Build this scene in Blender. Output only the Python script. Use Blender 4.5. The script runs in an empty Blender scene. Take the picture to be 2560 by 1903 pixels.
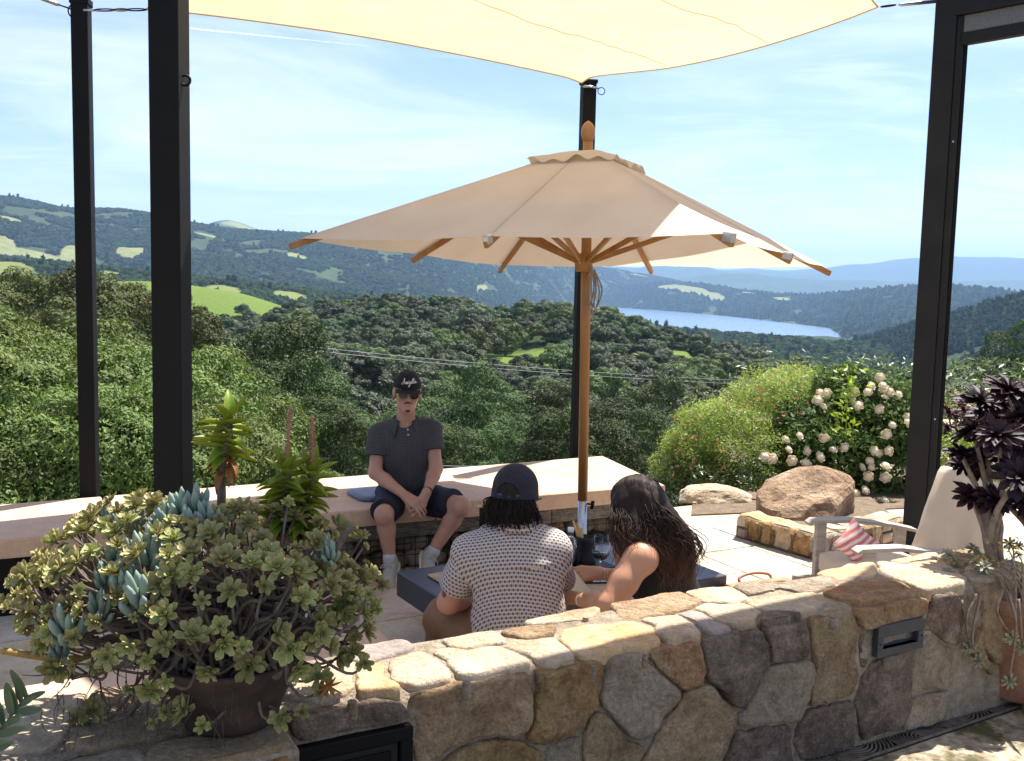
import bpy, math, random
import numpy as np
from mathutils import Vector, Matrix

rng = np.random.default_rng(11)
random.seed(11)
SC = bpy.context.scene
COL = SC.collection
rad = math.radians

# ------------------------------------------------------------------ camera
F_PX, CX, CY = 2477.0, 1280.0, 951.5            # focal length and centre in photo pixels (2560 wide)
CAM = np.array([0.0, 0.0, 1.9])
PITCH, ROLL = rad(5.6), 0.0236
cd = bpy.data.cameras.new("camera"); cam = bpy.data.objects.new("camera", cd); COL.objects.link(cam)
cd.sensor_width = 36.0; cd.lens = 36.0 * F_PX / 2560.0
cd.clip_start = 0.05; cd.clip_end = 400000.0
cam.matrix_world = Matrix.Translation(Vector(CAM)) @ Matrix.Rotation(math.pi / 2 - PITCH, 4, 'X') @ Matrix.Rotation(ROLL, 4, 'Z')
SC.camera = cam

# ------------------------------------------------------------------ light
SUN_EL, SUN_AZ = rad(64.0), rad(38.0)           # azimuth measured from +Y towards +X
w = bpy.data.worlds.new("World"); SC.world = w; w.use_nodes = True
sun = bpy.data.lights.new("sun", 'SUN'); sun.energy = 5.0; sun.angle = rad(0.53); sun.color = (1.0, 0.955, 0.88)
so = bpy.data.objects.new("sun", sun); COL.objects.link(so)
sdir = Vector((math.cos(SUN_EL) * math.sin(SUN_AZ), math.cos(SUN_EL) * math.cos(SUN_AZ), math.sin(SUN_EL)))
so.rotation_euler = sdir.to_track_quat('Z', 'Y').to_euler(); so.location = (0, 0, 60)
SC.view_settings.view_transform = 'Standard'; SC.view_settings.look = 'None'
SC.view_settings.exposure = 1.32; SC.view_settings.gamma = 1.0
SC.view_settings.use_curve_mapping = False
SC.render.engine = 'CYCLES'
cy = SC.cycles
cy.use_denoising = True
try: cy.denoiser = 'OPENIMAGEDENOISE'
except Exception: pass
cy.max_bounces = 7; cy.diffuse_bounces = 4; cy.glossy_bounces = 3; cy.transmission_bounces = 6; cy.transparent_max_bounces = 8
cy.volume_bounces = 0; cy.sample_clamp_indirect = 6.0; cy.caustics_reflective = False; cy.caustics_refractive = False
cy.use_adaptive_sampling = True; cy.adaptive_threshold = 0.012

def build_world():
    nt = w.node_tree; N = nt.nodes; L = nt.links; N.clear()
    out = N.new('ShaderNodeOutputWorld'); bg = N.new('ShaderNodeBackground'); bg.inputs['Strength'].default_value = 0.075
    sky = N.new('ShaderNodeTexSky'); sky.sky_type = 'NISHITA'; sky.sun_disc = False
    sky.sun_elevation = SUN_EL; sky.sun_rotation = SUN_AZ; sky.altitude = 300; sky.air_density = 1.0; sky.dust_density = 0.4; sky.ozone_density = 3.2
    tc = N.new('ShaderNodeTexCoord'); sep = N.new('ShaderNodeSeparateXYZ'); L.new(tc.outputs['Generated'], sep.inputs[0])
    zc = N.new('ShaderNodeMath'); zc.operation = 'ADD'; L.new(sep.outputs[2], zc.inputs[0]); zc.inputs[1].default_value = 0.12
    zm = N.new('ShaderNodeMath'); zm.operation = 'MAXIMUM'; L.new(zc.outputs[0], zm.inputs[0]); zm.inputs[1].default_value = 0.03
    px = N.new('ShaderNodeMath'); px.operation = 'DIVIDE'; L.new(sep.outputs[0], px.inputs[0]); L.new(zm.outputs[0], px.inputs[1])
    py = N.new('ShaderNodeMath'); py.operation = 'DIVIDE'; L.new(sep.outputs[1], py.inputs[0]); L.new(zm.outputs[0], py.inputs[1])
    cb = N.new('ShaderNodeCombineXYZ'); L.new(px.outputs[0], cb.inputs[0]); L.new(py.outputs[0], cb.inputs[1])
    def layer(scale, rot, stretch, det, lo, hi, off):
        mp = N.new('ShaderNodeMapping'); L.new(cb.outputs[0], mp.inputs[0])
        mp.inputs['Rotation'].default_value = (0, 0, rot); mp.inputs['Scale'].default_value = (scale, scale * stretch, 1); mp.inputs['Location'].default_value = off
        nz = N.new('ShaderNodeTexNoise'); L.new(mp.outputs[0], nz.inputs['Vector'])
        nz.inputs['Scale'].default_value = 1.0; nz.inputs['Detail'].default_value = det; nz.inputs['Roughness'].default_value = 0.62; nz.inputs['Distortion'].default_value = 0.7
        mr = N.new('ShaderNodeMapRange'); mr.interpolation_type = 'SMOOTHSTEP'; L.new(nz.outputs['Fac'], mr.inputs['Value'])
        mr.inputs['From Min'].default_value = lo; mr.inputs['From Max'].default_value = hi
        return mr.outputs[0]
    a = layer(0.8, rad(14), 2.2, 10, 0.46, 0.80, (3.1, 0.7, 0)); b = layer(0.5, rad(-8), 1.5, 9, 0.38, 0.80, (0.4, 5.2, 0))
    mx = N.new('ShaderNodeMath'); mx.operation = 'MAXIMUM'; L.new(a, mx.inputs[0]); L.new(b, mx.inputs[1])
    am = N.new('ShaderNodeMath'); am.operation = 'MULTIPLY'; L.new(mx.outputs[0], am.inputs[0]); am.inputs[1].default_value = 0.58
    tint = N.new('ShaderNodeMix'); tint.data_type = 'RGBA'; tint.blend_type = 'MULTIPLY'; tint.inputs[0].default_value = 1.0; L.new(sky.outputs[0], tint.inputs[6]); tint.inputs[7].default_value = (1.03, 0.94, 1.0, 1)
    mix = N.new('ShaderNodeMix'); mix.data_type = 'RGBA'; L.new(am.outputs[0], mix.inputs[0]); L.new(tint.outputs[2], mix.inputs[6])
    mix.inputs[7].default_value = (9.2, 9.3, 9.9, 1)
    L.new(mix.outputs[2], bg.inputs['Color']); L.new(bg.outputs[0], out.inputs['Surface'])
build_world()

# ------------------------------------------------------------------ picture geometry helpers
K = 2560.0 / 2222.0
def ray(px, py):
    x = (px - CX) / F_PX; y = -(py - CY) / F_PX
    c, s = math.cos(ROLL), math.sin(ROLL)
    a = x * c - y * s; b = x * s + y * c
    return np.array([a, math.cos(PITCH) + b * math.sin(PITCH), -math.sin(PITCH) + b * math.cos(PITCH)])
def atz(px, py, z):            # point on the horizontal plane at height z (photo pixels)
    d = ray(px, py); return CAM + d * ((z - CAM[2]) / d[2])
def aty(px, py, y):            # point at distance y ahead
    d = ray(px, py); return CAM + d * (y / d[1])
def dz_(px, py, z): return atz(px * K, py * K, z)      # the same for the 2222-wide view
def dy_(px, py, y): return aty(px * K, py * K, y)

# ------------------------------------------------------------------ mesh helpers
def mesh(name, V, Fc, smooth=False):
    m = bpy.data.meshes.new(name)
    if isinstance(Fc, np.ndarray) and len(Fc):
        V = np.asarray(V, dtype=np.float32); n, k = Fc.shape
        m.vertices.add(len(V)); m.vertices.foreach_set('co', V.ravel())
        m.loops.add(n * k); m.loops.foreach_set('vertex_index', np.ascontiguousarray(Fc, dtype=np.int32).ravel())
        m.polygons.add(n); m.polygons.foreach_set('loop_start', np.arange(0, n * k, k, dtype=np.int32))
        try: m.polygons.foreach_set('loop_total', np.full(n, k, dtype=np.int32))
        except Exception: pass
        m.update(calc_edges=True)
    else:
        m.from_pydata([tuple(map(float, v)) for v in V], [], [tuple(int(i) for i in f) for f in Fc]); m.update()
    if smooth: m.polygons.foreach_set('use_smooth', np.ones(len(m.polygons), dtype=bool))
    return m
def setmat(o, ms):
    for x in (ms if isinstance(ms, (list, tuple)) else [ms]):
        if x is not None: o.data.materials.append(x)
def adopt(o, parent):
    if parent is not None:
        o.parent = parent; o.matrix_parent_inverse = wm(parent).inverted()
def wm(o):
    return o.matrix_basis if o.parent is None else wm(o.parent) @ o.matrix_parent_inverse @ o.matrix_basis
def obj(name, VF, mat=None, parent=None, smooth=False, loc=None):
    me = VF if isinstance(VF, bpy.types.Mesh) else mesh(name, VF[0], VF[1], smooth)
    o = bpy.data.objects.new(name, me); COL.objects.link(o)
    if mat is not None and not me.materials: setmat(o, mat)
    if loc is not None: o.location = loc
    adopt(o, parent)
    return o
def empty(name, loc=(0, 0, 0), rz=0.0, parent=None):
    o = bpy.data.objects.new(name, None); COL.objects.link(o); o.empty_display_size = 0.1
    o.location = [float(v) for v in loc]; o.rotation_euler = (0, 0, rz); adopt(o, parent); return o
def tag(o, label=None, cat=None, group=None, kind=None):
    if label: o['label'] = label
    if cat: o['category'] = cat
    if group: o['group'] = group
    if kind: o['kind'] = kind
    return o
def copy_tree(o, parent=None):
    c = o.copy(); COL.objects.link(c); c.parent = parent
    for ch in list(o.children): copy_tree(ch, c)
    return c
def join(*parts):
    Vs, Fs, n = [], [], 0
    for V, Fc in parts:
        V = np.asarray(V, float); Vs.append(V); Fs += [tuple(int(i) + n for i in f) for f in Fc]; n += len(V)
    return np.vstack(Vs), Fs
def xf(VF, M):
    V = np.asarray(VF[0], float); M = np.array(M)
    return V @ M[:3, :3].T + M[:3, 3], VF[1]
def T(x, y, z): return np.array(Matrix.Translation((x, y, z)))
def Rm(ax, a): return np.array(Matrix.Rotation(a, 4, ax))
def box(x0, x1, y0, y1, z0, z1):
    V = [(x0, y0, z0), (x1, y0, z0), (x1, y1, z0), (x0, y1, z0), (x0, y0, z1), (x1, y0, z1), (x1, y1, z1), (x0, y1, z1)]
    return np.array(V, float), [(3, 2, 1, 0), (4, 5, 6, 7), (0, 1, 5, 4), (1, 2, 6, 5), (2, 3, 7, 6), (3, 0, 4, 7)]
def bbox(x0, x1, y0, y1, z0, z1, b=0.006, seg=1):        # box with rounded edges
    import bmesh
    bm = bmesh.new(); V, Fc = box(x0, x1, y0, y1, z0, z1)
    vs = [bm.verts.new(v) for v in V]
    for f in Fc: bm.faces.new([vs[i] for i in f])
    bmesh.ops.bevel(bm, geom=list(bm.edges), offset=b, segments=seg, profile=0.5, affect='EDGES')
    bm.verts.index_update()
    r = np.array([v.co[:] for v in bm.verts]), [tuple(v.index for v in f.verts) for f in bm.faces]
    bm.free(); return r
def prism(poly, z0, z1):         # extruded polygon (ccw in xy)
    n = len(poly); V = [(p[0], p[1], z0) for p in poly] + [(p[0], p[1], z1) for p in poly]
    Fc = [tuple(range(n - 1, -1, -1)), tuple(range(n, 2 * n))] + [(i, (i + 1) % n, n + (i + 1) % n, n + i) for i in range(n)]
    return np.array(V, float), Fc
def frame_of(d):
    d = np.asarray(d, float); d = d / (np.linalg.norm(d) + 1e-12)
    a = np.array([0, 0, 1.0]) if abs(d[2]) < 0.9 else np.array([1.0, 0, 0])
    u = np.cross(a, d); u /= np.linalg.norm(u); return u, np.cross(d, u), d
def tube(path, r, n=8, cap=True):
    P = np.asarray(path, float); m = len(P); r = np.broadcast_to(np.asarray(r, float), (m,))
    V, Fc = [], []; u = None
    for i in range(m):
        d = P[min(i + 1, m - 1)] - P[max(i - 1, 0)]; d = d / (np.linalg.norm(d) + 1e-12)
        if u is None: u, v, _ = frame_of(d)
        else:
            u = u - d * np.dot(u, d); u /= (np.linalg.norm(u) + 1e-12); v = np.cross(d, u)
        for k in range(n):
            a = 2 * math.pi * k / n; V.append(P[i] + r[i] * (math.cos(a) * u + math.sin(a) * v))
    for i in range(m - 1):
        for k in range(n): Fc.append((i * n + k, i * n + (k + 1) % n, (i + 1) * n + (k + 1) % n, (i + 1) * n + k))
    if cap: Fc += [tuple(range(n - 1, -1, -1)), tuple(range((m - 1) * n, m * n))]
    return np.array(V), Fc
def lathe(prof, n=24, close=True):
    V, Fc = [], []; m = len(prof)
    for r, z in prof:
        for k in range(n):
            a = 2 * math.pi * k / n; V.append((r * math.cos(a), r * math.sin(a), z))
    for i in range(m - 1):
        for k in range(n): Fc.append((i * n + k, i * n + (k + 1) % n, (i + 1) * n + (k + 1) % n, (i + 1) * n + k))
    if close: Fc += [tuple(range(n - 1, -1, -1)), tuple(range((m - 1) * n, m * n))]
    return np.array(V), Fc
def torus(R, r, n=20, k=6, frac=1.0):
    P = [(R * math.cos(t), R * math.sin(t), 0) for t in np.linspace(0, 2 * math.pi * frac, n + 1)]
    return tube(P, r, k)
def spline(P, n=12):
    P = np.asarray(P, float); Q = np.vstack([2 * P[0] - P[1], P, 2 * P[-1] - P[-2]]); out = []
    for i in range(1, len(Q) - 2):
        for t in np.linspace(0, 1, n, endpoint=False):
            a, b, c, d = Q[i - 1], Q[i], Q[i + 1], Q[i + 2]
            out.append(0.5 * ((2 * b) + (-a + c) * t + (2 * a - 5 * b + 4 * c - d) * t * t + (-a + 3 * b - 3 * c + d) * t ** 3))
    out.append(P[-1]); return np.array(out)
# value noise used for shapes
_tab = rng.random((64, 64, 64)).astype(np.float32)
def vnoise(p):
    p = np.asarray(p, float); i = np.floor(p).astype(int); f = p - i; f = f * f * (3 - 2 * f)
    def g(a, b, c): return _tab[(i[..., 0] + a) & 63, (i[..., 1] + b) & 63, (i[..., 2] + c) & 63]
    x, y, z = f[..., 0], f[..., 1], f[..., 2]
    def lp(a, b, t): return a + (b - a) * t
    return lp(lp(lp(g(0,0,0), g(1,0,0), x), lp(g(0,1,0), g(1,1,0), x), y), lp(lp(g(0,0,1), g(1,0,1), x), lp(g(0,1,1), g(1,1,1), x), y), z) * 2 - 1
def fbm(p, o=4):
    p = np.asarray(p, float); s = 0; a = 1.0
    for k in range(o): s = s + a * vnoise(p + 17.3 * k); p = p * 2.03; a *= 0.5
    return s

def unit(v): return v / (np.linalg.norm(v, axis=-1, keepdims=True) + 1e-9)
def cards(P, Nrm, size, aspect=0.7, jit=0.6, rg=rng, fold=0.0):
    """leaf-shaped quads (rhombs) at P facing roughly Nrm"""
    n = len(P); nr = unit(Nrm + jit * rg.normal(size=(n, 3)))
    t = unit(np.cross(nr, rg.normal(size=(n, 3)))); b = np.cross(nr, t)
    s = size * (0.6 + 0.8 * rg.random((n, 1)))
    V = np.stack([P - t * s, P + b * s * aspect * 0.5 + nr * s * fold, P + t * s, P - b * s * aspect * 0.5 + nr * s * fold], 1).reshape(-1, 3)
    return V, np.arange(4 * n).reshape(n, 4)
def sphere_pts(n, rg=rng): return unit(rg.normal(size=(n, 3)))

# ------------------------------------------------------------------ materials
def nodes(name):
    m = bpy.data.materials.new(name); m.use_nodes = True
    nt = m.node_tree; return m, nt.nodes, nt.links, nt.nodes['Principled BSDF']
def rgba(c): return (c[0], c[1], c[2], 1.0)
def ramp(N, stops):
    r = N.new('ShaderNodeValToRGB'); e = r.color_ramp.elements
    while len(e) > 1: e.remove(e[0])
    e[0].position = stops[0][0]; e[0].color = rgba(stops[0][1])
    for p, c in stops[1:]:
        x = e.new(p); x.color = rgba(c)
    return r
def pmat(name, cols, scale=8.0, rough=0.7, bump=0.0, bscale=None, detail=6, dist=0.0, spec=0.4, metal=0.0, rand=0.0, coord='Object', stretch=(1, 1, 1), transl=0.0, sss=0.0, rough2=None, bdist=0.02, grain=0.0, gscale=90.0):
    """procedural surface: noise driven colour ramp, bump, per-object brightness spread, optional translucency"""
    m, N, L, B = nodes(name)
    cols = cols if isinstance(cols[0], (tuple, list)) else [cols]
    tc = N.new('ShaderNodeTexCoord'); mp = N.new('ShaderNodeMapping'); L.new(tc.outputs[coord], mp.inputs[0]); mp.inputs['Scale'].default_value = stretch
    nz = N.new('ShaderNodeTexNoise'); L.new(mp.outputs[0], nz.inputs['Vector']); nz.inputs['Scale'].default_value = scale
    nz.inputs['Detail'].default_value = detail; nz.inputs['Roughness'].default_value = 0.62; nz.inputs['Distortion'].default_value = dist
    if len(cols) > 1:
        lo, hi = 0.32, 0.68
        r = ramp(N, [(lo + (hi - lo) * i / (len(cols) - 1), c) for i, c in enumerate(cols)]); L.new(nz.outputs['Fac'], r.inputs[0]); col = r.outputs[0]
    else:
        rgb = N.new('ShaderNodeRGB'); rgb.outputs[0].default_value = rgba(cols[0]); col = rgb.outputs[0]
    if rand > 0:
        oi = N.new('ShaderNodeObjectInfo'); mr = N.new('ShaderNodeMapRange'); L.new(oi.outputs['Random'], mr.inputs['Value'])
        mr.inputs['To Min'].default_value = 1 - rand; mr.inputs['To Max'].default_value = 1 + rand
        hs = N.new('ShaderNodeHueSaturation'); L.new(col, hs.inputs['Color']); L.new(mr.outputs[0], hs.inputs['Value'])
        m2 = N.new('ShaderNodeMapRange'); L.new(oi.outputs['Random'], m2.inputs['Value']); m2.inputs['To Min'].default_value = 0.5 + rand * 0.05; m2.inputs['To Max'].default_value = 0.5 - rand * 0.05
        L.new(m2.outputs[0], hs.inputs['Hue']); col = hs.outputs[0]
    if grain > 0:
        g = N.new('ShaderNodeTexNoise'); L.new(mp.outputs[0], g.inputs['Vector']); g.inputs['Scale'].default_value = gscale; g.inputs['Detail'].default_value = 5; g.inputs['Roughness'].default_value = 0.75
        g2 = N.new('ShaderNodeTexNoise'); L.new(mp.outputs[0], g2.inputs['Vector']); g2.inputs['Scale'].default_value = gscale * 0.17; g2.inputs['Detail'].default_value = 7; g2.inputs['Roughness'].default_value = 0.7; g2.inputs['Distortion'].default_value = 1.2
        ga = N.new('ShaderNodeMath'); ga.operation = 'ADD'; L.new(g.outputs['Fac'], ga.inputs[0]); L.new(g2.outputs['Fac'], ga.inputs[1])
        gr = N.new('ShaderNodeMapRange'); L.new(ga.outputs[0], gr.inputs['Value']); gr.inputs['From Min'].default_value = 0.78; gr.inputs['From Max'].default_value = 1.22; gr.inputs['To Min'].default_value = 1 - grain; gr.inputs['To Max'].default_value = 1 + grain * 0.55
        gm = N.new('ShaderNodeVectorMath'); gm.operation = 'SCALE'; L.new(col, gm.inputs[0]); L.new(gr.outputs[0], gm.inputs['Scale']); col = gm.outputs[0]
    L.new(col, B.inputs['Base Color']); B.inputs['Roughness'].default_value = rough; B.inputs['Metallic'].default_value = metal
    B.inputs['Specular IOR Level'].default_value = spec
    if rough2 is not None:
        mr = N.new('ShaderNodeMapRange'); L.new(nz.outputs['Fac'], mr.inputs['Value']); mr.inputs['From Min'].default_value = 0.3; mr.inputs['From Max'].default_value = 0.7
        mr.inputs['To Min'].default_value = rough; mr.inputs['To Max'].default_value = rough2; L.new(mr.outputs[0], B.inputs['Roughness'])
    if sss > 0:
        B.inputs['Subsurface Weight'].default_value = sss; B.inputs['Subsurface Radius'].default_value = (0.012, 0.004, 0.002); B.inputs['Subsurface Scale'].default_value = 1.0
    if bump > 0:
        n2 = N.new('ShaderNodeTexNoise'); L.new(mp.outputs[0], n2.inputs['Vector']); n2.inputs['Scale'].default_value = bscale or scale * 3
        n2.inputs['Detail'].default_value = 8; n2.inputs['Roughness'].default_value = 0.65
        bp = N.new('ShaderNodeBump'); bp.inputs['Strength'].default_value = bump; bp.inputs['Distance'].default_value = bdist
        L.new(n2.outputs['Fac'], bp.inputs['Height']); L.new(bp.outputs[0], B.inputs['Normal'])
    if transl > 0:
        tr = N.new('ShaderNodeBsdfTranslucent'); L.new(col, tr.inputs[0]); mx = N.new('ShaderNodeMixShader'); mx.inputs[0].default_value = transl
        L.new(B.outputs[0], mx.inputs[1]); L.new(tr.outputs[0], mx.inputs[2])
        L.new(mx.outputs[0], N['Material Output'].inputs['Surface'])
    return m
def leafmat(name, cols, transl=0.35, rough=0.55, rand=0.25, scale=0.9, spec=0.35, coord='Object'):
    """leaves: colour varies in clumps (noise in object space) and from plant to plant; thin leaves let light through"""
    m, N, L, B = nodes(name)
    tc = N.new('ShaderNodeTexCoord'); nz = N.new('ShaderNodeTexNoise'); L.new(tc.outputs[coord], nz.inputs['Vector']); nz.inputs['Scale'].default_value = scale; nz.inputs['Detail'].default_value = 8; nz.inputs['Roughness'].default_value = 0.75
    r = ramp(N, [(0.30 + 0.4 * i / max(1, len(cols) - 1), c) for i, c in enumerate(cols)]); L.new(nz.outputs['Fac'], r.inputs[0])
    oi = N.new('ShaderNodeObjectInfo'); mr = N.new('ShaderNodeMapRange'); L.new(oi.outputs['Random'], mr.inputs['Value']); mr.inputs['To Min'].default_value = 1 - rand; mr.inputs['To Max'].default_value = 1 + rand
    m2 = N.new('ShaderNodeMapRange'); L.new(oi.outputs['Random'], m2.inputs['Value']); m2.inputs['To Min'].default_value = 0.5 - 0.06 * rand; m2.inputs['To Max'].default_value = 0.5 + 0.05 * rand
    hs = N.new('ShaderNodeHueSaturation'); L.new(r.outputs[0], hs.inputs['Color']); L.new(mr.outputs[0], hs.inputs['Value']); L.new(m2.outputs[0], hs.inputs['Hue'])
    L.new(hs.outputs[0], B.inputs['Base Color']); B.inputs['Roughness'].default_value = rough; B.inputs['Specular IOR Level'].default_value = spec
    if transl > 0:
        hs2 = N.new('ShaderNodeHueSaturation'); L.new(hs.outputs[0], hs2.inputs['Color']); hs2.inputs['Value'].default_value = 1.25; hs2.inputs['Saturation'].default_value = 1.1; hs2.inputs['Hue'].default_value = 0.485
        tr = N.new('ShaderNodeBsdfTranslucent'); L.new(hs2.outputs[0], tr.inputs[0]); mx = N.new('ShaderNodeMixShader'); mx.inputs[0].default_value = transl
        L.new(B.outputs[0], mx.inputs[1]); L.new(tr.outputs[0], mx.inputs[2]); L.new(mx.outputs[0], N['Material Output'].inputs['Surface'])
    return m
# ================================================================== land, lake, far hills
M_bark = pmat('bark', [(0.05, 0.04, 0.03), (0.12, 0.10, 0.08)], 6, 0.9, 0.6, 14, stretch=(1, 1, 0.25))
def terrain_mat(name, forest, grass, fscale, fine):
    m, N, L, B = nodes(name)
    at = N.new('ShaderNodeAttribute'); at.attribute_name = 'grass'
    tc = N.new('ShaderNodeTexCoord')
    n1 = N.new('ShaderNodeTexNoise'); L.new(tc.outputs['Object'], n1.inputs['Vector']); n1.inputs['Scale'].default_value = fscale; n1.inputs['Detail'].default_value = 8; n1.inputs['Roughness'].default_value = 0.7
    r1 = ramp(N, [(0.32, forest[0]), (0.5, forest[1]), (0.68, forest[2])]); L.new(n1.outputs['Fac'], r1.inputs[0])
    n2 = N.new('ShaderNodeTexNoise'); L.new(tc.outputs['Object'], n2.inputs['Vector']); n2.inputs['Scale'].default_value = fine; n2.inputs['Detail'].default_value = 7; n2.inputs['Roughness'].default_value = 0.7
    r2 = ramp(N, [(0.32, grass[0]), (0.5, grass[1]), (0.68, grass[2])]); L.new(n2.outputs['Fac'], r2.inputs[0])
    ad = N.new('ShaderNodeMath'); ad.operation = 'MULTIPLY_ADD'; L.new(n1.outputs['Fac'], ad.inputs[0]); ad.inputs[1].default_value = 1.3; ad.inputs[2].default_value = -0.65
    a2 = N.new('ShaderNodeMath'); a2.operation = 'ADD'; L.new(at.outputs['Fac'], a2.inputs[0]); L.new(ad.outputs[0], a2.inputs[1])
    st = N.new('ShaderNodeMapRange'); st.interpolation_type = 'SMOOTHSTEP'; L.new(a2.outputs[0], st.inputs['Value']); st.inputs['From Min'].default_value = 0.36; st.inputs['From Max'].default_value = 0.72
    mx = N.new('ShaderNodeMix'); mx.data_type = 'RGBA'; L.new(st.outputs[0], mx.inputs[0]); L.new(r1.outputs[0], mx.inputs[6]); L.new(r2.outputs[0], mx.inputs[7])
    L.new(mx.outputs[2], B.inputs['Base Color']); B.inputs['Roughness'].default_value = 0.95; B.inputs['Specular IOR Level'].default_value = 0.1
    bp = N.new('ShaderNodeBump'); bp.inputs['Strength'].default_value = 0.5; bp.inputs['Distance'].default_value = 0.4 / fine; L.new(n2.outputs['Fac'], bp.inputs['Height']); L.new(bp.outputs[0], B.inputs['Normal'])
    return m
GRASS = [(0.065, 0.115, 0.018), (0.10, 0.15, 0.026), (0.15, 0.18, 0.05)]
DRY = [(0.22, 0.21, 0.09), (0.30, 0.27, 0.13), (0.26, 0.27, 0.10)]
FLOOR = [(0.018, 0.03, 0.011), (0.03, 0.047, 0.016), (0.05, 0.065, 0.024)]
M_near = terrain_mat('hillside_ground', FLOOR, GRASS, 0.06, 0.9)
M_mid = terrain_mat('mid_hills_ground', FLOOR, [(0.09, 0.125, 0.03), (0.135, 0.165, 0.045), (0.20, 0.19, 0.08)], 0.02, 0.25)
M_far = terrain_mat('far_hills_ground', [(0.025, 0.042, 0.018), (0.04, 0.06, 0.024), (0.06, 0.085, 0.032)], [(0.13, 0.155, 0.055), (0.18, 0.195, 0.075), (0.24, 0.225, 0.115)], 0.006, 0.05)

def smooth(t): t = np.clip(t, 0, 1); return t * t * (3 - 2 * t)
HZ = lambda x: 615.0 + (x - 1111.0) * ROLL            # horizon row in the 2222-wide view
def lift(x, y, Yd): return CAM[2] + (HZ(x) - y) * Yd / 2150.0   # height that shows at row y at distance Yd
HILLS = {}
def hill(name, crest, yc, y0, y1, z0, z1, cols, rows, mat, amp, ns, tree=0.0, patches=(), x0=-420, x1=2640, gully=0.0, power=1.0, seed=0, jag=0.25):
    """a hill: crest = (column, row) pairs as seen, turned into real heights at distance yc(column)"""
    xs = np.linspace(x0, x1, cols); cx = np.array([c[0] for c in crest], float); cyv = np.array([c[1] for c in crest], float)
    ycr = np.interp(xs, [p[0] for p in yc], [p[1] for p in yc]) if isinstance(yc, (list, tuple)) else np.full(cols, float(yc))
    crow = np.interp(xs, cx, cyv)
    if len(crow) > 9: crow = np.convolve(np.pad(crow, 4, mode='edge'), np.ones(9) / 9, mode='valid')
    zc = lift(xs, crow, ycr) - tree
    zf = np.interp(xs, [p[0] for p in z0], [p[1] for p in z0]) if isinstance(z0, (list, tuple)) else np.full(cols, float(z0))
    y0 = np.interp(xs, [p[0] for p in y0], [p[1] for p in y0]) if isinstance(y0, (list, tuple)) else np.full(cols, float(y0))
    t = np.linspace(0, 1, rows) ** 1.0; V = np.zeros((rows, cols, 3)); s = (xs - 1111.0) / 2150.0
    k = 0.62
    for j, tt in enumerate(t):
        if tt <= k:
            u = tt / k; Yd = y0 + (ycr - y0) * u; h = zf + (zc - zf) * (u ** power * (1 - u) + smooth(u) * u)
        else:
            u = (tt - k) / (1 - k); Yd = ycr + (y1 - ycr) * u; h = zc + (z1 - zc) * smooth(u)
        V[j, :, 0] = s * Yd; V[j, :, 1] = Yd; V[j, :, 2] = h
    n = fbm(np.dstack([V[..., 0] / ns + seed, V[..., 1] / ns, np.full(V.shape[:2], 3.3 + seed)]), 5)
    edge = smooth(np.minimum(1, np.minimum(t * 6, 1)))[:, None]
    g = np.abs(fbm(np.dstack([V[..., 0] / (ns * 1.7) + seed, V[..., 1] / (ns * 4), np.full(V.shape[:2], 9.1)]), 3))
    tcrest = np.abs(t - k)[:, None]; V[..., 2] += edge * (amp * n * (jag + np.minimum(1, tcrest * 3)) - gully * g * np.minimum(1, tcrest * 5))
    gr = np.zeros((rows, cols))
    for (pc, pt, pw, ph, pv) in patches:       # grass clearings: column, row fraction, half widths
        d = ((xs[None, :] - pc) / pw) ** 2 + ((t[:, None] - pt) / ph) ** 2
        d = d * 1.35 * (1 + 0.7 * n); gr = np.maximum(gr, pv * np.clip(1.6 - d, 0, 1))
    idx = np.arange(rows * cols).reshape(rows, cols)
    Fc = np.dstack([idx[:-1, :-1], idx[:-1, 1:], idx[1:, 1:], idx[1:, :-1]]).reshape(-1, 4)
    o = obj(name, (V.reshape(-1, 3), Fc), mat, smooth=True); tag(o, kind='structure')
    a = o.data.attributes.new('grass', 'FLOAT', 'POINT'); a.data.foreach_set('value', gr.ravel().astype(np.float32))
    HILLS[name] = (xs, t, V, gr, o); return o
def ground_at(name, X, Yd):
    xs, t, V, gr, o = HILLS[name]
    c = np.interp(1111 + 2150 * X / Yd, xs, np.arange(len(xs))); i = int(np.clip(c, 0, len(xs) - 2)); f = c - i
    Yc = V[:, i, 1] * (1 - f) + V[:, i + 1, 1] * f; Zc = V[:, i, 2] * (1 - f) + V[:, i + 1, 2] * f; G = gr[:, i] * (1 - f) + gr[:, i + 1] * f
    return float(np.interp(Yd, Yc, Zc)), float(np.interp(Yd, Yc, G))

def near_h(xc, Yd):
    s = xc
    return None
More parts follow.
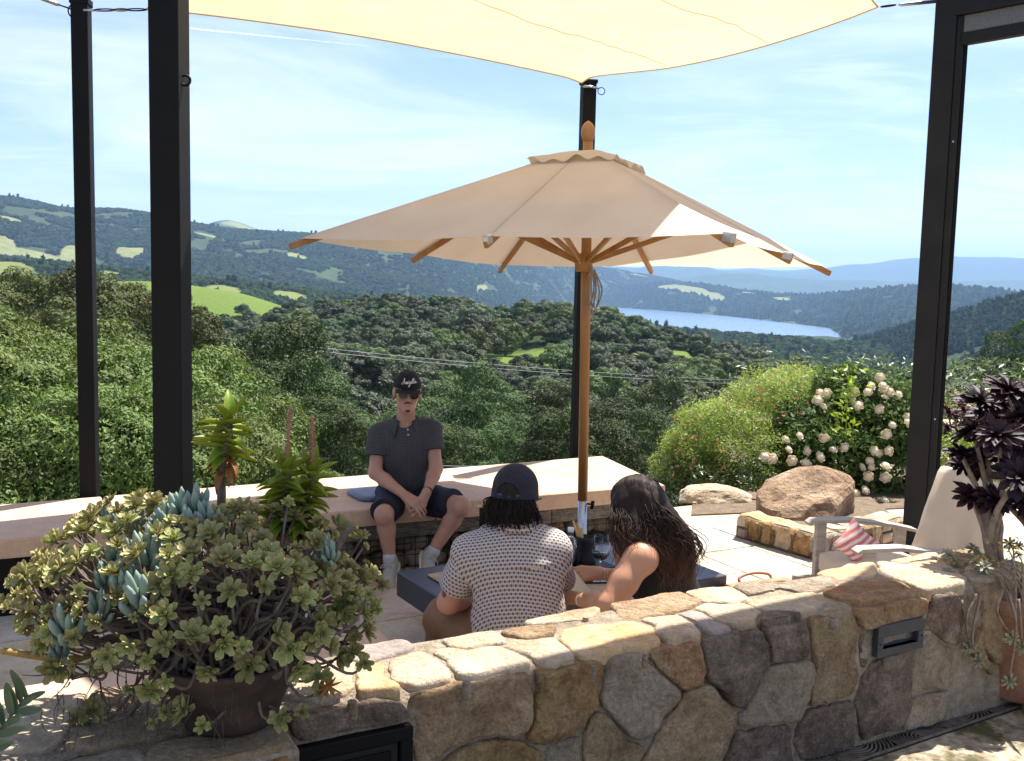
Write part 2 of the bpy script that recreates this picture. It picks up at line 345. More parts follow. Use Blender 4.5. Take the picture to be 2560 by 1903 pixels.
# the wooded slope under the terrace, the ravine and the oak ridge behind it
def near_slope():
    xs = np.linspace(-900, 3100, 150); s = (xs - 1111) / 2150
    ys = np.concatenate([np.linspace(7.0, 40, 26), np.geomspace(42, 720, 84)])
    crest_x = [-900, 0, 420, 520, 600, 720, 830, 950, 1060, 1200, 1310, 1400, 1480, 1560, 1700, 1800, 1950, 2222, 3100]
    crest_y = [620, 655, 705, 695, 672, 632, 616, 626, 646, 655, 672, 706, 732, 772, 795, 814, 808, 795, 785]
    crest_d = [330, 330, 330, 330, 340, 350, 360, 360, 350, 340, 330, 320, 310, 300, 290, 270, 250, 220, 220]
    cyv = np.interp(xs, crest_x, crest_y); cdv = np.interp(xs, crest_x, crest_d)
    zc = lift(xs, cyv, cdv) - 6.5
    V = np.zeros((len(ys), len(xs), 3)); G = np.zeros((len(ys), len(xs)))
    rv = np.interp(xs, [-900, 0, 500, 900, 1500, 2222, 3100], [-15, -16, -20, -22, -22, -18, -16])     # ravine floor
    for j, Yd in enumerate(ys):
        near = np.interp(Yd, [7, 12, 20, 40, 60, 115], [-1.4, -3.0, -5.2, -9.5, -13.5, -22]) / 22.0
        z = np.where(Yd < 115, -rv * near, 0)
        u = np.clip((Yd - 115) / (cdv - 115), 0, 1); up = rv + (zc - rv) * (u * 0.55 + 0.45 * smooth(u))
        back = zc + (-75 - zc) * smooth((Yd - cdv) / (720 - cdv))
        z = np.where(Yd < 115, z, np.where(Yd <= cdv, up, back))
        V[j, :, 0] = s * Yd; V[j, :, 1] = Yd; V[j, :, 2] = z
    n = fbm(np.dstack([V[..., 0] / 60, V[..., 1] / 60, np.full(V.shape[:2], 1.7)]), 4)
    g = np.abs(fbm(np.dstack([V[..., 0] / 55 + 5, V[..., 1] / 140, np.full(V.shape[:2], 7.7)]), 3))
    V[..., 2] += np.clip((V[..., 1] - 25) / 120, 0, 1) * (3.0 * n - 7.0 * g)
    gn = fbm(np.dstack([V[..., 0] / 34 + 8, V[..., 1] / 50, np.full(V.shape[:2], 4.2)]), 3)
    G = np.clip(0.12 + 1.1 * gn, 0, 1) * np.clip((V[..., 1] - 40) / 60, 0, 1)
    XX = 1111 + 2150 * V[..., 0] / V[..., 1]
    for (pc, pd, pw, ph) in [(655, 205, 45, 20), (930, 255, 60, 26), (1010, 180, 28, 18), (700, 330, 30, 20), (1600, 240, 40, 30), (1700, 190, 26, 20), (1880, 200, 40, 20), (860, 150, 20, 14), (1105, 300, 40, 22), (1500, 300, 60, 18)]:
        d = ((XX - pc) / pw) ** 2 + ((V[..., 1] - pd) / ph) ** 2; G = np.maximum(G, np.clip(1.7 - d, 0, 1))
    idx = np.arange(V.shape[0] * V.shape[1]).reshape(V.shape[:2])
    Fc = np.dstack([idx[:-1, :-1], idx[:-1, 1:], idx[1:, 1:], idx[1:, :-1]]).reshape(-1, 4)
    o = obj('hillside', (V.reshape(-1, 3), Fc), M_near, smooth=True); tag(o, kind='structure')
    a = o.data.attributes.new('grass', 'FLOAT', 'POINT'); a.data.foreach_set('value', G.ravel().astype(np.float32))
    HILLS['hillside'] = (xs, None, V, G, o)
near_slope()
# green meadow knoll with the lone oak
hill('meadow_hill', [(-420, 640), (200, 612), (330, 606), (430, 622), (520, 634), (590, 652), (640, 680), (760, 720), (1000, 800)], 610, 420, 900, [(-420, -60), (500, -44), (700, -50)], -80, 60, 50, M_near, 1.2, 60,
     patches=[(470, 0.45, 190, 0.6, 1.0)], x0=-200, x1=900)
# wooded hills in the middle distance on the left
hill('wooded_hill', [(-420, 530), (0, 556), (90, 562), (200, 572), (330, 590), (420, 597), (560, 606), (700, 628), (860, 640), (1000, 655), (1200, 690), (2640, 800)], 1500, 640, 2600, [(-420, -70), (800, -75), (2640, -120)], -120, 120, 70, M_mid, 9, 190, tree=7, gully=10,
     patches=[(25, 0.50, 55, 0.10, 1.0), (150, 0.42, 30, 0.05, 1), (330, 0.36, 40, 0.05, 1), (480, 0.5, 40, 0.05, 1), (620, 0.52, 40, 0.04, 1), (780, 0.5, 50, 0.05, 1), (690, 0.30, 30, 0.04, 1), (240, 0.55, 35, 0.04, 1)])
# the long blue-green ridge
hill('long_ridge', [(-420, 425), (0, 428), (60, 438), (110, 450), (165, 462), (190, 461), (230, 455), (270, 458), (330, 470), (420, 486), (470, 495), (520, 500), (640, 503), (760, 512), (900, 530), (1100, 556), (1200, 566), (1310, 580), (1400, 597), (1470, 612), (1560, 632), (1700, 660), (2640, 720)],
     [(-420, 3300), (900, 4200), (1200, 6400), (1310, 8500), (1500, 9000), (2640, 9000)], [(-420, 1700), (900, 1900), (1150, 4200), (1310, 7200), (1500, 7900), (2640, 8000)], 10500, [(-420, -95), (800, -120), (1300, -150), (2640, -160)], -160, 220, 130, M_far, 45, 620, tree=8, gully=80, power=0.8,
     patches=[(15, 0.44, 40, 0.025, 1), (70, 0.33, 70, 0.022, 1), (10, 0.36, 25, 0.02, 1), (160, 0.36, 28, 0.028, 1), (150, 0.29, 60, 0.02, 1), (285, 0.36, 38, 0.03, 1), (300, 0.28, 46, 0.022, 1), (350, 0.30, 16, 0.02, 1), (385, 0.34, 14, 0.03, 1), (450, 0.50, 40, 0.012, 0.9), (520, 0.58, 26, 0.012, 1), (1010, 0.2, 14, 0.03, 0.9), (1040, 0.33, 12, 0.03, 0.8), (900, 0.25, 20, 0.015, 0.8), (1385, 0.56, 40, 0.02, 0.9), (640, 0.42, 20, 0.012, 0.8)])
# the flat-topped butte beyond it
hill('butte', [(360, 520), (430, 500), (450, 485), (465, 480), (515, 479), (535, 494), (560, 500), (640, 520)], 7000, 5600, 8600, 100, 0, 60, 30, M_far, 6, 900, x0=330, x1=700, patches=[(520, 0.5, 50, 0.06, 0.9)])
# hills across the water
hill('far_shore_hill', [(1000, 650), (1310, 628), (1400, 612), (1470, 612), (1560, 622), (1640, 634), (1690, 640), (1760, 640), (1850, 632), (1900, 626), (1980, 622), (2060, 618), (2150, 628), (2222, 640), (2640, 640)],
     [(1000, 8600), (1310, 8000), (1600, 6800), (1850, 5200), (2222, 4200), (2640, 4000)], [(1000, 8000), (1310, 7160), (1500, 5950), (1700, 4550), (1800, 4000), (1835, 3000), (2000, 2700), (2900, 2500)], 9900, [(1000, -152), (1800, -152), (1850, -150), (2640, -146)], -150, 170, 80, M_far, 18, 480, tree=8, gully=16, x0=1000, x1=2900,
     patches=[(1470, 0.45, 75, 0.10, 1), (1530, 0.40, 40, 0.08, 1), (1690, 0.5, 25, 0.05, 1), (1620, 0.55, 20, 0.04, 0.9), (1780, 0.52, 14, 0.03, 0.8)])
# nearer dark hills on the right, running down to the water
hill('right_hill', [(1700, 800), (1790, 757), (1830, 742), (1890, 728), (1960, 705), (2060, 680), (2140, 655), (2222, 640), (2400, 600), (2900, 560)], [(1700, 1900), (2222, 1500), (2900, 1300)], 800, 2600, [(1700, -120), (2222, -110), (2900, -80)], -150, 130, 70, M_mid, 9, 190, tree=8, gully=12, x0=1600, x1=2900)
hill('shore_flat', [(1250, 700), (1310, 700), (1400, 712), (1500, 722), (1560, 742), (1650, 750), (1720, 760), (1790, 768), (1850, 762), (2000, 750), (2300, 745)], [(1250, 3700), (1700, 2700), (2300, 2600)], 700, 3000, -165, -152, 90, 50, M_mid, 2.5, 240, tree=7, x0=1150, x1=2500,
     patches=[(1640, 0.56, 70, 0.04, 1), (1720, 0.45, 60, 0.05, 1), (1500, 0.5, 60, 0.03, 1), (1800, 0.4, 60, 0.04, 1)])
# blue mountains on the horizon
hill('distant_mountains', [(1000, 600), (1300, 590), (1400, 588), (1440, 586), (1500, 581), (1550, 577), (1600, 574), (1640, 572), (1665, 574), (1700, 576), (1740, 572), (1790, 570), (1850, 574), (1900, 573), (1960, 570), (1990, 569), (2040, 570), (2080, 566), (2120, 567), (2170, 563), (2222, 562), (2640, 560)], 17000, 9000, 24000, -180, -100, 240, 60, M_far, 130, 2400, x0=-700, x1=3000, gully=110, jag=0.75)
hill('distant_foothills', [(1000, 630), (1450, 606), (1520, 596), (1600, 594), (1680, 600), (1760, 612), (1850, 606), (1950, 612), (2222, 606), (2640, 600)], 11500, 8600, 15000, -170, -150, 140, 40, M_far, 60, 1500, x0=1000, x1=2900, gully=50, jag=0.7)

# lake
def lake():
    m, N, L, B = nodes('lake_water'); B.inputs['Base Color'].default_value = (0.09, 0.15, 0.22, 1); B.inputs['Roughness'].default_value = 0.2
    tc = N.new('ShaderNodeTexCoord'); n = N.new('ShaderNodeTexNoise'); n.inputs['Scale'].default_value = 0.12; n.inputs['Detail'].default_value = 6; L.new(tc.outputs['Object'], n.inputs['Vector'])
    bp = N.new('ShaderNodeBump'); bp.inputs['Strength'].default_value = 0.35; bp.inputs['Distance'].default_value = 2.0; L.new(n.outputs['Fac'], bp.inputs['Height']); L.new(bp.outputs[0], B.inputs['Normal'])
    V = [(-9000, 1500, -150), (9000, 1500, -150), (9000, 14000, -150), (-9000, 14000, -150)]
    tag(obj('lake', (V, [(0, 1, 2, 3)]), m), kind='structure')
lake()
# the ground everything stands on, out to the horizon
tag(obj('ground', ([(-25500, -3000, -190), (25500, -3000, -190), (25500, 25500, -190), (-25500, 25500, -190)], [(0, 1, 2, 3)]), M_far), kind='structure')

# haze
def haze():
    m = bpy.data.materials.new('haze'); m.use_nodes = True; N = m.node_tree.nodes; L = m.node_tree.links; N.clear()
    out = N.new('ShaderNodeOutputMaterial'); v = N.new('ShaderNodeVolumePrincipled')
    v.inputs['Color'].default_value = (0.38, 0.62, 1.0, 1); v.inputs['Density'].default_value = 6.0e-5; v.inputs['Anisotropy'].default_value = 0.2
    L.new(v.outputs[0], out.inputs['Volume'])
    o = obj('haze', box(-26000, 26000, -3200, 26000, -192, 1000), m); tag(o, 'thin blue haze over the valley and hills', 'haze', kind='stuff')
haze()
# ================================================================== trees and woods
def crown_cards(lobes, nclump, ncard, csize, leaf, rg, flat=0.8, aspect=0.7, up=0.35, droop=0.0, jit=0.6):
    """lobes: (x,y,z,rx,ry,rz). clumps of leaves spread over the outside of the lobes"""
    lob = np.array(lobes, float); area = (lob[:, 3] * lob[:, 4] + lob[:, 5] ** 2); pick = rg.choice(len(lob), nclump * 3, p=area / area.sum())
    d = sphere_pts(len(pick), rg); d[:, 2] = np.where(d[:, 2] < -0.35, -d[:, 2], d[:, 2])
    C = lob[pick, :3] + d * lob[pick, 3:] * (0.78 + 0.3 * rg.random((len(pick), 1)))
    keep = np.ones(len(C), bool)
    for l in lob: keep &= (((C - l[:3]) / l[3:]) ** 2).sum(1) > 0.55
    C = C[keep][:nclump]; D = d[keep][:nclump]
    q = sphere_pts(len(C) * ncard, rg); base = np.repeat(C, ncard, 0); R = csize * (0.55 + 0.9 * rg.random(len(C))); R = np.repeat(R, ncard)[:, None]
    out = np.repeat(D, ncard, 0); q = unit(q + 0.35 * out + np.array([0, 0, 0.25]))
    P = base + q * R * np.array([1, 1, flat]) * (0.5 + 0.55 * rg.random((len(q), 1)))
    P[:, 2] -= droop * R[:, 0] * rg.random(len(q))
    return cards(P, q + np.array([0, 0, up]), leaf, aspect, jit, rg)
def lobe_crown(lobes, n, leaf, rg, bump=0.16, bf=2.6, aspect=0.8, jit=0.3, low=-0.3, fuzz=0.06):
    """leaves laid over the outside of rounded lobes, so each lobe shades itself like a real bough"""
    lob = np.array(lobes, float); ar = lob[:, 3] * lob[:, 5]; pick = rg.choice(len(lob), int(n * 1.7), p=ar / ar.sum()); d = sphere_pts(len(pick), rg); fl = d[:, 2] < low; d[fl, 2] *= -1
    l = lob[pick]; q = d * (l[:, 3:4] * bf) + l[:, :3] * 1.3; k = 1 + bump * fbm(q, 3) + fuzz * rg.normal(size=len(q)); P = l[:, :3] + d * l[:, 3:] * k[:, None]
    keep = np.ones(len(P), bool)
    for i, L in enumerate(lob): keep &= ((((P - L[:3]) / L[3:]) ** 2).sum(1) > 0.74) | (pick == i)
    P, d = P[keep][:n], d[keep][:n]
    e = 0.04; g = np.stack([fbm(q[keep][:n] + np.eye(3)[a] * 0.25, 2) - fbm(q[keep][:n] - np.eye(3)[a] * 0.25, 2) for a in range(3)], 1); nr = unit(d - 0.55 * g)
    return cards(P, nr, leaf, aspect, jit, rg)
def oak_lobes(rg, w=4.2, h=7.5, n=8, base=0.30):
    L = [(0, 0, h * 0.56, w * 0.60, w * 0.60, h * 0.30)]
    for i in range(n):
        a = 2 * math.pi * (i + rg.random() * 0.6) / n; r = w * (0.58 + 0.16 * rg.random()); s = w * (0.30 + 0.13 * rg.random()); z = h * (base + 0.10 + 0.20 * rg.random()); L.append((r * math.cos(a), r * math.sin(a), z, s, s, s * 0.85))
    for i in range(max(4, n - 3)):
        a = 2 * math.pi * (i + rg.random() * 0.7) / max(4, n - 3) + 0.4; r = w * (0.26 + 0.18 * rg.random()); s = w * (0.27 + 0.12 * rg.random()); L.append((r * math.cos(a), r * math.sin(a), h * (0.66 + 0.12 * rg.random()), s, s, s * 0.8))
    L.append((w * 0.06 * rg.normal(), w * 0.06 * rg.normal(), h * 0.84, w * 0.27, w * 0.27, h * 0.12)); return L
def limb_set(rg, lobes, h, r0):
    P = []; top = np.array([0, 0, h * 0.33])
    P.append(tube(spline([(0, 0, -1.2), (0.1 * rg.normal(), 0.1 * rg.normal(), h * 0.15), top], 4), np.linspace(r0 * 1.25, r0 * 0.75, 9), 7))
    for l in lobes[1:]:
        e = np.array(l[:3]); m = top * 0.45 + e * 0.55 + np.array([rg.normal() * 0.2, rg.normal() * 0.2, -0.35]); P.append(tube(spline([top - [0, 0, 0.4], m, e], 4), np.linspace(r0 * 0.55, r0 * 0.12, 9), 5))
    return join(*P)
OAK_C = [[(0.024, 0.043, 0.015), (0.045, 0.07, 0.022), (0.075, 0.105, 0.033)], [(0.035, 0.05, 0.024), (0.06, 0.08, 0.036), (0.095, 0.12, 0.05)], [(0.045, 0.075, 0.016), (0.08, 0.12, 0.026), (0.125, 0.17, 0.04)]]
M_oak = [leafmat('oak_leaves', OAK_C[0], 0.16, 0.6, 0.42, 0.5), leafmat('grey_oak_leaves', OAK_C[1], 0.16, 0.6, 0.4, 0.5), leafmat('young_oak_leaves', OAK_C[2], 0.22, 0.6, 0.3, 0.5)]
OAKS = []        # (crown mesh, trunk mesh)
for i in range(7):
    rg = np.random.default_rng(100 + i); w_ = 3.6 + 1.3 * rg.random(); h_ = 6.6 + 2.2 * rg.random()
    lb = oak_lobes(rg, w_, h_, 7 + i % 3)
    Vc, Fc = lobe_crown(lb, 11000, 0.17, rg, 0.17, 1.1, 0.9, 0.30)
    cm = mesh('crown', Vc, Fc); cm.materials.append(M_oak[[0, 0, 1, 0, 2, 1, 0][i]])
    tm = mesh('trunk', *limb_set(rg, lb, h_, 0.26), smooth=True); tm.materials.append(M_bark)
    OAKS.append((cm, tm, w_, h_))

def gn_scatter(name, pts, rot, scl, idx, protos, kind='stuff', label=None, cat=None):
    """one object that scatters plant meshes at given points (only for woods nobody could count)"""
    c = bpy.data.collections.new(name + '_kinds')
    for i, pm in enumerate(protos):
        po = bpy.data.objects.new('%s_kind_%02d' % (name, i), pm); c.objects.link(po)
    m = bpy.data.meshes.new(name); m.vertices.add(len(pts)); m.vertices.foreach_set('co', np.asarray(pts, np.float32).ravel()); m.update()
    for nm, arr in (('rz', rot), ('sc', scl)):
        a = m.attributes.new(nm, 'FLOAT', 'POINT'); a.data.foreach_set('value', np.asarray(arr, np.float32))
    a = m.attributes.new('ix', 'INT', 'POINT'); a.data.foreach_set('value', np.asarray(idx, np.int32))
    o = bpy.data.objects.new(name, m); COL.objects.link(o)
    ng = bpy.data.node_groups.new(name, 'GeometryNodeTree'); ng.interface.new_socket('Geometry', in_out='INPUT', socket_type='NodeSocketGeometry'); ng.interface.new_socket('Geometry', in_out='OUTPUT', socket_type='NodeSocketGeometry')
    N, L = ng.nodes, ng.links; gi = N.new('NodeGroupInput'); go = N.new('NodeGroupOutput'); ip = N.new('GeometryNodeInstanceOnPoints'); ci = N.new('GeometryNodeCollectionInfo')
    ci.inputs['Collection'].default_value = c; ci.inputs['Separate Children'].default_value = True; ci.inputs['Reset Children'].default_value = True
    def na(nm, t):
        x = N.new('GeometryNodeInputNamedAttribute'); x.data_type = t; x.inputs['Name'].default_value = nm; return x.outputs['Attribute']
    cb = N.new('ShaderNodeCombineXYZ'); L.new(na('rz', 'FLOAT'), cb.inputs[2])
    L.new(gi.outputs[0], ip.inputs['Points']); L.new(ci.outputs[0], ip.inputs['Instance']); ip.inputs['Pick Instance'].default_value = True
    L.new(na('ix', 'INT'), ip.inputs['Instance Index']); L.new(cb.outputs[0], ip.inputs['Rotation']); L.new(na('sc', 'FLOAT'), ip.inputs['Scale'])
    L.new(ip.outputs[0], go.inputs[0]); md = o.modifiers.new('scatter', 'NODES'); md.node_group = ng
    tag(o, label, cat, kind=kind); return o

def make_tree(name, crown, trunk, loc, rz, sc, label, group, cat='tree'):
    r = empty(name, loc, rz); r.scale = (sc, sc, sc * (0.9 + 0.2 * random.random()))
    for nm, me in (('crown', crown), ('trunk', trunk)):
        o = bpy.data.objects.new(nm, me); COL.objects.link(o); o.parent = r
    tag(r, label, cat, group); return r

# ---- the oak woods on the slope and ridge below the terrace
def oak_woods():
    rg = np.random.default_rng(5); pts = []; cell = {}
    tries = 0
    while tries < 60000 and len(pts) < 2100:
        tries += 1
        Yd = math.sqrt(rg.uniform(42 ** 2, 430 ** 2)); xc = rg.uniform(-150, 2380); X = (xc - 1111) / 2150 * Yd
        if xc < 480 and Yd < 90: continue
        z, g = ground_at('hillside', X, Yd)
        if g > 0.62: continue
        sc = rg.uniform(0.75, 1.35) * (1.0 if Yd > 60 else 0.85)
        if rg.random() < 0.22: sc *= 0.55
        rr = 3.1 * sc; k = (int(X // 6), int(Yd // 6)); ok = True
        for a in (-1, 0, 1):
            for b in (-1, 0, 1):
                for (x2, y2, r2) in cell.get((k[0] + a, k[1] + b), ()):
                    if (x2 - X) ** 2 + (y2 - Yd) ** 2 < (rr + r2) ** 2 * 1.12: ok = False
        if not ok: continue
        cell.setdefault(k, []).append((X, Yd, rr)); pts.append((X, Yd, z - 0.3, sc, xc))
    P = np.array(pts)
    top = 615 + (P[:, 4] - 1111) * ROLL - (P[:, 2] + 7.0 * P[:, 3] - 1.9) * 2150 / P[:, 1]
    lim = np.interp(P[:, 4], [0, 500, 790, 1310, 1450, 2222], [1040, 1030, 1010, 975, 960, 830])
    vis = (top < lim) & (P[:, 4] > -20) & (P[:, 4] < 2242)
    size = np.where(vis, P[:, 3] / P[:, 1], 0); order = np.argsort(-size)
    ind = order[:290]; rest = order[290:]
    for n_, i in enumerate(ind):
        X, Yd, z, sc, xc = P[i]; k = int(rg.integers(0, 7)); c, t = OAKS[k][:2] if Yd > 115 else LVO[k % 2]
        make_tree('oak_tree', c, t, (X, Yd, z), rg.random() * 6.28, sc, 'round-headed oak tree in the wooded slope across the ravine', 'oak trees on the slope across the ravine')
    q = P[rest]
    gn_scatter('oak_forest', q[:, :3], rg.random(len(q)) * 6.28, q[:, 3], rg.integers(0, 7, len(q)), [o[0] for o in OAKS], label='dense oak forest covering the ridge behind', cat='forest')
# the lone oak on the meadow
p_ = dy_(528, 668, 540); z_, _ = ground_at('meadow_hill', p_[0], p_[1])
make_tree('oak_tree', OAKS[3][0], OAKS[3][1], (p_[0], p_[1], z_ - 0.4), 1.0, 1.25, 'single dark oak standing alone on the green meadow', 'lone meadow oak')

# ---- far woods: small lumpy crowns, thousands of them
def lump(rg, n=110, cone=False):
    if cone:
        z = rg.random(n); a = rg.random(n) * 6.28; r = (1 - z) * 0.75 + 0.08
        P = np.stack([r * np.cos(a), r * np.sin(a), z * 3.0], 1); Nn = np.stack([np.cos(a), np.sin(a), np.full(n, 0.5)], 1); return cards(P, Nn, 0.75, 0.8, 0.5, rg)
    L = [(0, 0, 0.8, 1, 1, 0.8)] + [(0.7 * math.cos(a), 0.7 * math.sin(a), 0.5 + 0.5 * rg.random(), 0.6, 0.6, 0.5) for a in np.linspace(0, 6.28, 5)[:-1] + rg.random()]
    l = np.array(L)[rg.integers(0, len(L), n)]; d = sphere_pts(n, rg); d[:, 2] = np.abs(d[:, 2]); return cards(l[:, :3] + d * l[:, 3:], d, 0.5, 0.95, 0.4, rg)
M_ff = [leafmat('far_woods_leaves', [(0.035, 0.062, 0.028), (0.058, 0.09, 0.036), (0.09, 0.125, 0.05)], 0.35, 0.8, 0.45, 0.4, 0.15), leafmat('far_pine_needles', [(0.028, 0.05, 0.026), (0.05, 0.08, 0.036)], 0.3, 0.8, 0.4, 0.4, 0.15)]
LUMPS = []
for i in range(6):
    rg = np.random.default_rng(300 + i); me = mesh('far_crown', *lump(rg, 120, i == 5)); me.materials.append(M_ff[1 if i == 5 else 0]); LUMPS.append(me)
def woods(name, hillname, n, size, pine, label, tmax=0.68, gmax=0.45, xr=(-415, 2600), seed=1, near_bias=1.0):
    xs, t, V, gr, o = HILLS[hillname]; rg = np.random.default_rng(seed)
    rows, cols = V.shape[:2]; c0, c1 = np.interp(xr, xs, np.arange(cols))
    # sample evenly by ground area
    j = rg.random(n * 3) * (rows - 1) * tmax; i = c0 + rg.random(n * 3) * (c1 - c0)
    a = j.astype(int); b = np.clip(i.astype(int), 0, cols - 2); fj = (j - a)[:, None]; fi = (i - b)[:, None]
    a = np.clip(a, 0, rows - 2)
    P = V[a, b] * (1 - fj) * (1 - fi) + V[a + 1, b] * fj * (1 - fi) + V[a, b + 1] * (1 - fj) * fi + V[a + 1, b + 1] * fj * fi
    g = gr[a, b] * (1 - fj[:, 0]) * (1 - fi[:, 0]) + gr[a + 1, b] * fj[:, 0] * (1 - fi[:, 0]) + gr[a, b + 1] * (1 - fj[:, 0]) * fi[:, 0] + gr[a + 1, b + 1] * fj[:, 0] * fi[:, 0]
    clump = fbm(P / (size * 22) + 4.0, 3)
    keep = (g < gmax + 0.2 * clump) & (clump > -0.55) & (P[:, 2] > -149.0); P = P[keep][:n]; m = len(P)
    ix = np.where(rg.random(m) < pine, 5, rg.integers(0, 5, m)); sc = size * (0.55 + 0.7 * rg.random(m))
    gn_scatter(name, P - [0, 0, 0.4], rg.random(m) * 6.28, sc, ix, LUMPS, label=label, cat='forest')
woods('wooded_hill_forest', 'wooded_hill', 18000, 3.8, 0.02, 'dark woods on the low hills behind the green meadow', seed=2)
woods('long_ridge_forest', 'long_ridge', 72000, 5.2, 0.01, 'blue-green forest covering the long ridge', seed=3, gmax=0.5)
woods('far_shore_forest', 'far_shore_hill', 34000, 6.0, 0.12, 'woods on the hills across the lake', seed=4, gmax=0.5, xr=(1000, 2400))
woods('right_hill_forest', 'right_hill', 15000, 3.9, 0.3, 'mixed oak and pine woods running down to the lake', seed=6, xr=(1600, 2400))
woods('lakeshore_forest', 'shore_flat', 8000, 3.6, 0.02, 'trees along the near shore of the lake', seed=7, xr=(1200, 2300))
woods('meadow_edge_trees', 'meadow_hill', 160, 4.2, 0.0, 'trees along the upper edge of the meadow', seed=8, xr=(-100, 700), gmax=0.1)

# ---- trees and shrubs close below the terrace
def near_proto(seed, w_, h_, nl, n, leaf, matl, base=0.30, bump=0.18, bf=1.6, extra=0, small=0.2):
    rg = np.random.default_rng(seed); L = oak_lobes(rg, w_, h_, nl, base)
    for i in range(extra):         # smaller boughs standing out of the big ones
        l = L[int(rg.integers(0, len(L)))]; d = sphere_pts(1, rg)[0]; d[2] = abs(d[2]) * 0.9 + 0.05; q = w_ * small * (0.6 + 0.6 * rg.random()); L.append((l[0] + d[0] * l[3] * 0.9, l[1] + d[1] * l[4] * 0.9, l[2] + d[2] * l[5] * 0.9, q, q, q * 0.9))
    cm = mesh('crown', *lobe_crown(L, n, leaf, rg, bump, bf, 0.8, 0.36)); cm.materials.append(matl)
    tm = mesh('trunk', *limb_set(rg, L[:14], h_, 0.05 * w_), smooth=True); tm.materials.append(M_bark); return cm, tm
M_shrub = leafmat('bright_shrub_leaves', [(0.06, 0.095, 0.020), (0.105, 0.15, 0.032), (0.165, 0.215, 0.052)], 0.2, 0.6, 0.2, 0.9, 0.25)
M_olive = leafmat('olive_green_leaves', [(0.04, 0.053, 0.016), (0.08, 0.094, 0.028), (0.13, 0.145, 0.048)], 0.16, 0.65, 0.22, 0.7, 0.2)
M_dkoak = leafmat('live_oak_leaves', [(0.026, 0.045, 0.014), (0.05, 0.078, 0.023), (0.09, 0.125, 0.036)], 0.16, 0.65, 0.42, 0.8, 0.2)
SHR = [near_proto(501, 2.2, 4.6, 9, 62000, 0.036, M_shrub, 0.2, 0.30, 3.2, 34, 0.17), near_proto(502, 2.5, 4.2, 9, 62000, 0.038, M_shrub, 0.2, 0.30, 3.2, 34, 0.17)]
OLV = [near_proto(511, 3.2, 8.2, 8, 34000, 0.075, M_olive, 0.22, 0.26, 1.9, 22, 0.18), near_proto(512, 3.8, 7.4, 8, 34000, 0.078, M_olive, 0.22, 0.26, 1.9, 22, 0.18)]
LVO = [near_proto(521, 3.9, 6.8, 8, 50000, 0.062, M_dkoak, 0.22, 0.24, 1.9, 20, 0.19), near_proto(522, 4.4, 6.2, 8, 50000, 0.062, M_dkoak, 0.22, 0.24, 1.9, 20, 0.19)]
oak_woods()
def near_tree(name, pr, k, xc, yt, Yd, sc, h, label, group, cat='tree', lean=0):
    p = dy_(xc, yt, Yd); z = p[2] - h * sc * 0.95
    make_tree(name, pr[k][0], pr[k][1], (p[0], p[1], z), random.random() * 6.28, sc, label, group, cat)
for i, (xc, yt, Yd, sc, k) in enumerate([(-40, 770, 15.5, 1.0, 0), (95, 790, 14.5, 0.95, 1), (215, 775, 16.5, 1.05, 0), (315, 800, 15.0, 0.95, 1), (60, 905, 12.4, 0.8, 0), (185, 925, 12.6, 0.8, 1), (300, 915, 12.8, 0.85, 0), (470, 870, 17.5, 0.9, 1), (440, 960, 14.0, 0.8, 0), (545, 985, 16.0, 0.7, 1)]):
    near_tree('leafy_shrub', SHR, k, xc, yt, Yd, sc, 4.5 if k == 0 else 4.1, 'bright green leafy shrub ' + ['cut off by the left picture edge, upper row', 'just left of the slim post, upper row', 'just right of the slim post, upper row', 'behind the thick post, upper row', 'low behind the bench at the left edge', 'low behind the bench at the slim post', 'low behind the bench between the two left posts', 'behind the tall aloe, upper row', 'low behind the tall aloe', 'low behind the aloe flower spikes'][i], 'leafy shrubs behind the bench', 'shrub')
for i, (xc, yt, Yd, sc, k) in enumerate([(-30, 622, 44, 1.1, 0), (70, 602, 42, 1.05, 1), (160, 628, 38, 0.9, 0), (265, 640, 40, 0.95, 1), (335, 650, 44, 0.95, 0), (20, 700, 27, 0.8, 1), (430, 690, 36, 0.85, 0), (250, 720, 28, 0.75, 0), (140, 715, 28, 0.8, 1)]):
    near_tree('olive_green_tree', OLV, k, xc, yt, Yd, sc, 8.2 if k == 0 else 7.4, 'tall olive-green tree ' + ['cut off by the left picture edge', 'left of the slim post, tallest of the group', 'right behind the slim post', 'between the slim and the thick post', 'right behind the thick post', 'low at the left edge, above the shrubs', 'just right of the thick post', 'lower, between the slim and thick posts', 'lower, just left of the slim post'][i], 'olive-green trees behind the posts')
LVX = [560, 640, 480, 710, 600, 770, 690, 1110, 960, 1240, 1330, 1180, 1420, 1020, 1335, 890, 1510, 1600, 1700, 1800, 1900, 1985, 2060]
ORD = 'first second third fourth fifth sixth seventh eighth ninth tenth eleventh twelfth thirteenth fourteenth fifteenth sixteenth seventeenth eighteenth nineteenth twentieth twenty-first twenty-second twenty-third'.split()
LVL = ['live oak just beyond the terrace, %s from the left in its row' % ORD[sorted(LVX).index(v)] for v in LVX]
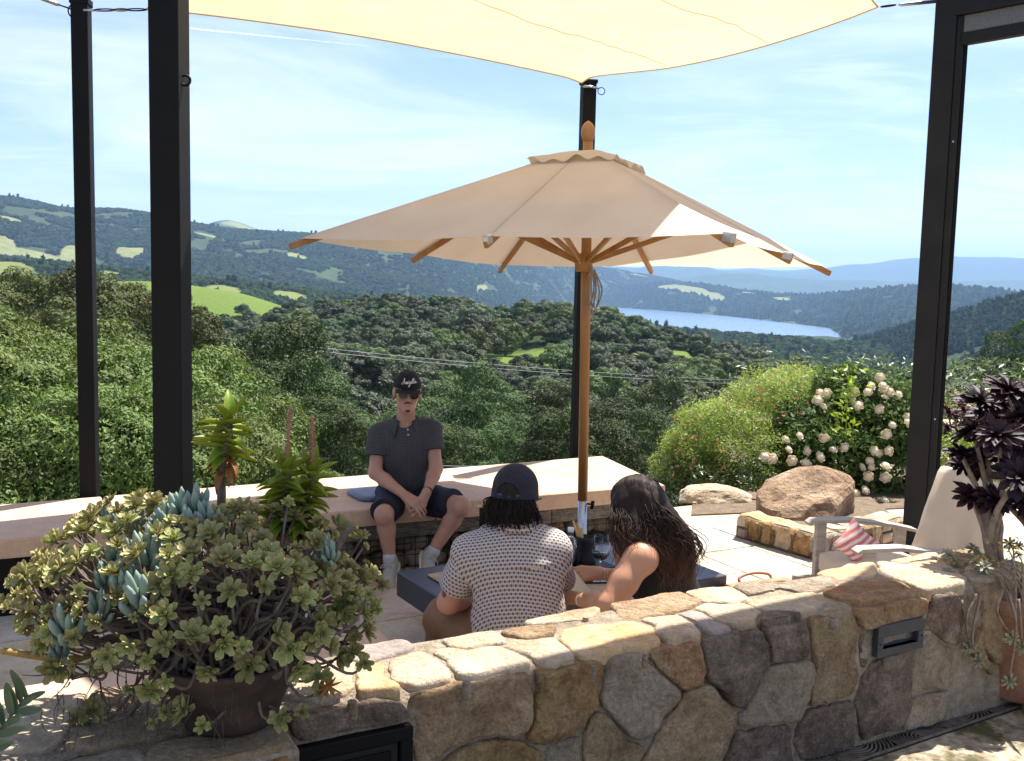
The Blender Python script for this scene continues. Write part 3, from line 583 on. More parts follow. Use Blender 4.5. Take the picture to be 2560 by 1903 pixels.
for i, (xc, yt, Yd, sc, k) in enumerate([(560, 800, 52, 0.9, 0), (640, 850, 46, 0.85, 1), (480, 790, 50, 0.85, 1), (710, 880, 50, 0.8, 0), (600, 905, 36, 0.7, 1), (770, 930, 44, 0.75, 1), (690, 960, 34, 0.6, 0), (1110, 850, 72, 1.05, 0), (960, 900, 62, 0.75, 1), (1240, 900, 70, 0.9, 1), (1330, 850, 84, 0.95, 0), (1180, 945, 52, 0.6, 0), (1420, 880, 74, 0.9, 1), (1020, 965, 48, 0.55, 0), (1330, 955, 50, 0.6, 1), (890, 980, 44, 0.5, 0), (1510, 850, 90, 1.0, 1), (1600, 840, 95, 0.95, 0), (1700, 830, 100, 0.9, 1), (1800, 815, 110, 0.9, 0), (1900, 800, 110, 0.95, 1), (1985, 770, 100, 1.1, 0), (2060, 765, 96, 1.1, 1)]):
    p = dy_(xc, yt, Yd); gz = ground_at('hillside', p[0], p[1])[0]; h_ = 6.6 if k == 0 else 6.1; sc = float(np.clip((p[2] - gz) / h_, 0.7, 1.5))
    near_tree('live_oak_tree', LVO, k, xc, yt + max(0, (p[2] - gz - sc * h_)) * 2150 / Yd, Yd, sc, h_, LVL[i], 'live oaks just beyond the bench')
# a pair of pines at the right-hand edge
def pine_proto(seed, h=12.0):
    rg = np.random.default_rng(seed); L = []
    for i in range(26):
        z = h * (0.16 + 0.8 * i / 26); a = i * 2.4; r = 2.7 * (1 - (i / 27) ** 1.5) * (0.6 + 0.5 * rg.random()); L.append((r * math.cos(a), r * math.sin(a), z, 0.8, 0.8, 0.5))
    cm = mesh('crown', *lobe_crown([(a, b, c, d * 1.25, e * 1.25, f * 1.3) for a, b, c, d, e, f in L], 26000, 0.10, rg, 0.3, 2.2, 0.4, 0.5)); cm.materials.append(M_dkoak)
    tm = mesh('trunk', *tube([(0, 0, -1), (0.1, 0, h * 0.5), (0, 0, h * 0.97)], [0.3, 0.2, 0.04], 8), smooth=True); tm.materials.append(M_bark); return cm, tm
PIN = [pine_proto(531), pine_proto(532)]
for i, (xc, yt, Yd, sc, lab) in enumerate([(2175, 722, 95, 0.85, 'bushy pine behind the dark rosette plant, second from the picture edge'), (2240, 716, 92, 0.9, 'tall pine at the very edge of the picture above the dark rosettes')]):
    p = dy_(xc, yt, Yd); gz = ground_at('hillside', p[0], p[1])[0]; sc = min(1.6, (p[2] - gz) / 12); make_tree('pine_tree', PIN[i][0], PIN[i][1], (p[0], p[1], gz), i, sc, lab, 'pines at the edge')
# ================================================================== the terrace
TH = rad(28.5); U = np.array([math.cos(TH), math.sin(TH), 0]); VV = np.array([math.sin(TH), -math.cos(TH), 0])   # along the terrace / towards the viewer
ZW, ZF, ZL, ZP = 0.85, 0.34, 0.52, 0.10          # wall top, upper floor, bench top
STONE = {
 'tan': pmat('tan_stone', [(0.30, 0.195, 0.10), (0.43, 0.30, 0.165), (0.52, 0.39, 0.245)], 7, 0.9, 1.0, 45, rand=0.12, bdist=0.04, grain=0.45),
 'gold': pmat('golden_stone', [(0.27, 0.135, 0.045), (0.44, 0.27, 0.115), (0.51, 0.37, 0.205)], 6, 0.9, 1.0, 40, rand=0.12, dist=0.6, bdist=0.04, grain=0.5),
 'grey': pmat('grey_stone', [(0.29, 0.22, 0.145), (0.41, 0.32, 0.22), (0.50, 0.405, 0.295)], 8, 0.9, 1.0, 45, rand=0.12, bdist=0.04, grain=0.42),
 'dark': pmat('dark_stone', [(0.13, 0.088, 0.058), (0.235, 0.17, 0.12), (0.36, 0.28, 0.205)], 9, 0.92, 1.0, 36, rand=0.12, dist=0.8, bdist=0.05, grain=0.55),
 'rust': pmat('rusty_stone', [(0.30, 0.145, 0.055), (0.44, 0.26, 0.125), (0.50, 0.37, 0.22)], 6, 0.9, 1.0, 40, rand=0.1, bdist=0.04, grain=0.5),
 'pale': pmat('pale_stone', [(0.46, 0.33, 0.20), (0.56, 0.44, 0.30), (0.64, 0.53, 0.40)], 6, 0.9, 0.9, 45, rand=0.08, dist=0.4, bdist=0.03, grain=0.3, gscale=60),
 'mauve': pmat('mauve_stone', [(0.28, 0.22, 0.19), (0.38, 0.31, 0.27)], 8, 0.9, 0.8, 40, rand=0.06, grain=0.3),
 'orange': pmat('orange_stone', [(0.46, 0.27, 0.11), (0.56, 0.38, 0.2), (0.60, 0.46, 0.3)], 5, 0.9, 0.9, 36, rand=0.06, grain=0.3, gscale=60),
}
M_mortar = pmat('mortar', [(0.28, 0.215, 0.145), (0.41, 0.33, 0.235), (0.50, 0.42, 0.315)], 16, 0.95, 1.0, 90, bdist=0.02, grain=0.4, gscale=160)
M_slab = pmat('peach_concrete', [(0.50, 0.33, 0.21), (0.56, 0.385, 0.255), (0.61, 0.43, 0.30)], 3, 0.8, 0.35, 60, bdist=0.01, grain=0.13, gscale=70)
M_black = pmat('black_steel', [(0.005, 0.005, 0.005), (0.009, 0.0085, 0.008)], 5, 0.55, 0.12, 90, spec=0.15, bdist=0.005, rough2=0.65)
M_frame = pmat('dark_grey_steel', [(0.010, 0.010, 0.010), (0.017, 0.0165, 0.016)], 3, 0.5, 0.1, 60, spec=0.22, bdist=0.004)
M_oldwood = pmat('weathered_wood', [(0.085, 0.07, 0.055), (0.17, 0.145, 0.115), (0.26, 0.225, 0.18)], 9, 0.85, 0.8, 16, stretch=(0.6, 6, 14), rand=0.1, grain=0.5, gscale=14)
M_flag = [pmat('flagstone_' + n, c, 5, 0.8, 0.4, 40, rand=0.10, bdist=0.012, grain=0.2, gscale=60) for n, c in (('grey', [(0.30, 0.275, 0.235), (0.40, 0.37, 0.32), (0.46, 0.43, 0.38)]), ('buff', [(0.42, 0.32, 0.20), (0.52, 0.42, 0.28), (0.57, 0.48, 0.35)]), ('rose', [(0.42, 0.30, 0.22), (0.52, 0.40, 0.31), (0.57, 0.46, 0.37)]))]
M_metal = pmat('steel_fittings', [(0.42, 0.42, 0.43), (0.55, 0.55, 0.56)], 20, 0.32, metal=1.0)
M_brass = pmat('brass', (0.55, 0.36, 0.12), 5, 0.3, metal=1.0)

# ---- ground slabs
def uv_pt(u, v, z=0.0): return U * u + VV * v + np.array([0, 0, z])       # u along terrace, v towards viewer
def to_uv(p): return float(np.dot(p, U)), float(np.dot(p, VV))
core = [(-4.2, -5.0), (10.5, -5.0), (10.5, -2.1), (-4.2, -2.1)]
def terrace_base():
    pts = [uv_pt(u, v) for u, v in [(-5, -5.6), (4.6, -6.0), (6.4, -7.6), (13, -7.6), (13, 4), (-5, 4)]]
    VF = prism([(p[0], p[1]) for p in pts], -3.5, ZP - 0.035)
    tag(obj('terrace_ground', VF, M_mortar), kind='structure')
    pts = [uv_pt(u, v) for u, v in [(-5, -2.32), (9, -2.32), (9, 6), (-5, 6)]]
    return tag(obj('upper_floor', prism([(p[0], p[1]) for p in pts], -0.03, ZF), M_floor), kind='structure')
def floor_mat():
    m, N, L, B = nodes('mossy_concrete'); tc = N.new('ShaderNodeTexCoord')
    n1 = N.new('ShaderNodeTexNoise'); n1.inputs['Scale'].default_value = 30; n1.inputs['Detail'].default_value = 8; L.new(tc.outputs['Object'], n1.inputs['Vector'])
    r1 = ramp(N, [(0.35, (0.20, 0.155, 0.10)), (0.5, (0.33, 0.27, 0.19)), (0.65, (0.42, 0.36, 0.27))]); L.new(n1.outputs['Fac'], r1.inputs[0])
    n2 = N.new('ShaderNodeTexNoise'); n2.inputs['Scale'].default_value = 5; n2.inputs['Detail'].default_value = 6; n2.inputs['Roughness'].default_value = 0.7; L.new(tc.outputs['Object'], n2.inputs['Vector'])
    r2 = ramp(N, [(0.46, (0, 0, 0)), (0.58, (1, 1, 1))]); L.new(n2.outputs['Fac'], r2.inputs[0])
    mx = N.new('ShaderNodeMix'); mx.data_type = 'RGBA'; L.new(r2.outputs[0], mx.inputs[0]); L.new(r1.outputs[0], mx.inputs[6]); mx.inputs[7].default_value = (0.07, 0.062, 0.02, 1)
    L.new(mx.outputs[2], B.inputs['Base Color']); B.inputs['Roughness'].default_value = 0.95
    bp = N.new('ShaderNodeBump'); bp.inputs['Strength'].default_value = 0.7; bp.inputs['Distance'].default_value = 0.01; L.new(n1.outputs['Fac'], bp.inputs['Height']); L.new(bp.outputs[0], B.inputs['Normal']); return m
M_floor = floor_mat()
upper = terrace_base()

# ---- flagstones of the lower patio
def flagstones():
    root = tag(obj('patio', prism([tuple(uv_pt(u, v)[:2]) for u, v in [(-4.4, -5.95), (7.6, -6.6), (7.6, -2.4), (-4.4, -2.4)]], ZP - 0.034, ZP - 0.022), M_mortar), kind='structure')
    rg = np.random.default_rng(21); cells = []
    def split(u0, u1, v0, v1, d=0):
        w_, h_ = u1 - u0, v1 - v0
        if d > 6 or (max(w_, h_) < 0.95 and rg.random() < 0.75) or max(w_, h_) < 0.6: cells.append((u0, u1, v0, v1)); return
        f = rg.uniform(0.38, 0.62)
        if w_ > h_ * rg.uniform(0.8, 1.2): split(u0, u0 + w_ * f, v0, v1, d + 1); split(u0 + w_ * f, u1, v0, v1, d + 1)
        else: split(u0, u1, v0, v0 + h_ * f, d + 1); split(u0, u1, v0 + h_ * f, v1, d + 1)
    for a in np.arange(-4.2, 7.4, 1.93): split(a, a + 1.93, -6.4, -4.4); split(a, a + 1.93, -4.4, -2.4)
    g = 0.005; n = 0
    for (u0, u1, v0, v1) in cells:
        j = rg.uniform(-0.004, 0.004, 8); q = [(u0 + g + j[0], v0 + g + j[1]), (u1 - g + j[2], v0 + g + j[3]), (u1 - g + j[4], v1 - g + j[5]), (u0 + g + j[6], v1 - g + j[7])]
        P = [uv_pt(*a, ZP) for a in q]; top = rg.uniform(-0.002, 0.003); i = 0.004; c = sum(P) / 4
        V = [p + [0, 0, -0.03] for p in P] + [p + [0, 0, top - 0.004] for p in P] + [p + (c - p) * i / np.linalg.norm(c - p) * 1.4 + [0, 0, top] for p in P]
        Fc = [(4 * k + a, 4 * k + (a + 1) % 4, 4 * k + 4 + (a + 1) % 4, 4 * k + 4 + a) for k in (0, 1) for a in range(4)] + [(8, 9, 10, 11)]
        Fc = [tuple(reversed(f)) for f in Fc]
        obj('flagstone', (V, Fc), M_flag[rg.choice(3, p=[0.4, 0.35, 0.25])], root); n += 1
flagstones()

# ---- rough stones from outlines on a plane
def stone(poly3, nrm, h, mat, parent, name='stone', seed=0, back=0.05, rough=1.0, chaikin=1, inset=0.012, grow=1.045):
    P = np.array(poly3, float); P = P.mean(0) + (P - P.mean(0)) * grow
    for _ in range(chaikin):
        Q = np.roll(P, -1, 0); P = np.stack([P * 0.9 + Q * 0.1, P * 0.1 + Q * 0.9], 1).reshape(-1, 3)
    # resample
    seg = np.linalg.norm(np.roll(P, -1, 0) - P, axis=1); cum = np.concatenate([[0], np.cumsum(seg)]); n = max(14, min(52, int(cum[-1] / 0.02)))
    tt = np.linspace(0, cum[-1], n, endpoint=False); Pc = np.vstack([P, P[:1]]); P = np.stack([np.interp(tt, cum, Pc[:, a]) for a in range(3)], 1)
    nrm = np.asarray(nrm, float) / np.linalg.norm(nrm); c = P.mean(0); rgs = seed * 1.37
    d = P - c; dl = np.linalg.norm(d, axis=1, keepdims=True); du = d / dl
    P = P + du * 0.006 * fbm(P * 22 + rgs, 3)[:, None]
    rings = [P - nrm * back, P - du * 0.001, P - du * inset * 0.5 + nrm * h * 0.62, P - du * inset * 1.5 + nrm * h * 0.95]
    for f in (0.86, 0.72, 0.58, 0.44, 0.3, 0.15): rings.append(c + (P - c) * f + nrm * h)
    V = np.vstack(rings + [c[None] + nrm * h])
    m = len(P); k0 = 2 * m
    nz = fbm(V * 11 + rgs, 4) * 0.008 + fbm(V * 3.1 + rgs * 2, 2) * 0.010 - np.abs(fbm(V * 6 + rgs * 3, 3)) * 0.010 + 0.004; nz[:m] = 0; nz[m:2 * m] *= 0.2
    rgq = np.random.default_rng(seed * 13 + 5); tl = rgq.normal(size=3) * 0.05; tl = tl - nrm * (tl @ nrm); loc_ = V - c; rid = np.abs(((loc_ @ (rgq.normal(size=3))) * 4 + 0.5 * fbm(V * 4 + rgs, 2)) % 1.0 - 0.5) * 0.010 - 0.0025; live = np.ones(len(V)); live[:m] = 0; live[m:2 * m] = 0.25
    V = V + nrm * ((nz * rough) + (loc_ @ tl) * 0.6 * live * min(1.0, rough) + rid * live * rough)[:, None]
    R = len(rings); Fc = []
    for r in range(R - 1):
        for i in range(m): Fc.append((r * m + i, r * m + (i + 1) % m, (r + 1) * m + (i + 1) % m, (r + 1) * m + i))
    for i in range(m): Fc.append(((R - 1) * m + i, (R - 1) * m + (i + 1) % m, R * m))
    # orientation
    e1, e2 = V[(1) % m] - V[0], V[m] - V[0]
    if np.dot(np.cross(P[1] - P[0], c - P[0]), nrm) < 0: Fc = [tuple(reversed(f)) for f in Fc]
    return obj(name, (V, Fc), mat, parent, smooth=True)

def poly_sd(P, poly):            # signed distance of points to a polygon (negative inside)
    poly = np.asarray(poly); Q = np.roll(poly, -1, 0); d = np.full(len(P), 1e9); ins = np.zeros(len(P), bool)
    for a, b in zip(poly, Q):
        e = b - a; w_ = P - a; t = np.clip((w_ @ e) / (e @ e + 1e-12), 0, 1); d = np.minimum(d, np.linalg.norm(w_ - t[:, None] * e, axis=1))
        c = (a[1] > P[:, 1]) != (b[1] > P[:, 1]); x = a[0] + (P[:, 1] - a[1]) * e[0] / (e[1] if abs(e[1]) > 1e-12 else 1e-12); ins ^= c & (P[:, 0] < x)
    return np.where(ins, -d, d)
def grow_polys(polys, lo, hi, gap=0.005, maxg=0.07, na=76, step=0.005):
    """let outlines grow until they meet, leaving narrow joints; returns star-shaped outlines"""
    nx, ny = int((hi[0] - lo[0]) / step), int((hi[1] - lo[1]) / step)
    gx, gy = np.meshgrid(lo[0] + (np.arange(nx) + .5) * step, lo[1] + (np.arange(ny) + .5) * step, indexing='ij'); P = np.stack([gx.ravel(), gy.ravel()], 1)
    D = np.stack([poly_sd(P, p) for p in polys]).reshape(len(polys), nx, ny)
    two = np.partition(D, 1, axis=0)[:2]; who = D.argmin(0); out = []
    for i, p in enumerate(polys):
        free = (who == i) & (D[i] < maxg) & ((two[1] - two[0]) > 2 * gap); c = np.asarray(p).mean(0); R = []
        for a in np.linspace(0, 2 * math.pi, na, endpoint=False):
            r = 0.01; dx, dy = math.cos(a), math.sin(a)
            while r < 0.7:
                ix, iy = int((c[0] + dx * r - lo[0]) / step), int((c[1] + dy * r - lo[1]) / step)
                if ix < 0 or iy < 0 or ix >= nx or iy >= ny or not free[ix, iy]: break
                r += step * 0.5
            R.append(r)
        R = np.array(R); R = np.minimum(R, (np.roll(R, 1) + np.roll(R, -1)) / 2 * 1.05)
        out.append(np.stack([c[0] + R * np.cos(np.linspace(0, 2 * math.pi, na, endpoint=False)), c[1] + R * np.sin(np.linspace(0, 2 * math.pi, na, endpoint=False))], 1))
    return out
def stone_wall():
    # plan line of the near face (from the photo: wall top near edge on z = ZW)
    A = np.array([-3.2, 0.82]); Bp = np.array([2.05, 3.72]); d = (Bp - A) / np.linalg.norm(Bp - A); nv = np.array([d[1], -d[0]])      # nv points to the viewer
    th = 0.35; root = empty('stone_wall', (0.24, 2.67, ZF)); tag(root, 'low golden fieldstone wall running along behind the seated couple', 'wall')
    a0, b0 = A, Bp; far = -nv * th
    poly = [tuple(a0), tuple(b0), tuple(b0 + far), tuple(a0 + far)]
    # mortar core, slightly uneven
    nu = 90; us = np.linspace(0, np.linalg.norm(Bp - A), nu); prof = [(0.0, ZF - 0.3), (0.0, ZF + 0.1), (0.0, ZF + 0.25), (0.0, ZW - 0.06), (0.012, ZW - 0.02), (0.05, ZW), (0.13, ZW + 0.004), (0.22, ZW + 0.004), (th - 0.04, ZW), (th - 0.008, ZW - 0.02), (th, ZW - 0.06), (th, 0.4), (th, -0.03)]
    V = []
    for s in us:
        for (w_, z) in prof: q = A + d * s - nv * w_; V.append((q[0], q[1], z))
    V = np.array(V); nrmv = np.array([nv[0], nv[1], 0]); V += nrmv * (fbm(V * 8, 3) * 0.005)[:, None]; V[:, 2] += np.where(V[:, 2] > 0.7, fbm(V * 7 + 3, 3) * 0.006, 0)
    m = len(prof); Fc = [(i * m + k, (i + 1) * m + k, (i + 1) * m + k + 1, i * m + k + 1) for i in range(nu - 1) for k in range(m - 1)]
    Fc += [tuple(range(m - 1, -1, -1)), tuple((nu - 1) * m + k for k in range(m))]
    obj('mortar_core', (V, Fc), M_mortar, root, smooth=True)
    nf = np.array([nv[0], nv[1], 0.0]); p0 = np.array([A[0], A[1], 0.0])
    def onface(px, py):
        r = ray(px, py); t = np.dot(p0 - CAM, nf) / np.dot(r, nf); return CAM + r * t
    zA = lambda l: [(700 + x / 3.176, 1500 + y / 3.176) for x, y in l]
    zB = lambda l: [(1300 + x / 3.159, 1380 + y / 3.159) for x, y in l]
    zC = lambda l: [(1900 + x / 3.285, 1400 + y / 3.285) for x, y in l]
    face = [
     (zB([(130, 960), (330, 920), (600, 925), (635, 960), (600, 1130), (520, 1370), (340, 1440), (190, 1510), (75, 1500), (45, 1430), (110, 1200), (150, 1060)]), 'gold', .035),
     (zB([(690, 930), (960, 850), (1010, 870), (1130, 990), (1260, 1110), (1200, 1200), (1040, 1400), (930, 1450), (830, 1430), (740, 1290), (640, 1210), (620, 1100)]), 'grey', .04),
     (zB([(1010, 830), (1130, 745), (1400, 765), (1430, 900), (1400, 1020), (1270, 1080), (1180, 990)]), 'rust', .03),
     (zB([(1440, 710), (1560, 655), (1870, 655), (1920, 740), (1920, 900), (1790, 1150), (1730, 1220), (1620, 1190), (1540, 1080), (1440, 960)]), 'dark', .045),
     (zB([(1280, 1095), (1470, 1025), (1580, 1130), (1690, 1250), (1680, 1400), (1600, 1560), (1560, 1690), (930, 1690), (1060, 1500), (1100, 1390)]), 'tan', .035),
     (zC([(20, 560), (200, 505), (380, 580), (410, 780), (60, 835), (20, 700)]), 'dark', .04),
     (zC([(405, 560), (620, 475), (760, 485), (790, 560), (800, 880), (760, 1100), (560, 1170), (370, 1205), (355, 1120), (425, 860)]), 'tan', .03),
     (zB([(1890, 905), (2230, 855), (2300, 900), (2290, 1180), (2140, 1320), (1790, 1390), (1705, 1340), (1760, 1200), (1830, 1050)]), 'grey', .03),
     (zC([(785, 400), (850, 345), (1330, 312), (1372, 340), (1352, 455), (890, 552), (805, 565)]), 'rust', .03),
     (zC([(1385, 345), (1430, 310), (1620, 285), (1640, 420), (1600, 670), (1500, 690), (1360, 560)]), 'dark', .04),
     (zC([(1655, 290), (1750, 285), (1790, 330), (1780, 1080), (1680, 1105), (1570, 1125), (1600, 900), (1640, 500)]), 'tan', .03),
     (zC([(1250, 780), (1390, 605), (1540, 720), (1570, 880), (1540, 1050), (1300, 1070), (1230, 1050)]), 'grey', .03),
     (zC([(980, 830), (1180, 720), (1220, 760), (1195, 1180), (800, 1330), (770, 1160), (870, 900)]), 'dark', .03),
     (zC([(1320, 1095), (1560, 1065), (1550, 1125), (1230, 1225), (1225, 1195)]), 'grey', .025),
     (zC([(380, 1230), (720, 1145), (748, 1180), (755, 1350), (420, 1460), (300, 1490), (330, 1400)]), 'dark', .035),
     (zB([(1690, 1410), (2110, 1345), (2110, 1560), (1640, 1690), (1610, 1650)]), 'dark', .03),
     (zA([(1050, 835), (1250, 775), (1980, 645), (1990, 700), (1955, 1000), (1880, 1055), (1500, 1100), (1300, 1210), (1250, 1290), (1052, 1290), (1052, 1100)]), 'tan', .03),
     (zA([(1300, 1255), (1450, 1140), (1750, 1075), (1900, 1155), (2078, 1165), (2078, 1310), (1285, 1310)]), 'gold', .03),
     (zB([(205, 1535), (450, 1445), (468, 1480), (440, 1690), (200, 1690)]), 'grey', .03),
     (zB([(505, 1250), (590, 1235), (690, 1310), (800, 1460), (900, 1510), (1010, 1490), (930, 1640), (880, 1700), (480, 1700), (500, 1500)]), 'tan', .02),
     (zA([(60, 940), (250, 905), (1000, 875), (1000, 940), (140, 1100), (100, 1020)]), 'dark', .03),
     (zA([(-260, 1035), (70, 1050), (88, 1180), (60, 1420), (-300, 1420)]), 'gold', .03),
     ([(330, 1862), (455, 1842), (600, 1842), (602, 1990), (330, 2000)], 'tan', .03),
     ([(40, 1925), (180, 1880), (320, 1868), (315, 1990), (40, 2010)], 'grey', .03),
     (zC([(805, 575), (885, 562), (880, 780), (835, 890), (805, 800)]), 'dark', .015),
    ]
    d3 = np.array([d[0], d[1], 0]); sz = lambda q: np.array([np.dot(q - p0, d3), q[2]])
    fixt = [zC([(895, 560), (1300, 475), (1300, 668), (895, 765)]), zA([(130, 1150), (1042, 965), (1042, 1400), (130, 1500)])]
    extra = [([(x * K, y * K) for x, y in l], m_, h_) for l, m_, h_ in [([(1240, 1640), (1330, 1600), (1345, 1700), (1250, 1720)], 'dark', .03), ([(2075, 1290), (2110, 1290), (2112, 1440), (2076, 1440)], 'grey', .03), ([(2124, 1280), (2180, 1270), (2180, 1400), (2124, 1400)], 'tan', .03)]]
    face = face + extra[1:]
    pol = [np.array([sz(onface(*p)) for p in pl]) for pl, _, _ in face] + [np.array([sz(onface(*p)) for p in pl]) for pl in fixt]
    pol = [np.clip(p, [-9, ZF - 0.15], [99, ZW - 0.012]) for p in pol]
    G = grow_polys(pol, (1.4, ZF - 0.1), (6.0, ZW - 0.006))
    for i, (pl, mt, h) in enumerate(face):
        q3 = [p0 + d3 * a + np.array([0, 0, b]) for a, b in G[i]]; stone(q3, nf, h * 0.5, STONE[mt], root, seed=i + 1, chaikin=0, grow=1.0, inset=0.004, rough=1.15)
    # cap stones on the top
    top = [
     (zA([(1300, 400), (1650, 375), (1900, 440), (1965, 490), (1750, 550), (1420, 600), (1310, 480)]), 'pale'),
     ([(1264, 1626), (1292, 1604), (1376, 1594), (1417, 1624), (1414, 1640), (1335, 1651), (1290, 1640)], 'pale'),
     (zB([(275, 660), (420, 605), (700, 600), (1035, 612), (1065, 680), (800, 745), (435, 800), (335, 720)]), 'orange'),
     (zB([(1055, 560), (1290, 545), (1385, 610), (1150, 675), (1085, 665)]), 'pale'),
     (zB([(1315, 520), (1385, 505), (1540, 588), (1445, 608), (1395, 595)]), 'mauve'),
     (zB([(1475, 470), (1560, 435), (1850, 455), (1895, 490), (1830, 575), (1600, 545)]), 'pale'),
     (zB([(1365, 340), (1650, 295), (1735, 330), (1795, 385), (1540, 398), (1430, 362)]), 'pale'),
     ([(1846, 1469), (1900, 1460), (2000, 1443), (2055, 1447), (2068, 1462), (1990, 1479), (1900, 1499), (1880, 1493)], 'grey'),
     ([(1881, 1511), (1965, 1498), (2018, 1495), (2021, 1504), (1952, 1530), (1902, 1528)], 'pale'),
     (zB([(190, 560), (620, 488), (690, 560), (640, 578), (330, 588)]), 'pale'),
     (zB([(825, 520), (870, 440), (1255, 368), (1325, 410), (1200, 468), (1000, 508)]), 'tan'),
     (zC([(490, 103), (760, 45), (870, 52), (800, 128), (660, 148)]), 'orange'),
     (zC([(1050, 62), (1300, 20), (1500, 25), (1640, 80), (1560, 150), (1480, 225), (1375, 282), (1250, 195), (1125, 128)]), 'pale'),
     (zC([(655, 297), (765, 225), (900, 197), (1100, 195), (1320, 298), (850, 325)]), 'rust'),
     (zA([(870, 500), (1120, 480), (1260, 510), (1330, 600), (1000, 680), (860, 640)]), 'pale'),
     (zA([(600, 640), (700, 560), (840, 510), (840, 650), (960, 690), (640, 740)]), 'orange'),
     (zA([(640, 470), (760, 420), (900, 392), (870, 470), (700, 510)]), 'mauve'),
     (zA([(180, 720), (420, 600), (560, 570), (580, 720), (300, 800)]), 'pale'),
     (zA([(60, 900), (300, 830), (760, 770), (1000, 800), (980, 845), (300, 880)]), 'grey'),
     (zA([(1050, 790), (1300, 700), (1900, 590), (1985, 610), (1500, 720), (1100, 800)]), 'grey'),
     ([(0, 1790), (60, 1762), (180, 1745), (200, 1790), (120, 1850), (0, 1850)], 'pale'),
     ([(215, 1790), (240, 1755), (420, 1745), (480, 1800), (330, 1850), (215, 1848)], 'tan'),
     (zC([(1660, 60), (1900, 20), (2050, 60), (1900, 140), (1700, 130)]), 'pale'),
     (zC([(100, 170), (420, 120), (560, 190), (380, 230), (150, 250)]), 'tan'),
     (zC([(0, 470), (170, 440), (330, 500), (190, 495), (20, 545)]), 'dark'),
     (zC([(420, 540), (640, 455), (750, 478), (600, 470)]), 'grey'),
    ]
    up = np.array([0, 0, 1.0])
    top += [([(x * K, y * K) for x, y in l], m_) for l, m_ in [([(960, 1410), (1060, 1392), (1100, 1400), (1010, 1425)], 'pale'), ([(1120, 1385), (1200, 1368), (1215, 1385), (1130, 1398)], 'tan'), ([(1225, 1352), (1310, 1335), (1318, 1350), (1230, 1366)], 'pale'), ([(1640, 1285), (1700, 1270), (1712, 1285), (1655, 1298)], 'pale'), ([(1240, 1460), (1330, 1440), (1335, 1450), (1245, 1470)], 'grey'), ([(1360, 1428), (1430, 1415), (1440, 1425), (1370, 1440)], 'tan'), ([(1945, 1215), (2010, 1205), (2030, 1215), (1960, 1228)], 'pale'), ([(2050, 1215), (2110, 1205), (2130, 1225), (2070, 1240)], 'tan')]]
    tp = [np.array([atz(p[0], p[1], ZW) for p in pl]) for pl, _ in top]; toa = lambda q: np.array([np.dot(q[:2] - A, d), np.dot(q[:2] - A, -nv)])
    GT = grow_polys([np.array([toa(q) for q in p]) for p in tp], (0.4, 0.004), (6.0, th - 0.004), gap=0.005, maxg=0.06)
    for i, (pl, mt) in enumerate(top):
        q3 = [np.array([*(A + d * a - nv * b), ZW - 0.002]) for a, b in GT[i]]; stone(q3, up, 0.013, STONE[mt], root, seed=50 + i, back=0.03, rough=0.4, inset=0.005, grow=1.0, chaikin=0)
    return root, onface, nf
wall_root, onface, wall_n = stone_wall()

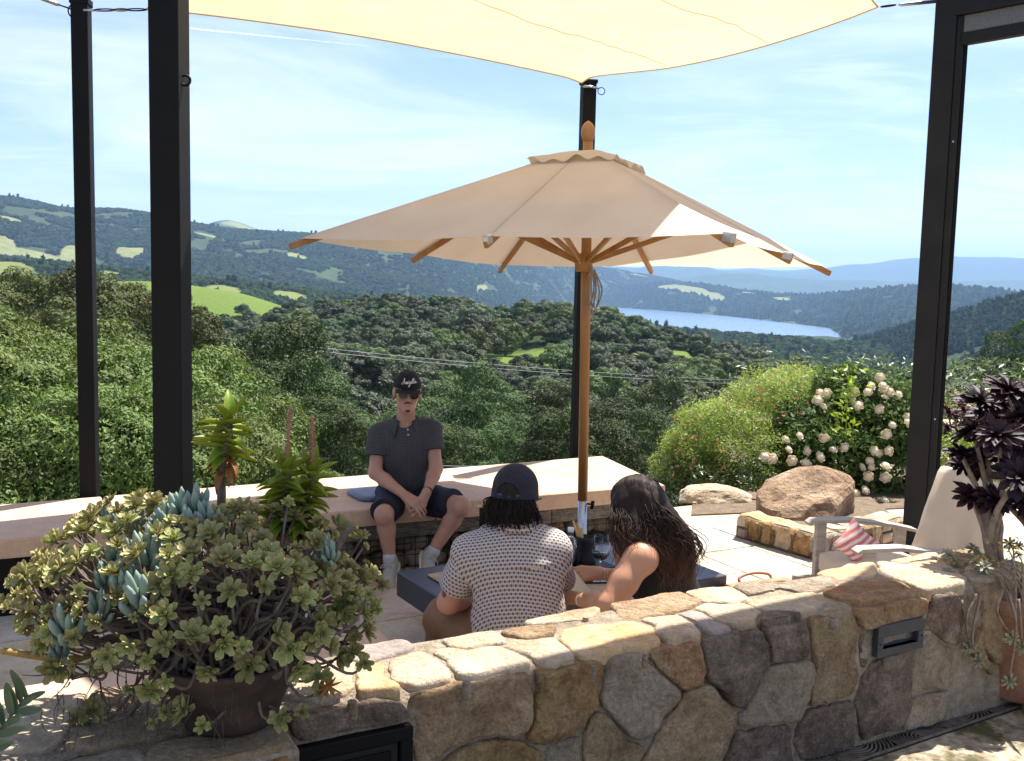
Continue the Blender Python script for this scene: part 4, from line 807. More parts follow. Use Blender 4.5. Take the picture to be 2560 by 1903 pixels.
# ---- the long bench slab with timber rail, gabion and black panel
FB = [dz_(*p, ZL) for p in [(-260, 1192), (0, 1170), (400, 1135), (900, 1094), (1445, 1052)]]
BB = [dz_(*p, ZL) for p in [(-260, 1116), (0, 1095), (400, 1063), (790, 1035), (1310, 989)]]
def bench():
    root = empty('stone_bench', (FB[3][0], FB[3][1], 0)); tag(root, 'long peach concrete bench on a stone-filled wire cage', 'bench')
    # straight slab pieces with a joint
    f0, f1, b0, b1 = FB[0], FB[4], BB[0], BB[4]
    def lerp(a, b, t): return a + (b - a) * t
    for (t0, t1) in ((0.0, 0.235), (0.235, 0.63), (0.63, 1.0)):
        g = 0.0012; P = [lerp(f0, f1, t0 + g), lerp(f0, f1, t1 - g), lerp(b0, b1, t1 - g), lerp(b0, b1, t0 + g)]
        zt, zb = ZL, ZL - 0.105; c = sum(P) / 4; V = []
        for z, ins in ((zb, 0.004), (zb + 0.012, 0.0), (zt - 0.016, 0.0), (zt - 0.005, 0.004), (zt, 0.014)):
            for p in P:
                q = p + (c - p) / np.linalg.norm(c - p) * ins; V.append((q[0], q[1], z))
        Fc = [(3, 2, 1, 0)] + [(4 * k + a, 4 * k + (a + 1) % 4, 4 * k + 4 + (a + 1) % 4, 4 * k + 4 + a) for k in range(4) for a in range(4)] + [(16, 17, 18, 19)]
        obj('seat_slab', (V, Fc), M_slab, root)
    d = (f1 - f0); Ltot = np.linalg.norm(d[:2]); d = d / Ltot; nv = np.array([d[1], -d[0], 0])
    def bx(s0, s1, w0, w1, z0, z1, b=0.004):     # s along, w inward from the front edge
        VF = bbox(s0, s1, -w1, -w0, z0, z1, b); M = np.eye(4); M[:3, 0] = d; M[:3, 1] = nv; M[:3, 2] = (0, 0, 1); M[:3, 3] = [f0[0], f0[1], 0]
        return xf(VF, M)
    s_of = lambda p: float(np.dot(p - f0, d))
    sb = s_of(dz_(133, 1160, ZL)); zr0, zr1 = 0.315, 0.413
    cuts = [sb, s_of(dz_(640, 1115, ZL)), s_of(dz_(970, 1090, ZL)), s_of(dz_(1200, 1070, ZL)), Ltot - 0.02]
    for a, b in zip(cuts[:-1], cuts[1:]): obj('timber_rail', bx(a + 0.002, b - 0.002, 0.035, 0.10, zr0, zr1), M_oldwood, root)
    obj('back_core', bx(0.02, Ltot - 0.03, 0.36, 0.6, -0.05, 0.412), M_mortar, root)
    obj('black_panel', bx(0.0, sb - 0.01, 0.03, 0.12, -0.02, 0.41), M_black, root)
    # gabion stones
    rg = np.random.default_rng(33); gm = [STONE['tan'], STONE['grey'], STONE['pale'], STONE['gold']]
    s = sb + 0.05; n = 0
    rows = [(0.15, 0.11), (0.262, 0.105)]
    M = np.eye(4); M[:3, 0] = d; M[:3, 1] = nv; M[:3, 2] = (0, 0, 1); M[:3, 3] = [f0[0], f0[1], 0]
    import bmesh
    protos = []
    for q in range(9):
        bm = bmesh.new(); bmesh.ops.create_icosphere(bm, subdivisions=2, radius=1.0); V = np.array([v.co[:] for v in bm.verts]); Fc = [tuple(v.index for v in f.verts) for f in bm.faces]; bm.free()
        V = np.sign(V) * np.abs(V) ** 0.75; V = V * (1 + 0.28 * fbm(V * 0.9 + q * 7.1, 3))[:, None]; protos.append((V, Fc))
    pm = {}
    for zc, hh in rows:
        s = sb + 0.06 + rg.random() * 0.05
        while s < Ltot - 0.08:
            w_ = rg.uniform(0.085, 0.15); q = int(rg.integers(0, 9)); mt = int(rg.integers(0, 4)); key = (q, mt)
            if key not in pm: pm[key] = mesh('gabion_stone', *protos[q], smooth=True); pm[key].materials.append(gm[mt])
            o = bpy.data.objects.new('gabion_stone', pm[key]); COL.objects.link(o)
            pos = (M @ np.array([s + w_ / 2, -0.115 - 0.02 * rg.random(), zc + rg.uniform(-0.008, 0.008), 1]))[:3]
            o.location = pos; o.scale = (w_ * 0.52, 0.06, hh * rg.uniform(0.44, 0.55)); o.rotation_euler = (rg.normal() * 0.15, rg.normal() * 0.25, TH + rg.normal() * 0.1); adopt(o, root)
            s += w_ * 0.98
    wires = []
    for zz in np.arange(0.125, 0.33, 0.0735): wires.append(tube([(sb, -0.045, zz), (Ltot - 0.03, -0.045, zz)], 0.0026, 5))
    for ss in np.arange(sb + 0.03, Ltot - 0.03, 0.0735): wires.append(tube([(ss, -0.041, 0.0), (ss, -0.041, 0.32)], 0.0026, 5))
    for ss in np.arange(sb + 0.4, Ltot - 0.03, 0.62): wires.append(tube([(ss, -0.05, 0.0), (ss, -0.05, 0.33)], 0.011, 6))
    o = obj('wire_grid', xf(join(*wires), M), M_frame, root); tag(o, kind='stuff')
    return root, M, Ltot, s_of
bench_root, BM, BL, s_of = bench()

# ---- steel posts
def post(name, px, py_top, base, wdt, label, z0, ztop=None, dep=None, rz=TH, parts=()):
    ztop = ztop or 3.5
    root = empty(name, (base[0], base[1], z0)); tag(root, label, 'post', 'black steel posts')
    M = T(base[0], base[1], 0) @ Rm('Z', rz)
    obj('shaft', xf(bbox(-wdt / 2, wdt / 2, -wdt / 2, wdt / 2, z0, ztop, 0.006, 2), M), M_black, root)
    return root, M
# far left post behind the bench, its cap and the fittings of the sails
pl = dy_(195, 1060, 6.12); zt = dy_(186, 8, 6.12)[2]
pA, MA = post('steel_post', 0, 0, pl, 0.098, 'slim black steel post standing behind the bench, farthest to the left', -2.5, zt, rz=rad(8))
obj('cap', xf(bbox(-0.055, 0.055, -0.055, 0.055, zt - 0.012, zt + 0.028, 0.004), MA), M_black, pA)
pm_ = dy_(377, 1100, 4.6)
pB, MB_ = post('steel_post', 0, 0, pm_, 0.138, 'thick black steel post rising right behind the succulent bowl', 0.0, 5.2, rz=rad(-3))
e = xf(torus(0.022, 0.006, 14, 6), T(pm_[0] + 0.079, pm_[1] - 0.02, dy_(413, 172, 4.55)[2]) @ Rm('X', rad(90)))
obj('eye_bolt', e, M_black, pB, smooth=True)
pc = dy_(1253, 975, 8.12); zt2 = dy_(1287, 180, 8.12)[2]
pC, MC = post('steel_post', 0, 0, pc, 0.108, 'black steel post behind the parasol pole', -2.5, zt2, rz=rad(12))
obj('cap', xf(bbox(-0.062, 0.062, -0.062, 0.062, zt2 - 0.012, zt2 + 0.02, 0.004), MC), M_black, pC)
# lean it the way it shows
def lean(o, dx):
    o.rotation_euler = (0, dx, 0)
# right-hand frame: two-part post, beams and a rolled screen running towards the viewer
def screen_frame():
    Yd = 6.75; b = dy_(1990, 1180, Yd); base = (b[0], b[1], 0.0); root = empty('screen_frame', base); tag(root, 'dark steel screen frame with post and overhead beams at the right edge', 'frame')
    rz = rad(-22); M = T(b[0], b[1], 0) @ Rm('Z', rz); top = 4.6
    obj('post', xf(bbox(-0.10, 0.035, -0.075, 0.075, 0.0, top, 0.006, 2), M), M_frame, root)
    obj('channel', xf(bbox(0.036, 0.085, -0.055, 0.055, 0.0, top, 0.004, 1), M), M_frame, root)
    obj('track', xf(bbox(0.086, 0.112, -0.035, 0.035, 0.0, top - 0.4, 0.003, 1), M), M_black, root)
    zb = dy_(2095, 55, Yd)[2]; Lb = 3.2; yaw = rad(-50)
    M2 = T(b[0], b[1], 0) @ Rm('Z', yaw)
    obj('beam', xf(bbox(0.03, Lb, -0.06, 0.06, zb + 0.04, zb + 0.24, 0.005), M2), M_frame, root)
    obj('fascia', xf(bbox(0.03, Lb, -0.075, 0.075, zb + 0.241, zb + 0.5, 0.005), M2), M_frame, root)
    zc = dy_(2095, 98, Yd)[2]
    obj('screen_rail', xf(bbox(0.09, Lb, -0.03, 0.03, zc - 0.02, zc + 0.055, 0.004), M2), M_frame, root)
    obj('rolled_screen', xf(bbox(0.10, Lb, -0.022, 0.022, zc + 0.056, zb + 0.039, 0.003), M2), pmat('screen_mesh', [(0.12, 0.125, 0.13), (0.17, 0.175, 0.18)], 60, 0.8), root)
    for zz in (1.05, 2.9): obj('screw', xf(lathe([(0.0001, 0), (0.007, 0), (0.006, 0.003), (0.0001, 0.004)], 10), M @ T(0.06, -0.056, zz) @ Rm('X', rad(90))), M_metal, root)
    return root, b
frame_root, frame_b = screen_frame()
# ================================================================== shade sails and parasol
def fabric(name, c, transl, bscale=900, bump=0.15, rough=0.9, wrinkle=0.0, wave=True):
    m, N, L, B = nodes(name); tc = N.new('ShaderNodeTexCoord')
    n = N.new('ShaderNodeTexNoise'); n.inputs['Scale'].default_value = 3.0; n.inputs['Detail'].default_value = 7; L.new(tc.outputs['Object'], n.inputs['Vector'])
    r = ramp(N, [(0.3, tuple(x * 0.9 for x in c)), (0.7, c)]); L.new(n.outputs['Fac'], r.inputs[0]); L.new(r.outputs[0], B.inputs['Base Color']); B.inputs['Roughness'].default_value = rough; B.inputs['Specular IOR Level'].default_value = 0.1
    n2 = N.new('ShaderNodeTexNoise'); n2.inputs['Scale'].default_value = bscale; L.new(tc.outputs['Object'], n2.inputs['Vector'])
    n3 = N.new('ShaderNodeTexNoise'); n3.inputs['Scale'].default_value = 9; n3.inputs['Detail'].default_value = 4; L.new(tc.outputs['Object'], n3.inputs['Vector'])
    ma = N.new('ShaderNodeMath'); ma.operation = 'MULTIPLY_ADD'; L.new(n3.outputs['Fac'], ma.inputs[0]); ma.inputs[1].default_value = wrinkle; L.new(n2.outputs['Fac'], ma.inputs[2])
    bp = N.new('ShaderNodeBump'); bp.inputs['Strength'].default_value = bump; bp.inputs['Distance'].default_value = 0.004; L.new(ma.outputs[0], bp.inputs['Height']); L.new(bp.outputs[0], B.inputs['Normal'])
    if transl > 0:
        tr = N.new('ShaderNodeBsdfTranslucent'); L.new(r.outputs[0], tr.inputs[0]); L.new(bp.outputs[0], tr.inputs['Normal']); mx = N.new('ShaderNodeMixShader'); mx.inputs[0].default_value = transl
        L.new(B.outputs[0], mx.inputs[1]); L.new(tr.outputs[0], mx.inputs[2]); L.new(mx.outputs[0], N['Material Output'].inputs['Surface'])
    return m
M_sail = fabric('sail_cloth', (0.80, 0.615, 0.38), 0.48, 500, 0.3, wrinkle=8)
M_canopy = fabric('parasol_canvas', (0.74, 0.65, 0.535), 0.32, 700, 0.2, wrinkle=3)
M_teak = pmat('teak', [(0.26, 0.11, 0.028), (0.36, 0.17, 0.05), (0.43, 0.22, 0.075)], 6, 0.42, 0.15, 30, stretch=(1, 1, 0.12), spec=0.4, bdist=0.004)
M_hem = pmat('sail_hem', [(0.60, 0.42, 0.20), (0.66, 0.48, 0.25)], 20, 0.9)
M_cord = pmat('cord', [(0.22, 0.18, 0.13), (0.34, 0.29, 0.22)], 60, 0.9)

def coons(e0, e1, e2, e3, n):     # e0: A->B, e1: B->C, e2: D->C, e3: A->D
    def rs(P):
        P = spline(P, 12); d = np.concatenate([[0], np.cumsum(np.linalg.norm(np.diff(P, axis=0), axis=1))]); t = np.linspace(0, d[-1], n); return np.stack([np.interp(t, d, P[:, k]) for k in range(3)], 1)
    a, b, c, d = rs(e0), rs(e1), rs(e2), rs(e3); u = np.linspace(0, 1, n)[None, :, None]; v = np.linspace(0, 1, n)[:, None, None]
    S = (1 - v) * a[None] + v * c[None] + (1 - u) * d[:, None] + u * b[:, None] - ((1 - u) * (1 - v) * a[0] + u * (1 - v) * a[-1] + (1 - u) * v * c[0] + u * v * c[-1])
    return S, (a, b, c, d)
def sail(name, e0, e1, e2, e3, label, n=110):
    S, ed = coons(e0, e1, e2, e3, n); u = np.linspace(0, 1, n); w_ = np.minimum.outer(np.minimum(u, 1 - u), np.ones(n)); w_ = np.minimum(w_, w_.T)
    S[..., 2] += 0.02 * fbm(np.dstack([S[..., 0] * 1.3, S[..., 1] * 3.5, S[..., 2]]), 3) * np.minimum(1, w_ * 12) + 0.004 * fbm(np.dstack([S[..., 0] * 6, S[..., 1] * 22, S[..., 2]]), 2) * np.minimum(1, w_ * 12)
    for cn in (ed[0][0], ed[0][-1], ed[1][-1], ed[2][0]):      # tension creases running out of the corners
        dv = S - cn; dd = np.linalg.norm(dv, axis=-1); th_ = np.arctan2(dv[..., 1], dv[..., 0]); S[..., 2] += 0.010 * np.sin(th_ * 34 + 1.3) * np.exp(-dd / 0.9) * np.minimum(1, w_ * 14)
    idx = np.arange(n * n).reshape(n, n); Fc = np.dstack([idx[:-1, :-1], idx[:-1, 1:], idx[1:, 1:], idx[1:, :-1]]).reshape(-1, 4)
    root = empty(name, ed[0][0]); tag(root, label, 'shade sail', 'shade sails')
    obj('cloth', (S.reshape(-1, 3), Fc), M_sail, root, smooth=True)
    for k in (n // 3, 2 * n // 3): obj('seam', tube(S[k, 1:-1] - [0, 0, 0.002], 0.0025, 4), M_sail, root)
    for e in ed: obj('hem', tube(e, 0.006, 6), M_hem, root, smooth=True)
    return root, ed
A_ = dy_(318, 21, 6.2); B_ = dy_(1262, 180, 7.95); C_ = dy_(1905, 15, 6.45); D_ = dy_(1150, -700, 3.8)
eAB = [A_] + [dy_(x, y, 6.2 + 1.75 * t) for x, y, t in ((410, 28, .12), (600, 52, .32), (796, 81, .52), (1000, 119, .74), (1150, 150, .89), (1225, 167, .965))] + [B_]
eBC = [B_] + [dy_(x, y, 7.95 - 1.5 * t) for x, y, t in ((1285, 167, .035), (1340, 160, .12), (1460, 146, .3), (1600, 116, .52), (1730, 78, .74), (1830, 44, .89))] + [C_]
D_ = np.array([0.15, 4.25, 3.92])
eDC = [D_, np.array([0.6, 4.42, 3.86]), np.array([0.95, 4.80, 3.79]), np.array([1.2, 5.25, 3.75]), np.array([1.6, 5.78, 3.73]), np.array([2.02, 6.18, 3.735]), C_]
eAD = [A_, np.array([-1.95, 6.03, 3.70]), np.array([-1.45, 5.72, 3.76]), np.array([-0.6, 4.95, 3.85]), D_]
sail1, ed1 = sail('shade_sail', eAB, eBC, eDC, eAD, 'cream triangular shade sail stretched between the black posts overhead')
# its fittings
def link_loop(c, axis, L_, W_, r=0.0045):
    a = np.asarray(axis, float); a /= np.linalg.norm(a); u, v, _ = frame_of(a); t = np.linspace(0, 2 * math.pi, 25)
    return tube([np.asarray(c) + a * (L_ / 2 * math.cos(x)) + u * (W_ / 2 * math.sin(x)) for x in t], r, 6, False)
pt = dy_(208, 22, 6.1)
ax = A_ - pt; Ld = np.linalg.norm(ax); ax = ax / Ld
for f, l in ((0.17, 0.10), (0.5, 0.075), (0.80, 0.10)): obj('carabiner', link_loop(pt + ax * Ld * f, ax, l * 1.15, 0.05), M_black, sail1, smooth=True)
obj('eye_bolt', tube([pt - ax * 0.07, pt + ax * 0.03], 0.008, 8), M_metal, sail1, smooth=True)
obj('link', tube([pt + ax * Ld * 0.3, pt + ax * Ld * 0.66], 0.007, 6), M_metal, sail1, smooth=True)
q0 = dy_(2042, 2, 6.7); ax2 = q0 - C_
obj('turnbuckle', tube([C_ + ax2 * 0.32, C_ + ax2 * 0.36, C_ + ax2 * 0.9, C_ + ax2 * 0.96], [0.005, 0.012, 0.012, 0.005], 8), M_metal, sail1, smooth=True)
obj('carabiner', link_loop(C_ + ax2 * 0.16, ax2, 0.12, 0.05), M_black, sail1, smooth=True)
h0 = dy_(1275, 188, 8.0); obj('carabiner', link_loop(h0, (1, 0, 0.05), 0.09, 0.045), M_metal, sail1, smooth=True)
obj('pin', tube([dy_(1268, 186, 7.99), dy_(1300, 192, 8.05)], 0.008, 8), M_metal, sail1, smooth=True)
obj('ring', xf(torus(0.028, 0.0035, 18, 6), T(*dy_(1305, 198, 8.05)) @ Rm('X', rad(90))), M_black, sail1, smooth=True)
# cable of the neighbouring sail, tied to the far left post
c0 = dy_(166, 24, 6.1); c1 = dy_(60, -14, 5.9)
cb_ = empty('sail_cable', c1); tag(cb_, 'steel turnbuckle cable with a ring tied to the slim left post', 'cable')
obj('ring', xf(torus(0.040, 0.0045, 20, 6), T(c0[0] - 0.01, c0[1], c0[2]) @ Rm('X', rad(90))), M_black, cb_, smooth=True)
dc = c1 - c0; obj('wire', tube([c0 + dc * 0.1, c1 + dc * 2.0], 0.005, 6), M_metal, cb_, smooth=True); obj('turnbuckle', tube([c0 + dc * 0.35, c0 + dc * 0.4, c0 + dc * 0.72, c0 + dc * 0.77], [0.005, 0.012, 0.012, 0.005], 8), M_metal, cb_, smooth=True)
# the neighbouring sail above the viewer: out of the picture, its shadow lies along the wall
sl = np.array([math.cos(SUN_EL) * math.sin(SUN_AZ), math.cos(SUN_EL) * math.cos(SUN_AZ), math.sin(SUN_EL)]) / math.sin(SUN_EL)
def up_to(p, z): return np.asarray(p, float) + sl * (z - p[2])
zs = 3.95
E_ = up_to(dz_(1893, 1232, ZW), zs); w1 = [up_to(dz_(x, y, ZW), zs) for x, y in ((1800, 1288), (1650, 1322), (1440, 1372), (1200, 1432), (900, 1500), (640, 1540))]
w2 = [up_to(dz_(x, y, ZW), zs) for x, y in ((1930, 1258), (2000, 1290), (2070, 1312))]
G_ = up_to(dz_(180, 1640, ZW), zs); H_ = up_to(dz_(2350, 1380, ZW), zs); I_ = np.array([1.2, -1.2, 4.0])
sail2, ed2 = sail('shade_sail', [G_] + w1[::-1] + [E_], [E_] + w2 + [H_], [I_, (H_ + I_) / 2 + np.array([-.3, .2, 0]), H_], [G_, (G_ + I_) / 2 + np.array([.3, .2, 0]), I_], 'cream shade sail above the camera that shades the stone wall')

# ---- parasol
def parasol():
    c = np.array([0.401, 5.8, 2.083]); s, h = 1.15, 0.62
    R = (np.array(Matrix.Rotation(0.007, 4, 'Y')) @ np.array(Matrix.Rotation(-0.034, 4, 'X')) @ np.array(Matrix.Rotation(-0.475, 4, 'Z')))[:3, :3]
    L2W = lambda p: c + R @ np.asarray(p, float)
    b = dy_(1259, 1300, 5.83); root = empty('parasol', (b[0], b[1], 0)); tag(root, 'square beige canvas parasol on a teak pole over the table', 'parasol')
    # canopy: four panels, each in two halves, sagging a little between the ribs
    n = 22; V = []; Fc = []
    edge = []
    for k in range(4):
        a0 = np.array([[-1, -1], [1, -1], [1, 1], [-1, 1]][k], float); a1 = np.array([[1, -1], [1, 1], [-1, 1], [-1, -1]][k], float)
        for i in range(n): edge.append(a0 + (a1 - a0) * i / n)
    edge = np.array(edge); m = len(edge); rows = 16
    for j in range(rows + 1):
        f = 0.10 + 0.90 * j / rows
        for i in range(m):
            q = (i % (n // 2)) / (n / 2); between = math.sin(math.pi * q); sag = 0.012 * between * f * f
            inward = 1 - 0.006 * between * f
            z = h * (1 - f) - sag; x, y = edge[i] * s * f * inward
            V.append(L2W((x, y, z)))
    for j in range(rows):
        for i in range(m): Fc.append((j * m + i, j * m + (i + 1) % m, (j + 1) * m + (i + 1) % m, (j + 1) * m + i))
    can = obj('canopy', (np.array(V), Fc), M_canopy, root, smooth=True)
    # seams and the wind vent
    for k, e in enumerate([(0, -1), (1, 0), (0, 1), (-1, 0)]):
        P = [L2W((e[0] * s * f, e[1] * s * f, h * (1 - f) + 0.001)) for f in np.linspace(0.2, 1.0, 10)]
        obj('seam', tube(P, 0.0022, 4), M_canopy, can)
    vn = []; vf = []; rr = 5
    for j in range(rr + 1):
        f = 0.02 + 0.21 * j / rr
        for i in range(m):
            x, y = edge[i] * s * f; wob = 0.014 * math.sin(i * 1.1) * (j == rr) + 0.01 * math.sin(i * 0.5 + 1) * (j >= rr - 1)
            vn.append(L2W((x, y, h * 0.79 + 0.014 + 0.085 * (1 - (f / 0.23) ** 1.7) + wob)))
    for j in range(rr):
        for i in range(m): vf.append((j * m + i, j * m + (i + 1) % m, (j + 1) * m + (i + 1) % m, (j + 1) * m + i))
    obj('vent', (np.array(vn), vf), M_canopy, can, smooth=True)
    # ribs and struts
    def bar(p, q, w_, t_):
        p, q = np.asarray(p), np.asarray(q); d = q - p; Ln = np.linalg.norm(d); d = d / Ln; u = np.cross((0, 0, 1), d); u /= np.linalg.norm(u); v = np.cross(d, u)
        M = np.eye(4); M[:3, 0], M[:3, 1], M[:3, 2], M[:3, 3] = d, u, v, p; return xf(bbox(0, Ln, -w_ / 2, w_ / 2, -t_ / 2, t_ / 2, 0.003), M)
    for (ex, ey) in [(-1, -1), (0, -1), (1, -1), (1, 0), (1, 1), (0, 1), (-1, 1), (-1, 0)]:
        e = np.array([ex, ey]) * s; tip = L2W((e[0] * 1.03, e[1] * 1.03, -0.018 - 0.028)); hubt = L2W((e[0] * 0.05, e[1] * 0.05, h * 0.95 - 0.030))
        rib = obj('rib', bar(hubt, tip, 0.024, 0.034), M_teak, root)
        mid = L2W((e[0] * 0.52, e[1] * 0.52, h * 0.48 - 0.05)); dn = unit(np.array(R @ np.array([ex, ey, 0]))); low = L2W((0, 0, -0.045)) + dn * 0.045
        obj('strut', bar(low, mid, 0.020, 0.030), M_teak, rib)
        if (ex, ey) in ((0, -1), (1, -1), (1, 0)): obj('rib_tip_bracket', bar(L2W((e[0] * 0.99, e[1] * 0.99, -0.01)), L2W((e[0] * 1.035, e[1] * 1.035, -0.022)), 0.03, 0.042), M_metal, rib)
    ap = L2W((0, 0, h + 0.02)); bt = np.array([b[0], b[1], 0.38])
    axis = unit(ap - bt); tz = lambda z: bt + axis * ((z - bt[2]) / axis[2])
    obj('pole', tube([tz(0.62), ap], 0.0295, 20), M_teak, root, smooth=True)
    obj('finial', tube([ap + axis * t for t in (0.0, 0.02, 0.05, 0.085, 0.105, 0.118)], [0.030, 0.036, 0.042, 0.036, 0.022, 0.004], 18), M_teak, root, smooth=True)
    hub = L2W((0, 0, -0.05)); hb = obj('hub', tube([hub - axis * 0.055, hub - axis * 0.05, hub + axis * 0.045, hub + axis * 0.05], [0.045, 0.052, 0.052, 0.045], 18), M_teak, root, smooth=True)
    for k in range(8):
        a = -0.475 + k * math.pi / 4; obj('hub_bolt', xf(lathe([(0.0001, 0), (0.007, 0), (0.007, 0.008), (0.0001, 0.01)], 8), T(*(hub + np.array([math.cos(a) * 0.05, math.sin(a) * 0.05, 0]))) @ Rm('Z', a) @ Rm('Y', rad(90))), M_metal, hb)
    obj('sleeve', tube([tz(0.0), tz(0.68)], 0.0275, 18), M_metal, root, smooth=True)
    k0 = tz(0.60); obj('clamp_knob', join(tube([k0, k0 + np.array([0.055, -0.02, 0])], 0.006, 8), tube([k0 + np.array([0.055, -0.02, -0.028]), k0 + np.array([0.06, -0.02, 0.02])], 0.011, 8)), M_black, root, smooth=True)
    obj('base', xf(lathe([(0.0001, 0), (0.25, 0.0), (0.25, 0.03), (0.24, 0.045), (0.05, 0.06), (0.042, 0.14), (0.0001, 0.14)], 28), T(b[0], b[1], ZP + 0.003)), M_black, root, smooth=True)
    # the looped cord
    t0 = hub + np.array([0.045, -0.05, -0.03])
    for k, (dx, Ln) in enumerate(((0.0, 0.25), (0.02, 0.27), (0.035, 0.24), (-0.012, 0.22))):
        a = t0; P = [a, a + [dx - 0.02, -0.01, -Ln * 0.5], a + [dx * 0.7, 0, -Ln], a + [dx + 0.028, 0.01, -Ln * 0.55], a + [0.012, 0, -0.01]]
        obj('pull_cord', tube(spline(P, 8), 0.0042, 6), M_cord, root, smooth=True)
    return root, b
par_root, par_b = parasol()

# ================================================================== table and what stands on it
M_table = pmat('blackened_steel_top', [(0.012, 0.015, 0.022), (0.022, 0.027, 0.038), (0.034, 0.036, 0.046)], 3.5, 0.28, 0.05, 30, spec=0.6, rough2=0.5, bdist=0.003)
TZ = 0.45; ta = rad(31); TU = np.array([math.cos(ta), math.sin(ta), 0]); TV = np.array([math.sin(ta), -math.cos(ta), 0])
t0 = dz_(861, 1240, TZ); TL, TW = 1.47, 0.80
def table():
    c = t0 + TU * TL / 2 + TV * TW / 2; root = empty('low_table', (c[0], c[1], 0)); tag(root, 'low black steel block table the couple leans on', 'table')
    M = np.eye(4); M[:3, 0], M[:3, 1], M[:3, 2] = TU, -TV, (0, 0, 1); M[:3, 3] = [t0[0], t0[1], 0]
    obj('top', xf(bbox(0, TL, -TW, 0, TZ - 0.125, TZ, 0.004), M), M_table, root)
    obj('base', xf(bbox(0.25, TL - 0.25, -TW + 0.15, -0.15, ZP + 0.004, TZ - 0.126, 0.004), M), M_black, root)
    return root
table()
M_vase = pmat('black_clay', [(0.010, 0.010, 0.010), (0.02, 0.019, 0.018)], 10, 0.6, 0.2, 30)
M_board = pmat('board_wood', [(0.30, 0.17, 0.08), (0.42, 0.27, 0.14), (0.5, 0.35, 0.2)], 6, 0.5, 0.1, 20, stretch=(1, 8, 1))
M_bread = pmat('breadstick', [(0.55, 0.32, 0.10), (0.68, 0.44, 0.17)], 30, 0.7, 0.3, 80)
def glass_mat(name, tint=(1, 1, 1), rough=0.0):
    m, N, L, B = nodes(name); B.inputs['Transmission Weight'].default_value = 1.0; B.inputs['Base Color'].default_value = rgba(tint); B.inputs['Roughness'].default_value = rough; B.inputs['IOR'].default_value = 1.45
    tc = N.new('ShaderNodeTexCoord'); nz = N.new('ShaderNodeTexNoise'); nz.inputs['Scale'].default_value = 4; L.new(tc.outputs['Object'], nz.inputs['Vector']); mr = N.new('ShaderNodeMapRange'); L.new(nz.outputs['Fac'], mr.inputs['Value']); mr.inputs['To Min'].default_value = rough; mr.inputs['To Max'].default_value = rough + 0.02; L.new(mr.outputs[0], B.inputs['Roughness']); return m
M_glass = glass_mat('clear_glass'); M_wine = pmat('red_wine', (0.02, 0.004, 0.01), 5, 0.05, spec=0.6)
tray_c = dz_(1268, 1232, TZ)
tr = tag(obj('serving_tray', xf(bbox(-0.14, 0.14, -0.10, 0.10, 0.0015, 0.014, 0.004), T(tray_c[0], tray_c[1], TZ) @ Rm('Z', ta)), M_vase), 'flat black serving tray under the black vase', 'tray')
vc = dz_(1270, 1222, TZ + 0.014)
va = tag(obj('vase', xf(lathe([(0.0001, 0), (0.052, 0), (0.056, 0.006), (0.050, 0.03), (0.044, 0.075), (0.043, 0.115), (0.047, 0.140), (0.044, 0.142), (0.039, 0.115), (0.039, 0.02), (0.0001, 0.02)], 32), T(vc[0], vc[1], TZ + 0.0145)), M_vase, smooth=True), 'small flared black clay pot holding breadsticks on the tray', 'pot')
for k, (dx, dy, tx, ty) in enumerate(((-0.028, 0.0, -0.30, 0.04), (-0.018, 0.012, -0.20, 0.1), (-0.02, -0.014, -0.12, -0.05))):
    a = vc + [dx * 0.3, dy, 0.02 + 0.01]; bb = a + np.array([tx * 0.2, ty * 0.2, 0.19 - 0.015 * k]); tag(obj('breadstick', tube([a, (a + bb) / 2 + [0.002, 0, 0], bb], [0.0065, 0.0075, 0.006], 8), M_bread, smooth=True), ['longest golden breadstick leaning left in the black pot', 'middle golden breadstick standing in the black pot', 'shortest golden breadstick at the front of the black pot'][k], 'breadstick', 'breadsticks in the pot')
gc = dz_(1302, 1258, TZ)
def wineglass():
    root = empty('wine_glass', (gc[0], gc[1], TZ)); tag(root, 'stemmed glass with a little red wine in front of the woman', 'wine glass'); M = T(gc[0], gc[1], TZ + 0.001)
    pr = [(0.0001, 0), (0.036, 0.0), (0.036, 0.002), (0.006, 0.006), (0.0038, 0.012), (0.0036, 0.085), (0.006, 0.096), (0.028, 0.108), (0.043, 0.128), (0.046, 0.143), (0.041, 0.175), (0.033, 0.222), (0.0318, 0.222), (0.0398, 0.175), (0.0446, 0.143), (0.0416, 0.129), (0.027, 0.1098), (0.0001, 0.100)]
    obj('bowl_and_stem', xf(lathe(pr, 36, False), M), M_glass, root, smooth=True)
    obj('wine', xf(lathe([(0.0001, 0.101), (0.026, 0.1105), (0.0408, 0.1295), (0.0425, 0.136), (0.0001, 0.136)], 32), M), M_wine, root, smooth=True)
wineglass()
bc = dz_(1236, 1238, TZ)
def bottle():
    root = empty('water_bottle', (bc[0], bc[1], TZ)); tag(root, 'clear glass water bottle half hidden by the patterned shirt', 'bottle'); M = T(bc[0], bc[1], TZ + 0.001)
    obj('glass', xf(lathe([(0.0001, 0), (0.034, 0), (0.036, 0.005), (0.036, 0.13), (0.030, 0.16), (0.015, 0.175), (0.014, 0.205), (0.0125, 0.205), (0.0125, 0.176), (0.028, 0.158), (0.033, 0.13), (0.033, 0.006), (0.0001, 0.004)], 28, False), M), M_glass, root, smooth=True)
    obj('stopper', xf(lathe([(0.0001, 0.19), (0.012, 0.19), (0.016, 0.206), (0.016, 0.222), (0.0001, 0.224)], 20), M), pmat('white_stopper', (0.8, 0.8, 0.78), 5, 0.5), root, smooth=True)
bottle()
pc2 = dz_(1289, 1268, TZ)
